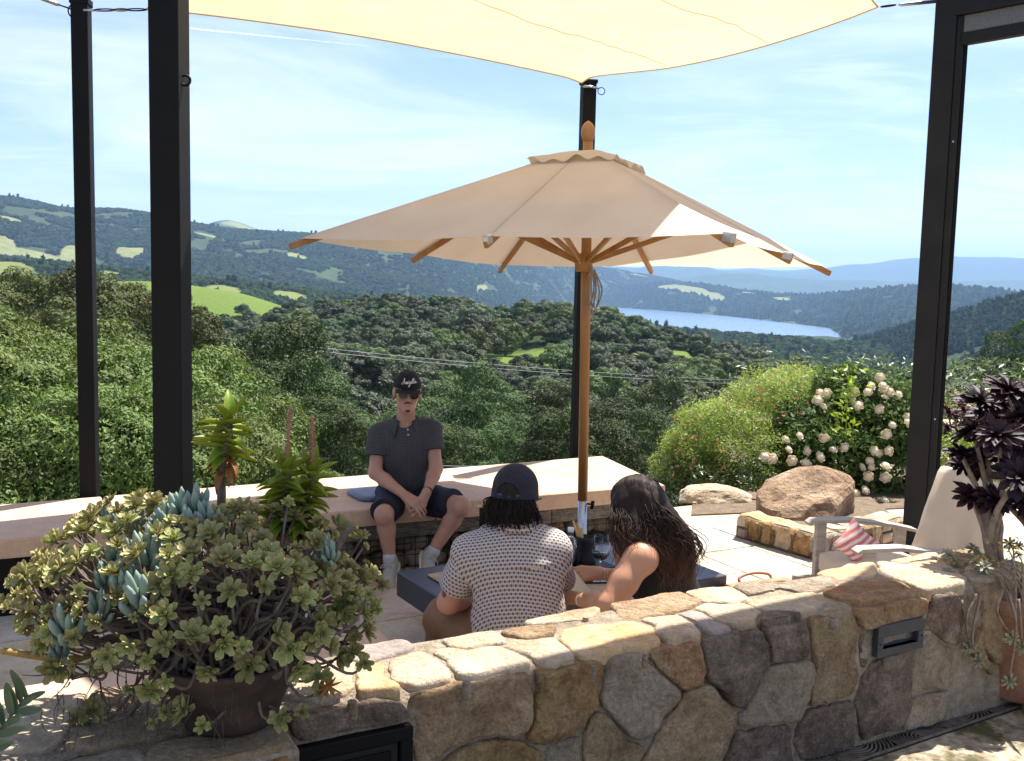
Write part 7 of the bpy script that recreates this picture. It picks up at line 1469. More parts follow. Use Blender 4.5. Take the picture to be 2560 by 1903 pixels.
# ================================================================== fixtures in the wall and floor
def fixtures():
    f3 = wall_n; d3 = np.array([-f3[1], f3[0], 0.0]); 
    def fr(px, py): return onface(px, py)
    zC = lambda x, y: (1900 + x / 3.285, 1400 + y / 3.285); zA = lambda x, y: (700 + x / 3.176, 1500 + y / 3.176)
    a, b, e = fr(*zC(905, 565)), fr(*zC(1295, 480)), fr(*zC(905, 760)); Ln = abs(np.dot(b - a, d3)); H = a[2] - e[2]; c = (fr(*zC(905, 662)) + fr(*zC(1295, 572))) / 2
    M = np.eye(4); M[:3, 0], M[:3, 1], M[:3, 2], M[:3, 3] = d3, -f3, (0, 0, 1), c + f3 * 0.018
    M_fx = pmat('grey_cast_metal', [(0.035, 0.036, 0.038), (0.055, 0.056, 0.058)], 20, 0.55, 0.15, 90)
    root = empty('wall_light', c); tag(root, 'recessed grey metal light with a slot, set in the wall face', 'light'); w_, h_ = Ln / 2, H / 2; w_ = 0.115; h_ = 0.055
    for (x0, x1, z0, z1) in ((-w_, w_, 0.012, h_), (-w_, w_, -h_, -0.028), (-w_, -w_ + 0.028, -0.0279, 0.0119), (w_ - 0.028, w_, -0.0279, 0.0119)): obj('face_plate', xf(bbox(x0, x1, -0.012, 0.012, z0, z1, 0.002), M), M_fx, root)
    V = [(-w_ + .028, -0.008, 0.012), (w_ - .028, -0.008, 0.012), (w_ - .028, 0.05, 0.012), (-w_ + .028, 0.05, 0.012), (-w_ + .028, -0.008, -0.028), (w_ - .028, -0.008, -0.028), (w_ - .028, 0.012, -0.028), (-w_ + .028, 0.012, -0.028)]
    obj('recess', xf((np.array(V), [(0, 1, 2, 3), (3, 2, 6, 7), (7, 6, 5, 4)]), M), M_fx, root)
    for s_ in (-1, 1): obj('screw', xf(lathe([(0.0001, 0), (0.004, 0), (0.003, 0.002), (0.0001, 0.0022)], 10), M @ T(s_ * (w_ - 0.012), -0.012, -0.008) @ Rm('X', rad(90))), M_black, root)
    a, b, e = fr(*zA(130, 1150)), fr(*zA(1040, 965)), fr(*zA(1040, 1400)); c = fr(*zA(585, 1250)); Ln = abs(np.dot(b - a, d3)); M[:3, 3] = np.array([c[0], c[1], 0]) + f3 * 0.016; zt = (a[2] + b[2]) / 2
    root = empty('service_box', (c[0], c[1], zt - .3)); tag(root, 'black metal service hatch set low in the stone wall', 'hatch')
    for (x0, x1, z0, z1) in ((-Ln / 2, Ln / 2, zt - 0.035, zt), (-Ln / 2, -Ln / 2 + 0.035, zt - 0.30, zt - 0.0351), (Ln / 2 - 0.035, Ln / 2, zt - 0.30, zt - 0.0351)): obj('frame', xf(bbox(x0, x1, -0.012, 0.02, z0, z1, 0.003), M), M_black, root)
    obj('door', xf(bbox(-Ln / 2 + 0.037, Ln / 2 - 0.037, -0.004, 0.015, zt - 0.30, zt - 0.037, 0.004), M), M_frame, root); obj('door_panel', xf(bbox(-Ln / 2 + 0.06, Ln / 2 - 0.06, -0.008, -0.0045, zt - 0.29, zt - 0.055, 0.003), M), M_black, root)
    # drain grate along the foot of the wall
    p0 = dz_(1650, 1672, ZF); p1 = dz_(2150, 1512, ZF); d = unit(p1 - p0); nv = np.array([d[1], -d[0], 0]); Lg = np.linalg.norm(p1 - p0); M = np.eye(4); M[:3, 0], M[:3, 1], M[:3, 2], M[:3, 3] = d, nv, (0, 0, 1), p0 + np.array([0, 0, 0.004]); Wg = 0.125
    root = empty('drain_grate', p0); tag(root, 'cast iron drain grate with curved ribs along the wall foot', 'grate'); M_iron = pmat('cast_iron', [(0.07, 0.055, 0.04), (0.13, 0.105, 0.08), (0.17, 0.14, 0.11)], 25, 0.75, 0.4, 80)
    obj('tray', xf(box(0, Lg, 0.0, Wg, -0.002, 0.001), M), pmat('drain_dark', (0.008, 0.007, 0.006), 5, 0.9), root)
    for v0, v1 in ((0.0, 0.009), (Wg - 0.009, Wg)): obj('edge_bar', xf(bbox(0, Lg, v0, v1, 0.001, 0.011, 0.002), M), M_iron, root)
    rb = []; n = int(Lg / 0.27) + 1
    for k in range(n):
        cx = 0.13 + k * 0.27; sg = 1 if k % 2 else -1; cv = 0.010 if sg > 0 else Wg - 0.010
        for r in np.arange(0.014, 0.16, 0.0145):
            P = []
            for t in np.linspace(0, math.pi, 26):
                q = (cx + r * math.cos(t) * 0.95, cv + sg * r * math.sin(t) * 0.95)
                if 0.008 < q[1] < Wg - 0.008 and 0 < q[0] < Lg and abs(q[0] - cx) < 0.133: P.append((q[0], q[1], 0.006))
                else:
                    if len(P) > 2: rb.append(tube(P, 0.0042, 5))
                    P = []
            if len(P) > 2: rb.append(tube(P, 0.0042, 5))
    tag(obj('ribs', xf(join(*rb), M), M_iron, root), kind='stuff')
    # pier under the bowl: the wall is wider there
    d2 = np.array([-f3[1], f3[0], 0.0]); 
    if d2[0] < 0: d2 = -d2
    e0 = dz_(628, 1585, ZW); e0[2] = 0; sface = fr(700, 1800); off = 0.17; q0 = np.array([*(sface[:2]), 0.0]); t_ = np.dot(e0 - q0, d2); ed = q0 + d2 * t_; M = np.eye(4); M[:3, 0], M[:3, 1], M[:3, 2], M[:3, 3] = -d2, f3, (0, 0, 1), ed
    V, Fc = bbox(0, 2.4, -0.05, off, ZF - 0.2, ZW - 0.004, 0.012, 2); obj('pier_core', xf((V, [tuple(reversed(f)) for f in Fc]), M), M_mortar, wall_root, smooth=False)
    rg = np.random.default_rng(55)
    tops = [[(0.01, 0.02), (0.30, 0.015), (0.33, 0.1), (0.28, 0.165), (0.01, 0.165)], [(0.315, 0.02), (0.62, 0.015), (0.64, 0.165), (0.30, 0.165)], [(0.65, 0.015), (0.95, 0.015), (0.97, 0.165), (0.655, 0.165)], [(0.98, 0.015), (1.4, 0.02), (1.4, 0.165), (0.985, 0.165)]]
    for k, pl in enumerate(tops): stone([(M @ np.array([a, b, ZW - 0.004, 1]))[:3] for a, b in pl], (0, 0, 1), 0.012, STONE[['tan', 'grey', 'pale', 'pale'][k]], wall_root, seed=70 + k, back=0.02, rough=0.4, grow=1.0)
    for k, (a, b) in enumerate(((0.008, 0.24), (0.25, 0.47), (0.48, 0.80), (0.81, 1.1))): stone([(M @ np.array([x, off, z, 1]))[:3] for x, z in ((a, ZF), (b, ZF), (b, ZW - 0.02), (a, ZW - 0.015))], f3, 0.02, STONE[['gold', 'tan', 'grey', 'tan'][k]], wall_root, seed=80 + k, grow=1.0)
    stone([(M @ np.array([0.0, y, z, 1]))[:3] for y, z in ((0.0, ZF), (off - 0.01, ZF), (off - 0.01, ZW - 0.02), (0.0, ZW - 0.02))], d2, 0.018, STONE['gold'], wall_root, seed=90, grow=0.98)
fixtures()

# ---- power lines across the valley
M_wire = pmat('grey_wire', (0.30, 0.31, 0.32), 5, 0.5)
for k, (ya, yb, yc, lab) in enumerate(((690, 738, 792, 'upper of the two thin power lines crossing the valley'), (698, 752, 806, 'lower of the two thin power lines crossing the valley'))):
    P = []
    for t in np.linspace(0, 1, 30):
        x = -100 + 1900 * t; y = np.interp(x, [-100, 500, 1000, 1250, 1450, 1800], [ya - 25, ya + 45, ya + 96, ya + 115, ya + 128, ya + 145]); P.append(dy_(x, y, 62 + 28 * t))
    tag(obj('power_line', tube(spline(P[::3] + [P[-1]], 4), 0.012, 4), M_wire), lab, 'cable', 'power lines over the valley')
P = [dy_(x, y, 17) for x, y in ((840, 1000), (1000, 1012), (1255, 1005))]; tag(obj('guy_wire', tube(spline(P, 6), 0.006, 4), M_wire), 'thin dark wire low behind the bench', 'cable')
# contrail high above the haze
c0, c1 = dy_(412, 62, 60000), dy_(800, 100, 62000); mt = pmat('contrail', (0.9, 0.9, 0.92), 1, 1.0, transl=0.6)
tag(obj('contrail', tube(np.linspace(c0, c1, 30), np.interp(np.linspace(0, 1, 30), [0, 0.3, 1], [60, 50, 15]), 6), mt), 'thin white aircraft trail across the blue sky', 'contrail', kind='stuff')
# ================================================================== people
class Sdf:
    """a smooth union of tapered limbs and ellipsoids, turned into one continuous surface"""
    def __init__(s): s.ops = []
    def cap(s, a, b, ra, rb=None, k=0.02, sub=False): s.ops.append(('c', np.array(a, float), np.array(b, float), ra, rb if rb is not None else ra, k, sub)); return s
    def ell(s, c, r, R=None, k=0.02, sub=False): s.ops.append(('e', np.array(c, float), np.array(r, float), np.eye(3) if R is None else np.array(R, float), 0, k, sub)); return s
    def chain(s, pts, rad_, k=0.015):
        for i in range(len(pts) - 1): s.cap(pts[i], pts[i + 1], rad_[i], rad_[i + 1], k)
        return s
    def dist(s, P, op):
        if op[0] == 'c':
            a, b, ra, rb = op[1:5]; ba = b - a; t = np.clip(((P - a) @ ba) / (ba @ ba + 1e-12), 0, 1); return np.linalg.norm(P - a - t[..., None] * ba, axis=-1) - (ra + (rb - ra) * t)
        c, r, R = op[1:4]; q = (P - c) @ R; k0 = np.linalg.norm(q / r, axis=-1); k1 = np.linalg.norm(q / (r * r), axis=-1); return k0 * (k0 - 1.0) / np.maximum(k1, 1e-9)
    def bounds(s, op):
        if op[0] == 'c': m = max(op[3], op[4]); return np.minimum(op[1], op[2]) - m, np.maximum(op[1], op[2]) + m
        m = max(op[2]); return op[1] - m, op[1] + m
    def mesh(s, h, lo=None, hi=None, cuts=(), noise=None, inflate=0.0):
        add = [o for o in s.ops if not o[6]]
        bl = np.min([s.bounds(o)[0] for o in add], 0) - 3 * h - 0.02 - inflate; bh = np.max([s.bounds(o)[1] for o in add], 0) + 3 * h + 0.02 + inflate
        if lo is not None: bl = np.maximum(bl, lo)
        if hi is not None: bh = np.minimum(bh, hi)
        n = np.maximum(4, np.ceil((bh - bl) / h).astype(int) + 1); ax = [bl[i] + np.arange(n[i]) * h for i in range(3)]
        Fv = np.full(n, 1.0, dtype=np.float64)
        for o in s.ops:
            a, b = s.bounds(o); m = o[5] + 3 * h + 0.012 + inflate; i0 = np.clip(((a - m - bl) / h).astype(int), 0, n - 1); i1 = np.clip(((b + m - bl) / h).astype(int) + 2, 1, n)
            if np.any(i1 <= i0): continue
            G = np.stack(np.meshgrid(ax[0][i0[0]:i1[0]], ax[1][i0[1]:i1[1]], ax[2][i0[2]:i1[2]], indexing='ij'), -1); d = s.dist(G, o) - (0 if o[6] else inflate)
            sl = (slice(i0[0], i1[0]), slice(i0[1], i1[1]), slice(i0[2], i1[2])); f = Fv[sl]; k = o[5]
            if o[6]:
                hh = np.clip(0.5 - 0.5 * (f + d) / k, 0, 1); Fv[sl] = f * (1 - hh) - d * hh + k * hh * (1 - hh)
            else:
                hh = np.clip(0.5 + 0.5 * (d - f) / k, 0, 1); Fv[sl] = d * (1 - hh) + f * hh - k * hh * (1 - hh)
        if noise is not None or cuts:
            near = np.abs(Fv) < 0.05 if not cuts else np.ones(n, bool); I = np.argwhere(near); P = bl + I * h
            if noise is not None: Fv[near] += noise(P)
            for (p, nv) in cuts: Fv[near] = np.maximum(Fv[near], (P - np.asarray(p)) @ (np.asarray(nv) / np.linalg.norm(nv)))
        Fv[0], Fv[-1], Fv[:, 0], Fv[:, -1], Fv[:, :, 0], Fv[:, :, -1] = [np.maximum(x, 1e-4) for x in (Fv[0], Fv[-1], Fv[:, 0], Fv[:, -1], Fv[:, :, 0], Fv[:, :, -1])]
        return nets(Fv, bl, h)
def nets(Fv, lo, h):
    ins = Fv < 0; c = [(0,0,0),(1,0,0),(0,1,0),(1,1,0),(0,0,1),(1,0,1),(0,1,1),(1,1,1)]; n = np.array(Fv.shape) - 1
    cs = [ins[a:a + n[0], b:b + n[1], d:d + n[2]] for a, b, d in c]; tot = sum(x.astype(np.int8) for x in cs); act = (tot > 0) & (tot < 8); I = np.argwhere(act); idx = np.full(n, -1, dtype=np.int64); idx[act] = np.arange(len(I))
    pos = np.zeros((len(I), 3)); cnt = np.zeros(len(I))
    val = [Fv[I[:, 0] + a, I[:, 1] + b, I[:, 2] + d] for a, b, d in c]
    for i in range(8):
        for j in range(i + 1, 8):
            dd = np.array(c[j]) - np.array(c[i])
            if np.abs(dd).sum() != 1: continue
            fa, fb = val[i], val[j]; x = (fa < 0) != (fb < 0); t = np.where(x, fa / np.where(x, fa - fb, 1), 0); pos += np.where(x[:, None], np.array(c[i]) + t[:, None] * dd, 0); cnt += x
    V = lo + (I + pos / cnt[:, None]) * h; Fs = []
    for ax in range(3):
        o1, o2 = [(1, 2), (2, 0), (0, 1)][ax]; a = [slice(None)] * 3; b = [slice(None)] * 3; a[ax] = slice(0, -1); b[ax] = slice(1, None); s1, s2 = ins[tuple(a)], ins[tuple(b)]; E = np.argwhere(s1 != s2); E = E[(E[:, o1] > 0) & (E[:, o2] > 0) & (E[:, o1] < n[o1]) & (E[:, o2] < n[o2])]
        e1 = np.zeros(3, int); e1[o1] = 1; e2 = np.zeros(3, int); e2[o2] = 1
        q = [E - e1 - e2, E - e2, E, E - e1]; Q = np.stack([idx[tuple(x.T)] for x in q], 1); flip = s2[tuple(E.T)]; Q[flip] = Q[flip][:, ::-1]; Fs.append(Q)
    return V, np.vstack(Fs)
def sdf_obj(name, VF, mat, parent, pat=None, sm=2):
    V, Fc = VF
    for _ in range(sm):            # light smoothing
        acc = np.zeros_like(V); cn = np.zeros(len(V))
        for a, b in ((0, 1), (1, 2), (2, 3), (3, 0)):
            np.add.at(acc, Fc[:, a], V[Fc[:, b]]); np.add.at(cn, Fc[:, a], 1); np.add.at(acc, Fc[:, b], V[Fc[:, a]]); np.add.at(cn, Fc[:, b], 1)
        V = V * 0.55 + 0.45 * acc / np.maximum(cn, 1)[:, None]
    o = obj(name, (V, Fc), mat, parent, smooth=True)
    if pat is not None:
        a = o.data.attributes.new('pat', 'FLOAT_VECTOR', 'POINT'); a.data.foreach_set('vector', pat(V).astype(np.float32).ravel())
    return o
def orient(f, up=(0, 0, 1)):          # rows: person's right, facing, up  -> columns of a frame
    f = unit(np.array(f, float)); r = unit(np.cross(f, up)); u = np.cross(r, f); return np.stack([r, f, u], 1)
def skin_mat(name, c, red):
    m, N, L, B = nodes(name); tc = N.new('ShaderNodeTexCoord'); n = N.new('ShaderNodeTexNoise'); n.inputs['Scale'].default_value = 14; n.inputs['Detail'].default_value = 6; L.new(tc.outputs['Object'], n.inputs['Vector'])
    r = ramp(N, [(0.35, c), (0.65, red)]); L.new(n.outputs['Fac'], r.inputs[0]); L.new(r.outputs[0], B.inputs['Base Color']); B.inputs['Roughness'].default_value = 0.5; B.inputs['Specular IOR Level'].default_value = 0.35
    B.inputs['Subsurface Weight'].default_value = 0.12; B.inputs['Subsurface Radius'].default_value = (0.010, 0.004, 0.002)
    n2 = N.new('ShaderNodeTexNoise'); n2.inputs['Scale'].default_value = 380; L.new(tc.outputs['Object'], n2.inputs['Vector']); bp = N.new('ShaderNodeBump'); bp.inputs['Strength'].default_value = 0.12; bp.inputs['Distance'].default_value = 0.001; L.new(n2.outputs['Fac'], bp.inputs['Height']); L.new(bp.outputs[0], B.inputs['Normal']); return m
M_skinA = skin_mat('tan_skin', (0.43, 0.235, 0.155), (0.49, 0.26, 0.18)); M_skinB = skin_mat('ruddy_skin', (0.50, 0.255, 0.165), (0.55, 0.27, 0.19)); M_skinC = skin_mat('sunned_skin', (0.50, 0.255, 0.145), (0.55, 0.28, 0.165))
def grid_mat(name, dark, line, sp, wid):
    m, N, L, B = nodes(name); at = N.new('ShaderNodeAttribute'); at.attribute_name = 'pat'; sx = N.new('ShaderNodeSeparateXYZ'); L.new(at.outputs['Vector'], sx.inputs[0]); outs = []
    for k in (0, 1):
        d = N.new('ShaderNodeMath'); d.operation = 'DIVIDE'; L.new(sx.outputs[k], d.inputs[0]); d.inputs[1].default_value = sp; fr = N.new('ShaderNodeMath'); fr.operation = 'FRACT'; L.new(d.outputs[0], fr.inputs[0]); lt = N.new('ShaderNodeMath'); lt.operation = 'LESS_THAN'; L.new(fr.outputs[0], lt.inputs[0]); lt.inputs[1].default_value = wid; outs.append(lt)
    mxm = N.new('ShaderNodeMath'); mxm.operation = 'MAXIMUM'; L.new(outs[0].outputs[0], mxm.inputs[0]); L.new(outs[1].outputs[0], mxm.inputs[1]); mx = N.new('ShaderNodeMix'); mx.data_type = 'RGBA'; L.new(mxm.outputs[0], mx.inputs[0]); mx.inputs[6].default_value = rgba(dark); mx.inputs[7].default_value = rgba(line); L.new(mx.outputs[2], B.inputs['Base Color']); B.inputs['Roughness'].default_value = 0.85; B.inputs['Specular IOR Level'].default_value = 0.2; return m
def weave_mat(name, dark, light, p):
    m, N, L, B = nodes(name); at = N.new('ShaderNodeAttribute'); at.attribute_name = 'pat'; sx = N.new('ShaderNodeSeparateXYZ'); L.new(at.outputs['Vector'], sx.inputs[0])
    def mth(op, a, b=None, c=None):
        n = N.new('ShaderNodeMath'); n.operation = op
        for i, v in enumerate((a, b, c)):
            if v is None: continue
            if isinstance(v, (int, float)): n.inputs[i].default_value = v
            else: L.new(v, n.inputs[i])
        return n.outputs[0]
    v = mth('DIVIDE', sx.outputs[1], p); row = mth('FLOOR', v); u0 = mth('DIVIDE', sx.outputs[0], p); u = mth('ADD', u0, mth('MULTIPLY', row, 0.5)); fu = mth('ABSOLUTE', mth('SUBTRACT', mth('FRACT', u), 0.5)); fv = mth('ABSOLUTE', mth('SUBTRACT', mth('FRACT', v), 0.5))
    sq = mth('MULTIPLY', mth('LESS_THAN', fu, 0.25), mth('LESS_THAN', fv, 0.29)); bar = mth('MULTIPLY', mth('GREATER_THAN', fu, 0.39), mth('GREATER_THAN', 0.20, fv)); bar2 = mth('MULTIPLY', mth('GREATER_THAN', fv, 0.44), mth('LESS_THAN', fu, 0.10)); k = mth('MAXIMUM', sq, mth('MAXIMUM', mth('MULTIPLY', bar, 0.85), mth('MULTIPLY', bar2, 0.7)))
    mx = N.new('ShaderNodeMix'); mx.data_type = 'RGBA'; L.new(k, mx.inputs[0]); mx.inputs[6].default_value = rgba(light); mx.inputs[7].default_value = rgba(dark); L.new(mx.outputs[2], B.inputs['Base Color']); B.inputs['Roughness'].default_value = 0.8; B.inputs['Specular IOR Level'].default_value = 0.2; return m
M_polo = grid_mat('charcoal_check_shirt', (0.026, 0.026, 0.029), (0.085, 0.083, 0.086), 0.0105, 0.38)
M_weave = weave_mat('woven_print_shirt', (0.095, 0.074, 0.066), (0.50, 0.445, 0.42), 0.0170)
M_navy = pmat('navy_shorts', [(0.009, 0.012, 0.022), (0.016, 0.020, 0.034)], 14, 0.85, 0.2, 200)
M_brown = pmat('brown_trousers', [(0.17, 0.085, 0.038), (0.24, 0.125, 0.06)], 9, 0.85, 0.25, 160)
M_tank = pmat('black_top', [(0.007, 0.007, 0.009), (0.014, 0.014, 0.017)], 12, 0.8, 0.2, 160)
M_hair = pmat('dark_hair', [(0.010, 0.007, 0.006), (0.022, 0.015, 0.012)], 30, 0.6, 0.6, 60, stretch=(1, 1, 0.08), spec=0.18)
M_cap = pmat('black_cap_cloth', [(0.006, 0.006, 0.0065), (0.010, 0.010, 0.011)], 30, 0.85, 0.3, 300); M_cap2 = pmat('navy_cap_cloth', [(0.012, 0.012, 0.022), (0.02, 0.02, 0.034)], 30, 0.85, 0.3, 300)
M_white = pmat('white_thread', (0.75, 0.74, 0.70), 5, 0.8); M_lens = pmat('dark_lens', (0.006, 0.006, 0.007), 5, 0.08, spec=0.7)
M_shoe = pmat('stone_knit_shoe', [(0.36, 0.32, 0.26), (0.46, 0.42, 0.35)], 60, 0.9, 0.4, 200); M_sole = pmat('cream_sole', [(0.60, 0.56, 0.42), (0.66, 0.62, 0.50)], 10, 0.7); M_sock = pmat('grey_sock', [(0.42, 0.42, 0.43), (0.5, 0.5, 0.5)], 40, 0.9)

def folds(seed, amp=0.004, fx=(14, 14, 6)):
    def f(P): return amp * fbm(P * np.array(fx) + seed, 3) - amp * 0.9 * np.abs(fbm(P * np.array(fx) * 0.7 + seed * 2.0, 2)) + amp * 0.3
    return f
def cylpat(axes):
    """cloth coordinates: around and along the nearest of several limbs"""
    def f(V):
        best = np.full(len(V), 1e9); out = np.zeros((len(V), 3))
        for (a, b, R, seam) in axes:
            a, b = np.array(a, float), np.array(b, float); d = unit(b - a); Ln = np.linalg.norm(b - a); w_ = V - a; t = w_ @ d; rad_ = w_ - t[:, None] * d; s = unit(np.array(seam, float)); s = unit(s - d * (s @ d)); e = np.cross(d, s); ang = np.arctan2(rad_ @ e, -(rad_ @ s)); dd = np.linalg.norm(w_ - np.clip(t, 0, Ln)[:, None] * d, axis=1) - R
            k = dd < best; best[k] = dd[k]; out[k, 0] = (ang * R)[k]; out[k, 1] = t[k]
        return out
    return f
def cloth_tube(a, b, ra, rb, end, h, wall=0.008, seed=1.0, amp=0.004, deep=0.05):
    """a sleeve or trouser leg from a towards b, cut flat at fraction `end` and open there"""
    a, b = np.array(a, float), np.array(b, float); d = unit(b - a); c = a + (b - a) * end; S = Sdf(); S.cap(a, b, ra, rb, 0.01)
    q = lambda t: ra + (rb - ra) * t
    return S.mesh(min(h, 0.0045), cuts=[(c, d)], noise=folds(seed, amp, (12, 12, 9)))
def merge(*parts):
    Vs, Fs, n = [], [], 0
    for V, Fc in parts: Vs.append(V); Fs.append(Fc + n); n += len(V)
    return np.vstack(Vs), np.vstack(Fs)
def flatpat(c, R, arms):
    """cloth coordinates: flat front and back for the trunk, wrapped for the sleeves"""
    cy_ = cylpat([(a, b, r, sm) for a, b, r, sm, n in arms]) if arms else None
    def f(V, tags=None):
        q = (V - c) @ R; out = np.stack([q[:, 0], q[:, 2] + 0.9 * q[:, 1], q[:, 1] * 0], 1); side = np.abs(q[:, 0]) > 0.165; return out
    return f, cy_
def head_sdf(S, H, c):
    """adult head: c = centre, H columns = right, facing, up"""
    L = lambda x, y, z: c + H @ np.array([x, y, z])
    S.ell(L(0, -0.014, 0.030), (0.075, 0.096, 0.087), H, 0.02); S.ell(L(0, 0.028, -0.033), (0.056, 0.060, 0.082), H, 0.03)
    S.cap(L(-0.046, 0.006, -0.058), L(-0.010, 0.066, -0.094), 0.020, 0.017, 0.025); S.cap(L(0.046, 0.006, -0.058), L(0.010, 0.066, -0.094), 0.020, 0.017, 0.025)
    S.cap(L(-0.008, 0.073, -0.096), L(0.008, 0.073, -0.096), 0.0150, k=0.02)
    for s in (-1, 1): S.ell(L(s * 0.042, 0.058, -0.022), (0.024, 0.022, 0.024), H, 0.025); S.ell(L(s * 0.078, -0.004, -0.006), (0.010, 0.020, 0.033), H @ np.array(Matrix.Rotation(s * 0.35, 3, 'Z')), 0.008); S.ell(L(s * 0.0795, 0.006, -0.028), (0.009, 0.010, 0.011), H, 0.008)
    S.cap(L(-0.042, 0.074, 0.022), L(0.042, 0.074, 0.022), 0.0125, k=0.02)
    for s in (-1, 1): S.ell(L(s * 0.032, 0.096, 0.002), (0.018, 0.014, 0.011), H, 0.012, sub=True); S.ell(L(s * 0.031, 0.076, 0.0015), (0.0135, 0.0125, 0.0125), H, 0.004)
    S.cap(L(0, 0.086, 0.012), L(0, 0.1055, -0.028), 0.0075, 0.0115, 0.012)
    for s in (-1, 1): S.ell(L(s * 0.0115, 0.094, -0.031), (0.0085, 0.010, 0.0075), H, 0.008)
    S.cap(L(-0.021, 0.080, -0.0585), L(0, 0.0905, -0.0555), 0.0045, 0.0062, 0.008); S.cap(L(0.021, 0.080, -0.0585), L(0, 0.0905, -0.0555), 0.0045, 0.0062, 0.008); S.cap(L(-0.016, 0.083, -0.067), L(0.016, 0.083, -0.067), 0.0065, k=0.008)
    S.cap(L(-0.024, 0.092, -0.0622), L(0.024, 0.092, -0.0622), 0.0022, k=0.004, sub=True)
    return L
def hand_sdf(S, wr, d, pn, side, curl=(0.5, 0.6, 0.5), spread=0.10, thumb=(0.6, 0.35), sc=1.0, k=0.006):
    """wrist point, pointing direction, back-of-hand normal; side +1 puts the thumb on +(d x n)"""
    wr = np.array(wr, float); d = unit(np.array(d, float)); n = np.array(pn, float); n = unit(n - d * (n @ d)); x = np.cross(d, n) * side
    Q = lambda a, b, c: wr + (x * a + d * b + n * c) * sc
    offs = (0.030, 0.0105, -0.0095, -0.028); ml = (0.090, 0.094, 0.089, 0.080); fl = ((0.042, 0.026, 0.021), (0.047, 0.029, 0.022), (0.043, 0.027, 0.021), (0.033, 0.021, 0.018)); fr_ = (0.0088, 0.009, 0.0086, 0.0076); tips = []
    for i in range(4):
        kn = Q(offs[i], ml[i], 0.002); S.cap(Q(offs[i] * 0.55, 0.005, 0), kn, 0.0155 * sc, 0.0118 * sc, 0.016 * sc)
        a = 0.0; p = kn; sp = spread * (1.5 - i) * 0.6
        for j, ln in enumerate(fl[i]):
            a += curl[j] * (1 + 0.12 * (i - 1)); v = (d * math.cos(a) - n * math.sin(a)) * math.cos(sp) + x * math.sin(sp); q = p + v * ln * sc; S.cap(p, q, fr_[i] * sc * (1 - 0.09 * j), fr_[i] * sc * (0.93 - 0.1 * j), k * (1.4 if j == 0 else 0.7)); p = q
        tips.append(p)
    t0 = Q(0.018, 0.022, -0.006); v1 = unit(x * math.sin(thumb[0]) + d * math.cos(thumb[0]) - n * 0.35); t1 = t0 + v1 * 0.044 * sc; v2 = unit(x * math.sin(thumb[1]) + d * math.cos(thumb[1]) - n * 0.45); t2 = t1 + v2 * 0.034 * sc; t3 = t2 + unit(v2 + d * 0.15) * 0.026 * sc
    S.cap(t0, t1, 0.0155 * sc, 0.0118 * sc, 0.012); S.cap(t1, t2, 0.0112 * sc, 0.0098 * sc, 0.006); S.cap(t2, t3, 0.0096 * sc, 0.0078 * sc, 0.005)
    return tips, t3
def ring_around(p, d, R, r, n=26, beads=False, sq=0.85):
    u, v, _ = frame_of(d); P = [np.array(p) + R * (math.cos(t) * u + sq * math.sin(t) * v) for t in np.linspace(0, 2 * math.pi, n)]
    if not beads: return tube(P, r, 6, False)
    import bmesh
    bm = bmesh.new(); bmesh.ops.create_icosphere(bm, subdivisions=1, radius=r); V = np.array([q.co[:] for q in bm.verts]); Fc = [tuple(q.index for q in f.verts) for f in bm.faces]; bm.free(); return join(*[(V + q, Fc) for q in P[:-1]])

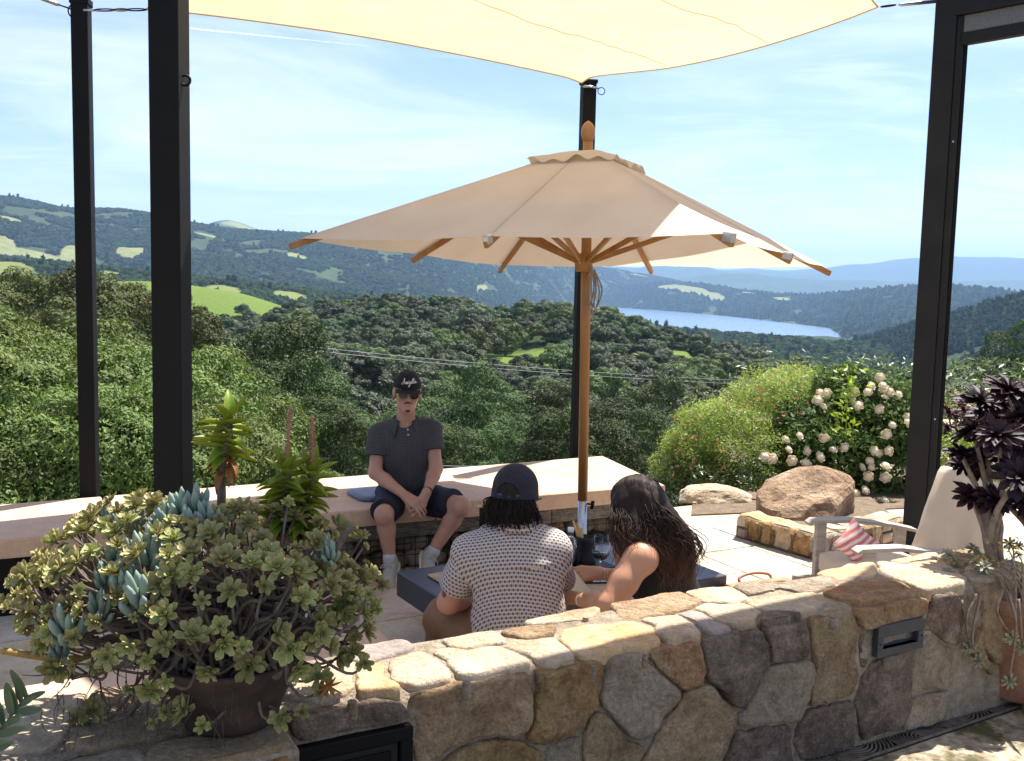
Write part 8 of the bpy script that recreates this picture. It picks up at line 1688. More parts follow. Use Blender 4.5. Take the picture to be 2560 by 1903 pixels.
# ------------------------------------------------------------------ the man on the bench
def man_on_bench():
    A = aty; body = Sdf(); root = empty('person', (*A(1012, 1240, 6.2)[:2], ZL)); tag(root, 'man in black cap, sunglasses and charcoal check polo sitting on the bench, hands clasped', 'person')
    hc = A(1018, 980, 6.06); H = orient((0.20, -0.97, -0.10), (0.04, 0, 1)); Lh = head_sdf(body, H, hc)
    sR, sL = A(947, 1086, 6.13), A(1078, 1075, 6.15); eR, eL = A(938, 1182, 6.04), A(1090, 1172, 6.07); wR, wL = A(1014, 1240, 5.885), A(1067, 1230, 5.915)
    neck = A(1014, 1050, 6.13); chest = A(1013, 1110, 6.15); waist = A(1013, 1195, 6.20); pel = A(1013, 1238, 6.24)
    body.cap(Lh(0, -0.022, -0.06), neck + [0, 0, -0.03], 0.052, 0.062, 0.02)
    body.cap(neck + [0, 0, -0.05], sR, 0.05, 0.052, 0.03).cap(neck + [0, 0, -0.05], sL, 0.05, 0.052, 0.03).ell(chest, (0.155, 0.085, 0.15), k=0.03).cap(chest, pel, 0.095, 0.10, 0.03)
    for s, e, wv in ((sR, eR, wR), (sL, eL, wL)):
        body.cap(s, e, 0.046, 0.041, 0.02); m = e * 0.68 + wv * 0.32; body.cap(e, m, 0.041, 0.042, 0.02).cap(m, wv, 0.042, 0.0265, 0.015)
    # legs
    hR, hL = A(985, 1246, 6.20), A(1045, 1246, 6.20); kR, kL = A(960, 1286, 5.80), A(1154, 1264, 5.87); aR, aL = A(975, 1398, 5.83), A(1081, 1380, 5.90)
    for h_, kn, an, q in ((hR, kR, aR, -1), (hL, kL, aL, 1)):
        body.cap(h_, kn, 0.080, 0.054, 0.02); body.ell(kn + [0, -0.012, -0.005], (0.052, 0.050, 0.058), k=0.02)
        cf = kn * 0.66 + an * 0.34 + np.array([0, 0.022, 0]); body.cap(kn, cf, 0.052, 0.054, 0.02).cap(cf, an, 0.053, 0.034, 0.02)
        body.cap(an, an + np.array([0, 0.0, -0.045]), 0.030, 0.024)
    # hands, one folded into the other
    tR = A(1046, 1262, 5.84); hand_sdf(body, wR, tR - wR, (-0.25, -0.45, 0.85), 1, (0.30, 0.50, 0.35), 0.12, (0.55, 0.25)); hand_sdf(body, wL, A(1046, 1272, 5.83) - wL, (0.75, -0.55, 0.2), -1, (0.25, 0.45, 0.30), 0.14, (0.6, 0.3))
    hb = (np.array([min(wR[0], wL[0]) - 0.06, 5.70, 0]), np.array([max(wR[0], wL[0]) + 0.08, 6.0, 9.0]))
    # one surface at three resolutions
    zc = Lh(0, 0, -0.135)[2]; parts = [body.mesh(0.0036, lo=np.array([-9, -9, zc - 0.01])), body.mesh(0.0078, hi=np.array([9, 9, zc + 0.006]))]
    V = np.vstack([parts[0][0], parts[1][0]]); Fc = np.vstack([parts[0][1], parts[1][1] + len(parts[0][0])])
    hs = Sdf(); zz = max(wR[2], wL[2]) + 0.035; hands = body.mesh(0.0034, lo=np.array([wR[0] - 0.035, 5.72, 0.3]), hi=np.array([wL[0] + 0.05, 5.935, zz])); V2 = hands[0]; Fc = np.vstack([Fc, hands[1] + len(V)]); V = np.vstack([V, V2]); sdf_obj('body', (V, Fc), M_skinA, root, sm=1)
    # shirt
    sh = Sdf(); sh.ell(chest + [0, 0, 0.0], (0.195, 0.122, 0.175), k=0.03).cap(neck + [0, 0.01, -0.06], sR, 0.060, 0.060, 0.04).cap(neck + [0, 0.01, -0.06], sL, 0.060, 0.060, 0.04).ell((chest + waist) / 2, (0.178, 0.125, 0.16), k=0.05).ell(waist + [0, 0, -0.01], (0.178, 0.135, 0.12), k=0.05)
    sh.cap(sR, sR * 0.8 + eR * 0.2, 0.062, 0.062, 0.035).cap(sL, sL * 0.8 + eL * 0.2, 0.062, 0.062, 0.035)
    sh.cap(neck + [0, -0.03, -0.005], neck + H[:, 1] * 0.02 + [0, -0.03, 0.12], 0.052, 0.075, 0.008, sub=True).cap(neck + [0, -0.07, -0.01], neck + [0, -0.13, -0.055], 0.020, 0.008, 0.008, sub=True)
    tor = sh.mesh(0.0066, noise=folds(3.1, 0.0055, (13, 13, 7))); slR = cloth_tube(sR, eR, 0.066, 0.080, 0.58, 0.0042, seed=5.0, amp=0.003); slL = cloth_tube(sL, eL, 0.066, 0.078, 0.53, 0.0042, seed=6.0, amp=0.003)
    fp, _ = flatpat(chest, np.eye(3), None); cp1 = cylpat([(sR, eR, 0.072, (0.6, 1, 0))]); cp2 = cylpat([(sL, eL, 0.072, (-0.6, 1, 0))]); n1, n2 = len(tor[0]), len(slR[0])
    o = sdf_obj('polo_shirt', merge(tor, slR, slL), M_polo, root, lambda V: np.vstack([fp(V[:n1]), cp1(V[n1:n1 + n2]), cp2(V[n1 + n2:])]))
    # collar, placket, buttons
    up = unit(Lh(0, 0, 0) - neck); fr_ = unit(np.array([0.12, -1, 0])); rt = np.cross(fr_, (0, 0, 1)); ctr = neck + [0, -0.005, -0.015]; V, Fc = [], []; n = 26
    for k in range(n + 1):
        a = -math.pi * 0.80 + 2 * math.pi * 0.80 * k / n; dirv = -fr_ * math.cos(a) + rt * math.sin(a); f = abs(a) / (math.pi * 0.8); zt = 0.040 - 0.030 * f ** 2; low = 0.012 + 0.052 * f ** 2.5; R1 = 0.068; V += [ctr + dirv * R1 + np.array([0, 0, zt]), ctr + dirv * (R1 + 0.007) + np.array([0, 0, zt + 0.002]), ctr + dirv * (R1 + 0.028 + 0.016 * f) + np.array([0, 0, zt - low * 1.25 - 0.022])]
    for k in range(n): Fc += [(3 * k, 3 * k + 3, 3 * k + 4, 3 * k + 1), (3 * k + 1, 3 * k + 4, 3 * k + 5, 3 * k + 2)]
    co = obj('collar', (np.array(V), Fc), M_polo, root, smooth=True); a = co.data.attributes.new('pat', 'FLOAT_VECTOR', 'POINT'); a.data.foreach_set('vector', np.array([(v[0], v[2], 0) for v in V], np.float32).ravel()); md = co.modifiers.new('thick', 'SOLIDIFY'); md.thickness = 0.004
    for k in range(3): p = A(1017 + k * 1.5, 1062 + 13 * k, 6.0 - 0.004 * k); obj('button', xf(lathe([(0.0001, 0), (0.0055, 0), (0.005, 0.002), (0.0001, 0.0025)], 10), T(p[0], p[1] + [0.03, 0.018, 0.012][k], p[2]) @ Rm('X', rad(90))), M_sock, root)
    # shorts
    so_ = Sdf(); so_.ell(pel + [0, 0.0, 0.015], (0.185, 0.15, 0.105), k=0.04)
    for h_, kn in ((hR, kR), (hL, kL)): so_.cap(h_, h_ * 0.6 + kn * 0.4, 0.105, 0.100, 0.05)
    sdf_obj('shorts', merge(so_.mesh(0.0075, noise=folds(7.7, 0.006, (11, 11, 11))), cloth_tube(hR + (kR - hR) * 0.15, kR + (kR - hR) * 0.1, 0.104, 0.083, 0.80, 0.0068, 0.010, 8.0, 0.006), cloth_tube(hL + (kL - hL) * 0.15, kL + (kL - hL) * 0.1, 0.104, 0.083, 0.72, 0.0068, 0.010, 9.0, 0.006)), M_navy, root)
    # shoes and socks
    def shoe(an, f, roll_):
        f = unit(np.array(f, float)); upv0 = unit(np.array(roll_, float)); upv0 = unit(upv0 - f * (f @ upv0)); heel = an - f * 0.058 - upv0 * 0.078; toe = heel + f * 0.275; upv = unit(np.array(roll_, float)); upv = unit(upv - f * (f @ upv)); sd = np.cross(f, upv); Ln = np.linalg.norm(toe - heel); Q = lambda a, b, c: heel + f * a * Ln + sd * b + upv * c; R = np.stack([f, sd, upv], 1)
        s = Sdf(); s.ell(Q(0.22, 0, 0.042), (0.070, 0.038, 0.048), R, 0.02).ell(Q(0.55, 0, 0.030), (0.085, 0.042, 0.040), R, 0.03).ell(Q(0.82, 0, 0.018), (0.060, 0.044, 0.028), R, 0.03).cap(Q(0.26, 0, 0.05), Q(0.20, 0, 0.080), 0.042, 0.043, 0.02); s.cap(Q(0.21, 0, 0.085), Q(0.18, 0, 0.16), 0.030, 0.034, 0.006, sub=True)
        sh_ = sdf_obj('shoe', s.mesh(0.0052), M_shoe, root); so2 = Sdf(); so2.ell(Q(0.16, 0, -0.004), (0.062, 0.040, 0.020), R, 0.02).ell(Q(0.5, 0, -0.006), (0.09, 0.040, 0.017), R, 0.03).ell(Q(0.82, 0, -0.004), (0.062, 0.047, 0.015), R, 0.03); sdf_obj('sole', so2.mesh(0.0052), M_sole, sh_)
        for k in range(4): a = 0.44 + 0.07 * k; obj('lace', tube(spline([Q(a, -0.026, 0.058 - 0.006 * k), Q(a + 0.015, 0, 0.073 - 0.010 * k), Q(a + 0.02, 0.026, 0.058 - 0.006 * k)], 5), 0.0028, 5), M_sock, sh_, smooth=True)
        obj('lace', tube(spline([Q(0.42, 0.0, 0.082), Q(0.44, 0.03, 0.09), Q(0.47, 0.045, 0.075), Q(0.45, 0.01, 0.08), Q(0.46, -0.03, 0.085), Q(0.5, -0.04, 0.07)], 6), 0.0026, 5), M_sock, sh_, smooth=True)
        sk = Sdf(); sk.cap(Q(0.27, 0, 0.040), Q(0.21, 0, 0.092), 0.040, 0.0405, 0.01); sdf_obj('sock', sk.mesh(0.005), M_sock, root)
    shoe(aR, (-0.08, -0.88, -0.42), (-0.22, -0.40, 0.85)); shoe(aL, (0.10, -0.84, -0.50), (0.60, -0.40, 0.68))
    # cap
    cp = Sdf(); cp.ell(Lh(0, -0.008, 0.040), (0.085, 0.109, 0.092), H, 0.01); V, Fc = cp.mesh(0.004); loc = (V - hc) @ H; Fc = Fc[(loc[Fc][:, :, 2] > 0.028 + 0.06 * np.minimum(0.02, loc[Fc][:, :, 1])).all(1)]
    cap_o = sdf_obj('cap', (V, Fc), M_cap, root, sm=1); md = cap_o.modifiers.new('thick', 'SOLIDIFY'); md.thickness = 0.003
    V, Fc = [], []; n = 18; mrow = 6
    for j in range(mrow + 1):
        for i in range(n + 1):
            a = -1.12 + 2.24 * i / n; r0 = np.array([0.083 * math.sin(a), -0.008 + 0.104 * math.cos(a)]); ext = 0.066 * math.cos(a * 0.92) ** 0.6 * j / mrow; x, y = r0[0] * (1 + 0.10 * j / mrow), r0[1] + ext; V.append(Lh(x, y, 0.037 - 0.014 * (x / 0.075) ** 2 - 0.010 * j / mrow))
    k = n + 1; Fc = [(j * k + i, j * k + i + 1, (j + 1) * k + i + 1, (j + 1) * k + i) for j in range(mrow) for i in range(n)]; b = obj('brim', (np.array(V), Fc), M_cap, cap_o, smooth=True); md = b.modifiers.new('thick', 'SOLIDIFY'); md.thickness = 0.004
    obj('top_button', xf(lathe([(0.0001, 0), (0.008, 0), (0.006, 0.005), (0.0001, 0.006)], 12), np.vstack([np.hstack([H, Lh(0, -0.01, 0.130)[:, None]]), [0, 0, 0, 1]])), M_cap, cap_o)
    # stitched script lettering on the cap
    strokes = [[(0.0, 0.25), (0.02, 0.1), (0.07, 0.12), (0.14, 0.45), (0.20, 0.85), (0.185, 0.98), (0.15, 0.9), (0.17, 0.5), (0.205, 0.15), (0.235, 0.12)], [(0.06, 0.42), (0.15, 0.50), (0.22, 0.48)], [(0.24, 0.12), (0.27, 0.42), (0.275, 0.15), (0.305, 0.45), (0.32, 0.4), (0.315, 0.15), (0.345, 0.46), (0.365, 0.4), (0.36, 0.16), (0.39, 0.14), (0.42, 0.45), (0.42, 0.16), (0.45, 0.2)], [(0.44, 0.62), (0.45, 0.66)], [(0.46, 0.44), (0.53, 0.48), (0.48, 0.2), (0.55, 0.18), (0.50, -0.3), (0.45, -0.35), (0.47, -0.15), (0.58, 0.22)], [(0.58, 0.22), (0.63, 0.32), (0.62, 0.46), (0.585, 0.38), (0.60, 0.15), (0.66, 0.18)], [(0.66, 0.18), (0.72, 0.9), (0.69, 0.3), (0.70, 0.14), (0.75, 0.2)], [(0.75, 0.2), (0.80, 0.95), (0.77, 0.3), (0.785, 0.14), (0.83, 0.2)], [(0.66, 0.62), (0.86, 0.70)], [(0.92, 0.42), (0.87, 0.45), (0.845, 0.25), (0.88, 0.13), (0.925, 0.4), (0.925, 0.18), (0.96, 0.14), (1.0, 0.22)]]
    tb = []
    for s in strokes:
        P = []
        for (u, v) in spline([(u, v, 0) for u, v in s], 4)[:, :2]:
            x = (0.5 - u) * 0.092 ; z = 0.066 + 0.036 * v + 0.010 * (u - 0.5); sx = x / 0.0875; szz = (z - 0.040) / 0.0945; y = -0.008 + 0.1115 * math.sqrt(max(0.01, 1 - sx * sx - szz * szz)); P.append(Lh(x, y, z))
        tb.append(tube(P, 0.0016, 4))
    obj('lettering', join(*tb), M_white, cap_o)
    # sunglasses
    sg = empty('sunglasses', Lh(0, 0.1, 0), parent=root)
    for s in (-1, 1):
        P = [(0.030 * math.cos(t) * (1.0 if math.sin(t) > 0 else 0.94), 0.0235 * math.sin(t)) for t in np.linspace(0, 2 * math.pi, 25)[:-1]]; V = [Lh(s * 0.0335 + a, 0.1035 - 0.012 * abs(s * 0.0335 + a) / 0.06, -0.001 + b) for a, b in P]; V += [v + H[:, 1] * 0.003 for v in V]; n = 24; obj('lens', (np.array(V), [tuple(range(n)), tuple(range(2 * n - 1, n - 1, -1))] + [(i, n + i, n + (i + 1) % n, (i + 1) % n) for i in range(n)]), M_lens, sg)
        obj('rim', tube([Lh(s * 0.0335 + 0.031 * math.cos(t), 0.105 - 0.012 * abs(s * 0.0335 + 0.031 * math.cos(t)) / 0.06, -0.001 + 0.0245 * math.sin(t)) for t in np.linspace(0, 2 * math.pi, 25)], 0.0016, 5, False), M_brass, sg, smooth=True)
        obj('temple', tube([Lh(s * 0.064, 0.093, 0.008), Lh(s * 0.078, 0.04, 0.008), Lh(s * 0.081, -0.01, 0.004)], 0.0016, 5), M_brass, sg, smooth=True)
    obj('bridge', tube([Lh(-0.008, 0.107, 0.008), Lh(0, 0.110, 0.010), Lh(0.008, 0.107, 0.008)], 0.0015, 5), M_brass, sg, smooth=True)
    # moustache, goatee, sideburn hair
    fh = Sdf(); fh.cap(Lh(-0.024, 0.0850, -0.0545), Lh(0, 0.0945, -0.0460), 0.0036, 0.0048, 0.006).cap(Lh(0.024, 0.0850, -0.0545), Lh(0, 0.0945, -0.0460), 0.0036, 0.0048, 0.006).ell(Lh(0, 0.0865, -0.097), (0.019, 0.0075, 0.012), H, 0.012).cap(Lh(-0.016, 0.083, -0.090), Lh(0.016, 0.083, -0.090), 0.005, k=0.006); sdf_obj('beard', fh.mesh(0.0024), pmat('beard_hair', [(0.035, 0.022, 0.016), (0.08, 0.048, 0.035)], 120, 0.8), root, sm=0)
    hr = Sdf(); hr.ell(Lh(0, -0.022, 0.018), (0.0785, 0.094, 0.085), H, 0.01); V, Fc = hr.mesh(0.004); loc = (V - hc) @ H; l = loc[Fc].mean(1); Fc = Fc[(l[:, 2] < 0.05) & (l[:, 2] > -0.055) & (l[:, 1] < 0.035)]; sdf_obj('hair', (V, Fc), M_hair, root, sm=1)
    obj('bracelet', ring_around(wL * 0.93 + eL * 0.07, wL - eL, 0.031, 0.0055, 20, True), pmat('dark_beads', [(0.04, 0.014, 0.010), (0.09, 0.03, 0.02)], 60, 0.35), root, smooth=True)
    obj('earring', ring_around(Lh(0.083, 0.0, -0.036), H[:, 0], 0.004, 0.0016, 12), M_black, root)
man_on_bench()

# ------------------------------------------------------------------ the man at the table, seen from behind
def man_at_table():
    A = aty; root = empty('person', (*A(1295, 1600, 3.85)[:2], 0.4)); tag(root, 'man seen from behind in a backwards navy cap and woven-print short-sleeved shirt', 'person')
    body = Sdf(); hc = A(1288, 1246, 3.88); H = orient((0.30, 0.95, -0.12)); Lh = head_sdf(body, H, hc)
    neck = A(1290, 1318, 3.82); sL, sR = A(1178, 1384, 3.84), A(1382, 1376, 3.84); chest = A(1290, 1420, 3.84); waist = A(1300, 1540, 3.83); pel = A(1305, 1610, 3.84)
    eL, eR = A(1122, 1506, 3.93), A(1400, 1488, 4.02); wL, wR = A(1200, 1486, 4.16), A(1352, 1478, 4.20)
    body.cap(Lh(0, -0.03, -0.06), neck, 0.058, 0.066, 0.02).cap(neck + [0, 0, -0.04], sL, 0.05, 0.055, 0.03).cap(neck + [0, 0, -0.04], sR, 0.05, 0.055, 0.03).ell(chest, (0.16, 0.09, 0.17), k=0.03).cap(chest, pel, 0.10, 0.11, 0.03)
    for s, e, wv in ((sL, eL, wL), (sR, eR, wR)): m = e * 0.66 + wv * 0.34; body.cap(s, e, 0.054, 0.046, 0.02).cap(e, m, 0.045, 0.046, 0.02).cap(m, wv, 0.046, 0.029, 0.015)
    hand_sdf(body, wL, (0.6, 0.75, -0.1), (0.1, -0.2, 1), 1, (0.3, 0.4, 0.3)); hand_sdf(body, wR, (-0.6, 0.75, -0.1), (-0.1, -0.2, 1), -1, (0.3, 0.4, 0.3))
    hip = [pel + [-0.10, 0.02, -0.03], pel + [0.10, 0.02, -0.03]]; kn = [A(1112, 1556, 4.14), A(1430, 1560, 4.32)]; an = [A(1098, 1700, 4.16), A(1440, 1690, 4.30)]
    for i in range(2): kn[i][2] = max(kn[i][2], 0.46); an[i][2] = 0.16; body.cap(hip[i], kn[i], 0.085, 0.06, 0.02).cap(kn[i], an[i], 0.055, 0.038, 0.02).cap(an[i], an[i] + [0, 0.16, -0.035], 0.036, 0.03, 0.02)
    sdf_obj('body', body.mesh(0.0068), M_skinB, root, sm=2)
    # shirt
    sh = Sdf(); sh.ell(chest + [0, 0, 0.01], (0.205, 0.128, 0.20), k=0.03).cap(neck + [0, 0, -0.045], sL, 0.060, 0.066, 0.04).cap(neck + [0, 0, -0.045], sR, 0.060, 0.066, 0.04).ell(waist, (0.190, 0.135, 0.17), k=0.06).ell(pel + [0, 0, -0.01], (0.195, 0.145, 0.13), k=0.05)
    for s, e in ((sL, eL), (sR, eR)): sh.cap(s, s * 0.8 + e * 0.2, 0.068, 0.068, 0.035)
    # pulled folds across the back, a yoke seam and a crease
    fz = folds(12.3, 0.006, (9, 9, 10))
    def nz(P):
        f = fz(P); c = A(1345, 1432, 3.7); d = P - c; f += 0.010 * np.exp(-((d[:, 2] + 0.02 * d[:, 0]) / 0.010) ** 2) * np.exp(-(d[:, 0] / 0.085) ** 2) - 0.008 * np.exp(-((d[:, 2] - 0.022) / 0.013) ** 2) * np.exp(-(d[:, 0] / 0.09) ** 2)
        y = A(1290, 1352, 3.72); d = P - y; f += 0.0035 * np.exp(-((d[:, 2] - 0.35 * (np.abs(d[:, 0]) - 0.0) * 0.35 + 0.012) / 0.0055) ** 2) * (np.abs(d[:, 0]) < 0.15); return f
    tor = sh.mesh(0.0064, noise=nz); s1 = cloth_tube(sL, eL, 0.070, 0.082, 0.66, 0.0062, seed=14.0, amp=0.005); s2 = cloth_tube(sR, eR, 0.070, 0.080, 0.66, 0.0062, seed=15.0, amp=0.005)
    fp, _ = flatpat(chest, np.eye(3), None); cp1 = cylpat([(sL, eL, 0.078, (0.5, 1, 0))]); cp2 = cylpat([(sR, eR, 0.078, (-0.5, 1, 0))]); n1, n2 = len(tor[0]), len(s1[0])
    sdf_obj('printed_shirt', merge(tor, s1, s2), M_weave, root, lambda V: np.vstack([fp(V[:n1]), cp1(V[n1:n1 + n2]), cp2(V[n1 + n2:])]))
    # collar
    V, Fc = [], []; n = 26; ctr = neck + [0.004, 0.012, 0.004]
    for k in range(n + 1):
        a = -math.pi * 0.85 + 2 * math.pi * 0.85 * k / n; dv = np.array([math.sin(a), -math.cos(a), 0]); f = abs(a) / (math.pi * .85); V += [ctr + dv * 0.066 + [0, 0, 0.040 - 0.02 * f], ctr + dv * 0.074 + [0, 0, 0.043 - 0.02 * f], ctr + dv * (0.088 + 0.01 * f) + [0, 0, -0.012 - 0.03 * f ** 2]]
    for k in range(n): Fc += [(3 * k, 3 * k + 3, 3 * k + 4, 3 * k + 1), (3 * k + 1, 3 * k + 4, 3 * k + 5, 3 * k + 2)]
    co = obj('collar', (np.array(V), Fc), M_weave, root, smooth=True); a = co.data.attributes.new('pat', 'FLOAT_VECTOR', 'POINT'); a.data.foreach_set('vector', np.array([(v[0], v[2], 0) for v in V], np.float32).ravel()); md = co.modifiers.new('thick', 'SOLIDIFY'); md.thickness = 0.004
    # trousers
    tr = Sdf(); tr.ell(pel + [0, 0.02, -0.03], (0.18, 0.15, 0.11), k=0.04)
    for i in range(2): tr.cap(hip[i], kn[i], 0.112, 0.088, 0.04).cap(kn[i], an[i] + [0, 0, 0.03], 0.086, 0.062, 0.03)
    sdf_obj('trousers', tr.mesh(0.0085, noise=folds(21.0, 0.009, (10, 10, 9))), M_brown, root)
    for i in range(2): s = Sdf(); f0 = an[i] + [0, -0.05, -0.03]; s.cap(f0, f0 + [0, 0.2, -0.005], 0.045, 0.038, 0.03); sdf_obj('shoe', s.mesh(0.009), M_black, root)
    # cap worn backwards: dome with an arched opening and a strap at the back of the head
    cp = Sdf(); cp.ell(Lh(0, -0.006, 0.038), (0.089, 0.110, 0.094), H, 0.02).ell(Lh(0, -0.004, 0.055), (0.080, 0.098, 0.082), H, 0.02).ell(Lh(0, -0.006, 0.008), (0.090, 0.110, 0.05), H, 0.02); V, Fc = cp.mesh(0.0035); loc = (V - hc) @ H; l = loc[Fc].mean(1)
    arch = (l[:, 1] < -0.03) & ((l[:, 0] / 0.047) ** 2 + ((l[:, 2] - 0.018) / 0.052) ** 2 < 1) & (l[:, 2] > 0.018); Fc = Fc[(l[:, 2] > 0.004) & ~arch]; cap_o = sdf_obj('cap', (V, Fc), M_cap2, root, sm=1); md = cap_o.modifiers.new('thick', 'SOLIDIFY'); md.thickness = 0.004
    P = [Lh(0.053 * math.sin(t) * 1.0, -0.006 - 0.108 * math.sqrt(max(0, 1 - (0.053 * math.sin(t) / 0.088) ** 2)) * 0.985, 0.010) for t in np.linspace(-1.3, 1.3, 14)]; V = []; 
    for p in P: V += [p + H[:, 2] * -0.006, p + H[:, 2] * 0.016]
    st = obj('strap', (np.array(V), [(2 * i, 2 * i + 1, 2 * i + 3, 2 * i + 2) for i in range(13)]), pmat('slate_strap', [(0.05, 0.055, 0.075), (0.07, 0.075, 0.10)], 60, 0.6), cap_o, smooth=True); md = st.modifiers.new('thick', 'SOLIDIFY'); md.thickness = 0.004
    obj('top_button', xf(lathe([(0.0001, 0), (0.009, 0), (0.007, 0.006), (0.0001, 0.007)], 12), np.vstack([np.hstack([H, Lh(0, -0.006, 0.132)[:, None]]), [0, 0, 0, 1]])), M_cap2, cap_o)
    V, Fc = [], []; n = 16
    for j in range(5):
        for i in range(n + 1): a = -1.0 + 2.0 * i / n; V.append(Lh(0.082 * math.sin(a), 0.100 * math.cos(a) + 0.06 * math.cos(a) * j / 4, 0.008 - 0.010 * (math.sin(a)) ** 2 - 0.012 * j / 4))
    Fc = [(j * (n + 1) + i, j * (n + 1) + i + 1, (j + 1) * (n + 1) + i + 1, (j + 1) * (n + 1) + i) for j in range(4) for i in range(n)]; b = obj('brim', (np.array(V), Fc), M_cap2, cap_o, smooth=True); md = b.modifiers.new('thick', 'SOLIDIFY'); md.thickness = 0.004
    # hair below the cap: wavy locks
    hr = Sdf(); hr.ell(Lh(0, -0.020, 0.028), (0.082, 0.0985, 0.092), H, 0.02).ell(Lh(0, -0.045, -0.06), (0.082, 0.062, 0.06), H, 0.03); V, Fc = hr.mesh(0.0045, noise=folds(31, 0.004, (60, 60, 14))); loc = (V - hc) @ H; l = loc[Fc].mean(1); Fc = Fc[(l[:, 1] < 0.03)]; ho = sdf_obj('hair', (V, Fc), M_hair, root, sm=1)
    rg = np.random.default_rng(61); lk = []
    for k in range(900):
        a = rg.uniform(-1.75, 1.75); p = Lh(0.082 * math.sin(a), -0.012 - 0.094 * math.cos(a) * (1 if abs(a) < 1.6 else 0.3), rg.uniform(-0.03, 0.012)); q = p + H @ np.array([0.012 * rg.normal() + 0.012 * math.sin(a), -0.014 + 0.012 * rg.normal(), -rg.uniform(0.045, 0.088)]); m = (p + q) / 2 + H @ np.array([0.010 * rg.normal(), -0.016, 0.006]); e = q + H @ np.array([0.02 * rg.normal(), -0.012 * rg.random(), 0.004]); P = spline([p, m, q, e], 6); lk.append(tube(P, np.interp(np.linspace(0, 1, len(P)), [0, 0.5, 1], [0.0016, 0.0019, 0.0004]), 4))
    obj('locks', join(*lk), M_hair, ho, smooth=True)
    tt = Sdf(); q_ = sL * 0.22 + eL * 0.78; tt.ell(q_ + [-0.036, -0.030, 0.004], (0.010, 0.012, 0.020), k=0.01); sdf_obj('tattoo', tt.mesh(0.003), pmat('tattoo_ink', [(0.10, 0.06, 0.05), (0.20, 0.11, 0.085)], 60, 0.6), root)
    obj('glasses_temple', tube([Lh(0.084, 0.085, 0.0), Lh(0.086, 0.03, 0.0), Lh(0.084, -0.01, -0.004)], 0.003, 6), M_black, root)
man_at_table()

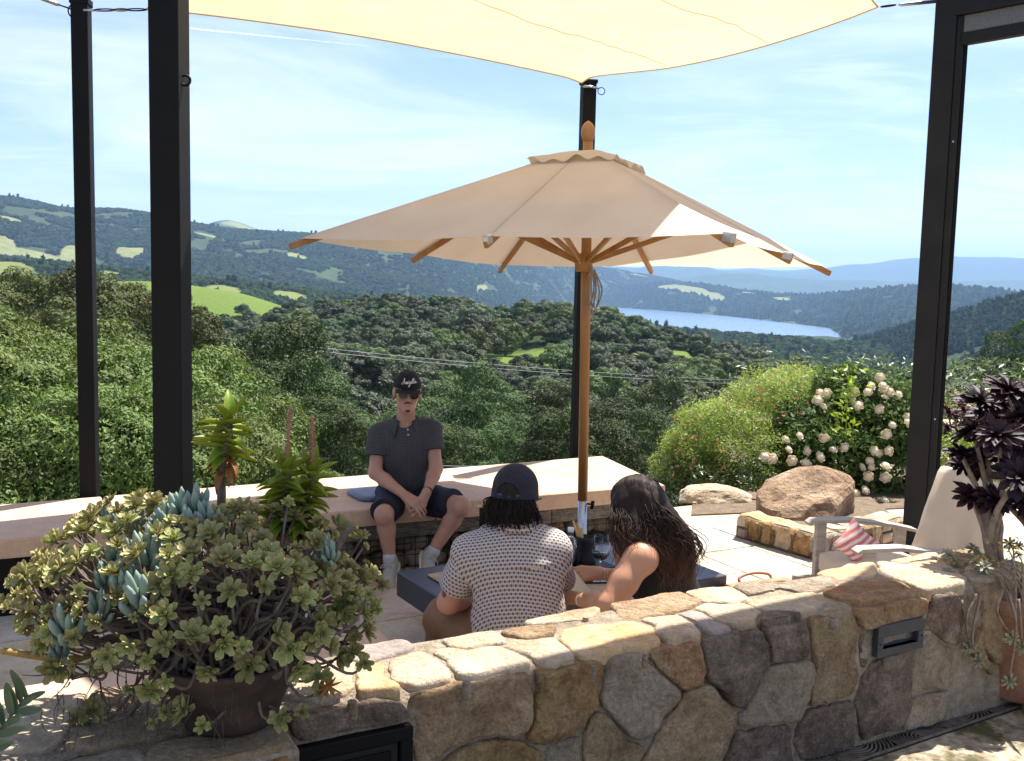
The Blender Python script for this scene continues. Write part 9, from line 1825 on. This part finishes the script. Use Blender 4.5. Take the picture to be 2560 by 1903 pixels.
# ------------------------------------------------------------------ the woman beside him
def woman():
    A = aty; root = empty('person', (*A(1700, 1600, 3.9)[:2], 0.4)); tag(root, 'woman with long dark wavy hair and black tank top leaning over the table', 'person')
    body = Sdf(); hc = A(1585, 1268, 3.90); H = orient((-0.78, 0.46, -0.30)); Lh = head_sdf(body, H, hc)
    neck = A(1612, 1345, 3.90); sN = A(1598, 1398, 3.72); sF = A(1562, 1378, 4.06); chest = A(1640, 1425, 3.90); waist = A(1686, 1520, 3.92); pel = A(1718, 1580, 3.94)
    eN = A(1522, 1512, 3.64); wN = A(1440, 1496, 3.86); eF = A(1562, 1444, 4.24); wF = A(1502, 1434, 4.18)
    body.cap(Lh(0, -0.02, -0.06), neck, 0.043, 0.050, 0.02).cap(neck, sN, 0.045, 0.048, 0.03).cap(neck, sF, 0.045, 0.045, 0.03).ell(chest, (0.12, 0.135, 0.135), k=0.03).cap(chest, waist, 0.105, 0.095, 0.03).cap(waist, pel, 0.10, 0.13, 0.03).ell(sN + [0.010, 0.0, 0.002], (0.066, 0.060, 0.064), k=0.03)
    m = sN * 0.5 + eN * 0.5; body.cap(sN, m, 0.058, 0.054, 0.02).cap(m, eN, 0.054, 0.044, 0.02); m = eN * 0.65 + wN * 0.35; body.cap(eN, m, 0.041, 0.040, 0.02).cap(m, wN, 0.040, 0.025, 0.015)
    body.cap(sF, eF, 0.046, 0.037, 0.02).cap(eF, wF, 0.036, 0.0245, 0.02)
    hand_sdf(body, wN, (-0.75, 0.6, 0.0), (0.0, -0.5, 0.8), -1, (0.35, 0.4, 0.3), 0.1, (0.5, 0.2), 0.9)
    hand_sdf(body, wF, (-0.97, -0.05, -0.02), (0.05, -0.75, 0.65), 1, (0.42, 0.62, 0.45), 0.06, (0.42, 0.12), 0.92)
    hips = [pel + [-0.02, -0.10, -0.02], pel + [-0.02, 0.10, -0.02]]; kn = [A(1560, 1600, 4.16), A(1600, 1590, 4.40)]
    for i in range(2): kn[i][2] = 0.44; an = kn[i] + np.array([0.02, 0.02, -0.32]); body.cap(hips[i], kn[i], 0.085, 0.06, 0.02).cap(kn[i], an, 0.05, 0.035, 0.02).cap(an, an + [-0.12, 0.08, 0.0], 0.03, 0.026, 0.02)
    V1 = body.mesh(0.0058); xw = wF[0] + 0.02; hv = body.mesh(0.0032, lo=np.array([wF[0] - 0.21, wF[1] - 0.08, wF[2] - 0.12]), hi=np.array([wF[0] + 0.01, wF[1] + 0.08, wF[2] + 0.1])); V = np.vstack([V1[0], hv[0]]); Fc = np.vstack([V1[1], hv[1] + len(V1[0])]); sdf_obj('body', (V, Fc), M_skinC, root, sm=1)
    # black tank top: racer back, skin left bare at the shoulders
    tk = Sdf(); tk.ell(chest + [0.008, 0.0, -0.01], (0.130, 0.142, 0.140), k=0.03).cap(chest + [0.02, 0, 0], waist, 0.128, 0.118, 0.04).cap(waist, pel, 0.122, 0.150, 0.04).cap(neck + [0.02, -0.02, -0.012], chest + [0.02, -0.03, 0.05], 0.058, 0.08, 0.03).cap(neck + [0.02, 0.03, -0.012], chest + [0.02, 0.06, 0.04], 0.055, 0.08, 0.03)
    tk.ell(sN + [-0.010, -0.014, -0.004], (0.078, 0.086, 0.090), k=0.012, sub=True); tk.cap(neck + [-0.03, 0, 0.04], neck + [-0.09, 0, -0.03], 0.06, 0.06, 0.01, sub=True)
    sdf_obj('tank_top', tk.mesh(0.0064, noise=folds(41, 0.005, (12, 12, 12))), M_tank, root)
    sk = Sdf(); sk.ell(pel + [0, 0, -0.03], (0.15, 0.17, 0.11), k=0.04)
    for i in range(2): sk.cap(hips[i], kn[i], 0.105, 0.09, 0.05)
    m, N, L, B = nodes('floral_skirt'); tc = N.new('ShaderNodeTexCoord'); vo = N.new('ShaderNodeTexVoronoi'); vo.inputs['Scale'].default_value = 16; L.new(tc.outputs['Object'], vo.inputs['Vector']); r = ramp(N, [(0.18, (0.30, 0.09, 0.05)), (0.24, (0.22, 0.15, 0.05)), (0.34, (0.62, 0.54, 0.44))]); L.new(vo.outputs['Distance'], r.inputs[0]); L.new(r.outputs[0], B.inputs['Base Color']); B.inputs['Roughness'].default_value = 0.9
    sdf_obj('floral_skirt', sk.mesh(0.009, noise=folds(44, 0.008, (9, 9, 9))), m, root)
    # long wavy hair: a cap of hair, the mass down the back, and loose locks
    rg = np.random.default_rng(71); hr = Sdf(); hr.ell(Lh(0, -0.018, 0.032), (0.086, 0.104, 0.096), H, 0.02); bk1, bk2, bk3 = A(1625, 1330, 3.86), A(1660, 1385, 3.83), A(1690, 1440, 3.83)
    hr.cap(Lh(0, -0.05, 0.0), bk1, 0.085, 0.085, 0.04).cap(bk1, bk2, 0.085, 0.070, 0.04).cap(bk2, bk3, 0.065, 0.035, 0.04).cap(Lh(-0.03, -0.01, 0.0), A(1580, 1330, 3.80), 0.075, 0.062, 0.03).cap(A(1580, 1330, 3.80), A(1560, 1380, 3.86), 0.052, 0.026, 0.03).cap(A(1640, 1285, 3.84), A(1682, 1345, 3.85), 0.070, 0.068, 0.03).cap(A(1682, 1345, 3.85), A(1712, 1405, 3.87), 0.066, 0.040, 0.03).cap(Lh(-0.05, 0.01, 0.0), A(1560, 1310, 3.84), 0.06, 0.05, 0.03)
    V, Fc = hr.mesh(0.005, noise=folds(51, 0.0045, (30, 30, 6))); loc = (V - hc) @ H; l = loc[Fc].mean(1); Fc = Fc[~((l[:, 1] > 0.055) & (l[:, 2] < 0.045) & (np.abs(l[:, 0]) < 0.062))]
    mh, N, L, B = nodes('brown_wavy_hair'); tc = N.new('ShaderNodeTexCoord'); sp = N.new('ShaderNodeSeparateXYZ'); L.new(tc.outputs['Object'], sp.inputs[0]); mr = N.new('ShaderNodeMapRange'); L.new(sp.outputs[2], mr.inputs['Value']); mr.inputs['From Min'].default_value = hc[2] + 0.02; mr.inputs['From Max'].default_value = hc[2] - 0.36
    nz = N.new('ShaderNodeTexNoise'); nz.inputs['Scale'].default_value = 30; nz.inputs['Detail'].default_value = 4; mp = N.new('ShaderNodeMapping'); mp.inputs['Scale'].default_value = (1, 1, 0.15); L.new(tc.outputs['Object'], mp.inputs[0]); L.new(mp.outputs[0], nz.inputs['Vector']); mu = N.new('ShaderNodeMath'); mu.operation = 'MULTIPLY'; L.new(mr.outputs[0], mu.inputs[0]); L.new(nz.outputs['Fac'], mu.inputs[1]); r = ramp(N, [(0.03, (0.020, 0.012, 0.009)), (0.22, (0.075, 0.038, 0.025)), (0.5, (0.24, 0.13, 0.085))]); L.new(mu.outputs[0], r.inputs[0]); L.new(r.outputs[0], B.inputs['Base Color']); B.inputs['Roughness'].default_value = 0.6; B.inputs['Specular IOR Level'].default_value = 0.18
    ho = sdf_obj('hair', (V, Fc), mh, root, sm=1); lk = []
    def lock(P, r, wav=0.008, ph=None):
        P = spline(P, 9); ph = rg.random() * 6 if ph is None else ph; t = np.linspace(0, 1, len(P)); P = P + np.stack([wav * np.sin(t * 13 + ph) * (0.25 + t), 0.6 * wav * np.cos(t * 11 + ph) * (0.25 + t), 0.0 * t], 1); lk.append(tube(P, r * np.interp(t, [0, 0.15, 0.6, 1], [0.5, 1, 0.9, 0.08]), 4))
    for k in range(1500):          # from the crown down the back
        a = rg.uniform(-1.2, 1.2); s0 = Lh(0.074 * math.sin(a) * 0.9, -0.018 - 0.088 * math.cos(a) * 0.9, rg.uniform(0.0, 0.07)); 
        side_ = rg.random()
        if side_ < 0.62: e = A(rg.uniform(1640, 1738), rg.uniform(1390, 1490), rg.uniform(3.73, 3.88)); m1 = A(rg.uniform(1605, 1690), rg.uniform(1285, 1335), rg.uniform(3.75, 3.86)); m2 = (m1 + e) / 2 + [0.03 * rg.normal() + 0.03, -0.02, 0.02]
        else:
            yy = rg.uniform(-0.06, 0.05); s0 = Lh(-0.076, yy, rg.uniform(-0.03, 0.05)); xe = 1628 - (yy + 0.06) / 0.11 * 88 + 7 * rg.normal(); e = A(xe, rg.uniform(1340, 1396), rg.uniform(3.70, 3.84)); m1 = A(xe - 6 * rg.random(), rg.uniform(1288, 1318), rg.uniform(3.76, 3.82)); m2 = (m1 + e) / 2 + [0.006 * rg.normal(), -0.012, 0.0]
        lock([s0, m1, m2, e], rg.uniform(0.0010, 0.0024), rg.uniform(0.006, 0.015) if side_ < 0.62 else rg.uniform(0.002, 0.007))
    for k in range(620):          # combed from the parting over the crown
        sd_ = -1 if rg.random() < 0.6 else 1; yy = rg.uniform(-0.10, 0.07); zt = 0.030 + 0.0975 * math.sqrt(max(0.02, 1 - ((yy + 0.018) / 0.106) ** 2)); wide = 0.087 * math.sqrt(max(0.05, 1 - ((yy + 0.018) / 0.108) ** 2))
        P = [Lh(0.004 * sd_, yy, zt), Lh(wide * 0.62 * sd_, yy - 0.006, 0.030 + (zt - 0.030) * 0.80), Lh(wide * 1.0 * sd_, yy - 0.018, 0.030), Lh(wide * 1.02 * sd_, yy - 0.035, -0.04)]
        if sd_ < 0: P += [A(rg.uniform(1545, 1650), rg.uniform(1318, 1345), rg.uniform(3.72, 3.80)), A(rg.uniform(1550, 1690), rg.uniform(1365, 1420), rg.uniform(3.66, 3.78))] if yy > -0.05 else [A(rg.uniform(1640, 1690), rg.uniform(1300, 1345), rg.uniform(3.73, 3.8)), A(rg.uniform(1660, 1735), rg.uniform(1400, 1485), rg.uniform(3.72, 3.8))]
        lock(P, rg.uniform(0.0010, 0.0022), rg.uniform(0.002, 0.007))
    for (x, y, yy) in ((1533, 1440, 3.95), (1540, 1420, 3.92), (1548, 1455, 3.9), (1716, 1500, 3.78), (1700, 1520, 3.78), (1725, 1480, 3.82), (1758, 1425, 3.86), (1750, 1410, 3.88), (1688, 1505, 3.77)): lock([Lh(0.0, -0.02, 0.05), A(x - (0 if x < 1600 else 40), 1330, yy), A(x, (1330 + y) / 2, yy), A(x + 6, y, yy)], 0.003, 0.014)
    obj('locks', join(*lk), mh, ho, smooth=True)
    # bracelets and ring
    M_bead = pmat('pale_beads', [(0.62, 0.50, 0.42), (0.74, 0.64, 0.56)], 60, 0.4); d = wF - eF
    for t, bd in ((0.0, False), (0.10, True), (0.42, True)): obj('bracelet', ring_around(wF - d * (t + 0.02), d, 0.0285 + 0.006 * t, 0.0022 if not bd else 0.0026, 30, bd), M_brass if t > 0.3 else M_bead, root, smooth=True)
    obj('bracelet', ring_around(wN * 0.78 + eN * 0.22, wN - eN, 0.031, 0.0034, 30), M_bead, root, smooth=True)
    # the menu card in her hand
    c = [aty(*p) for p in ((1428, 1424, 4.20), (1476, 1480, 4.12), (1436, 1494, 4.06), (1408, 1462, 4.10))]; c = [aty(1434, 1424, 4.17), aty(1482, 1482, 4.13), aty(1446, 1497, 4.04), aty(1404, 1444, 4.09)]
    m = pmat('cream_card', [(0.66, 0.60, 0.46), (0.70, 0.64, 0.50)], 8, 0.8); root2 = empty('menu_card', c[2]); tag(root2, 'cream printed card held by the woman over the table', 'card'); nrm = unit(np.cross(c[1] - c[0], c[3] - c[0])); nrm = nrm if nrm[1] < 0 else -nrm
    V = [p for p in c] + [p - nrm * 0.0012 for p in c]; obj('sheet', (np.array(V), [(0, 1, 2, 3), (7, 6, 5, 4), (0, 4, 5, 1), (1, 5, 6, 2), (2, 6, 7, 3), (3, 7, 4, 0)]), m, root2); tx = []
    ex, ey = c[1] - c[0], c[3] - c[0]
    for k, (u0, u1, v) in enumerate(((0.36, 0.46, .3), (0.36, 0.44, .42), (0.34, 0.45, .54), (0.30, 0.62, .62), (0.52, 0.68, .38), (0.60, 0.66, .66), (0.44, 0.60, .50))): p, q = c[0] + ex * (0.30 + 0.06 * k) + ey * (0.32 + 0.02 * (k % 3)), c[0] + ex * (0.30 + 0.06 * k) + ey * (0.62 - 0.04 * (k % 2)); tx.append(tube([p + nrm * 0.0006, q + nrm * 0.0006], 0.0007, 4))
    obj('printed_lines', join(*tx), pmat('print_grey', (0.30, 0.28, 0.24), 5, 0.8), root2)
woman()
cube_seat(aty(1300, 1600, 3.78)[:2].tolist() + [0], 'block stool under the man in the woven-print shirt', TH); cube_seat(aty(1712, 1600, 3.92)[:2].tolist() + [0], 'block stool under the woman in the tank top', TH)
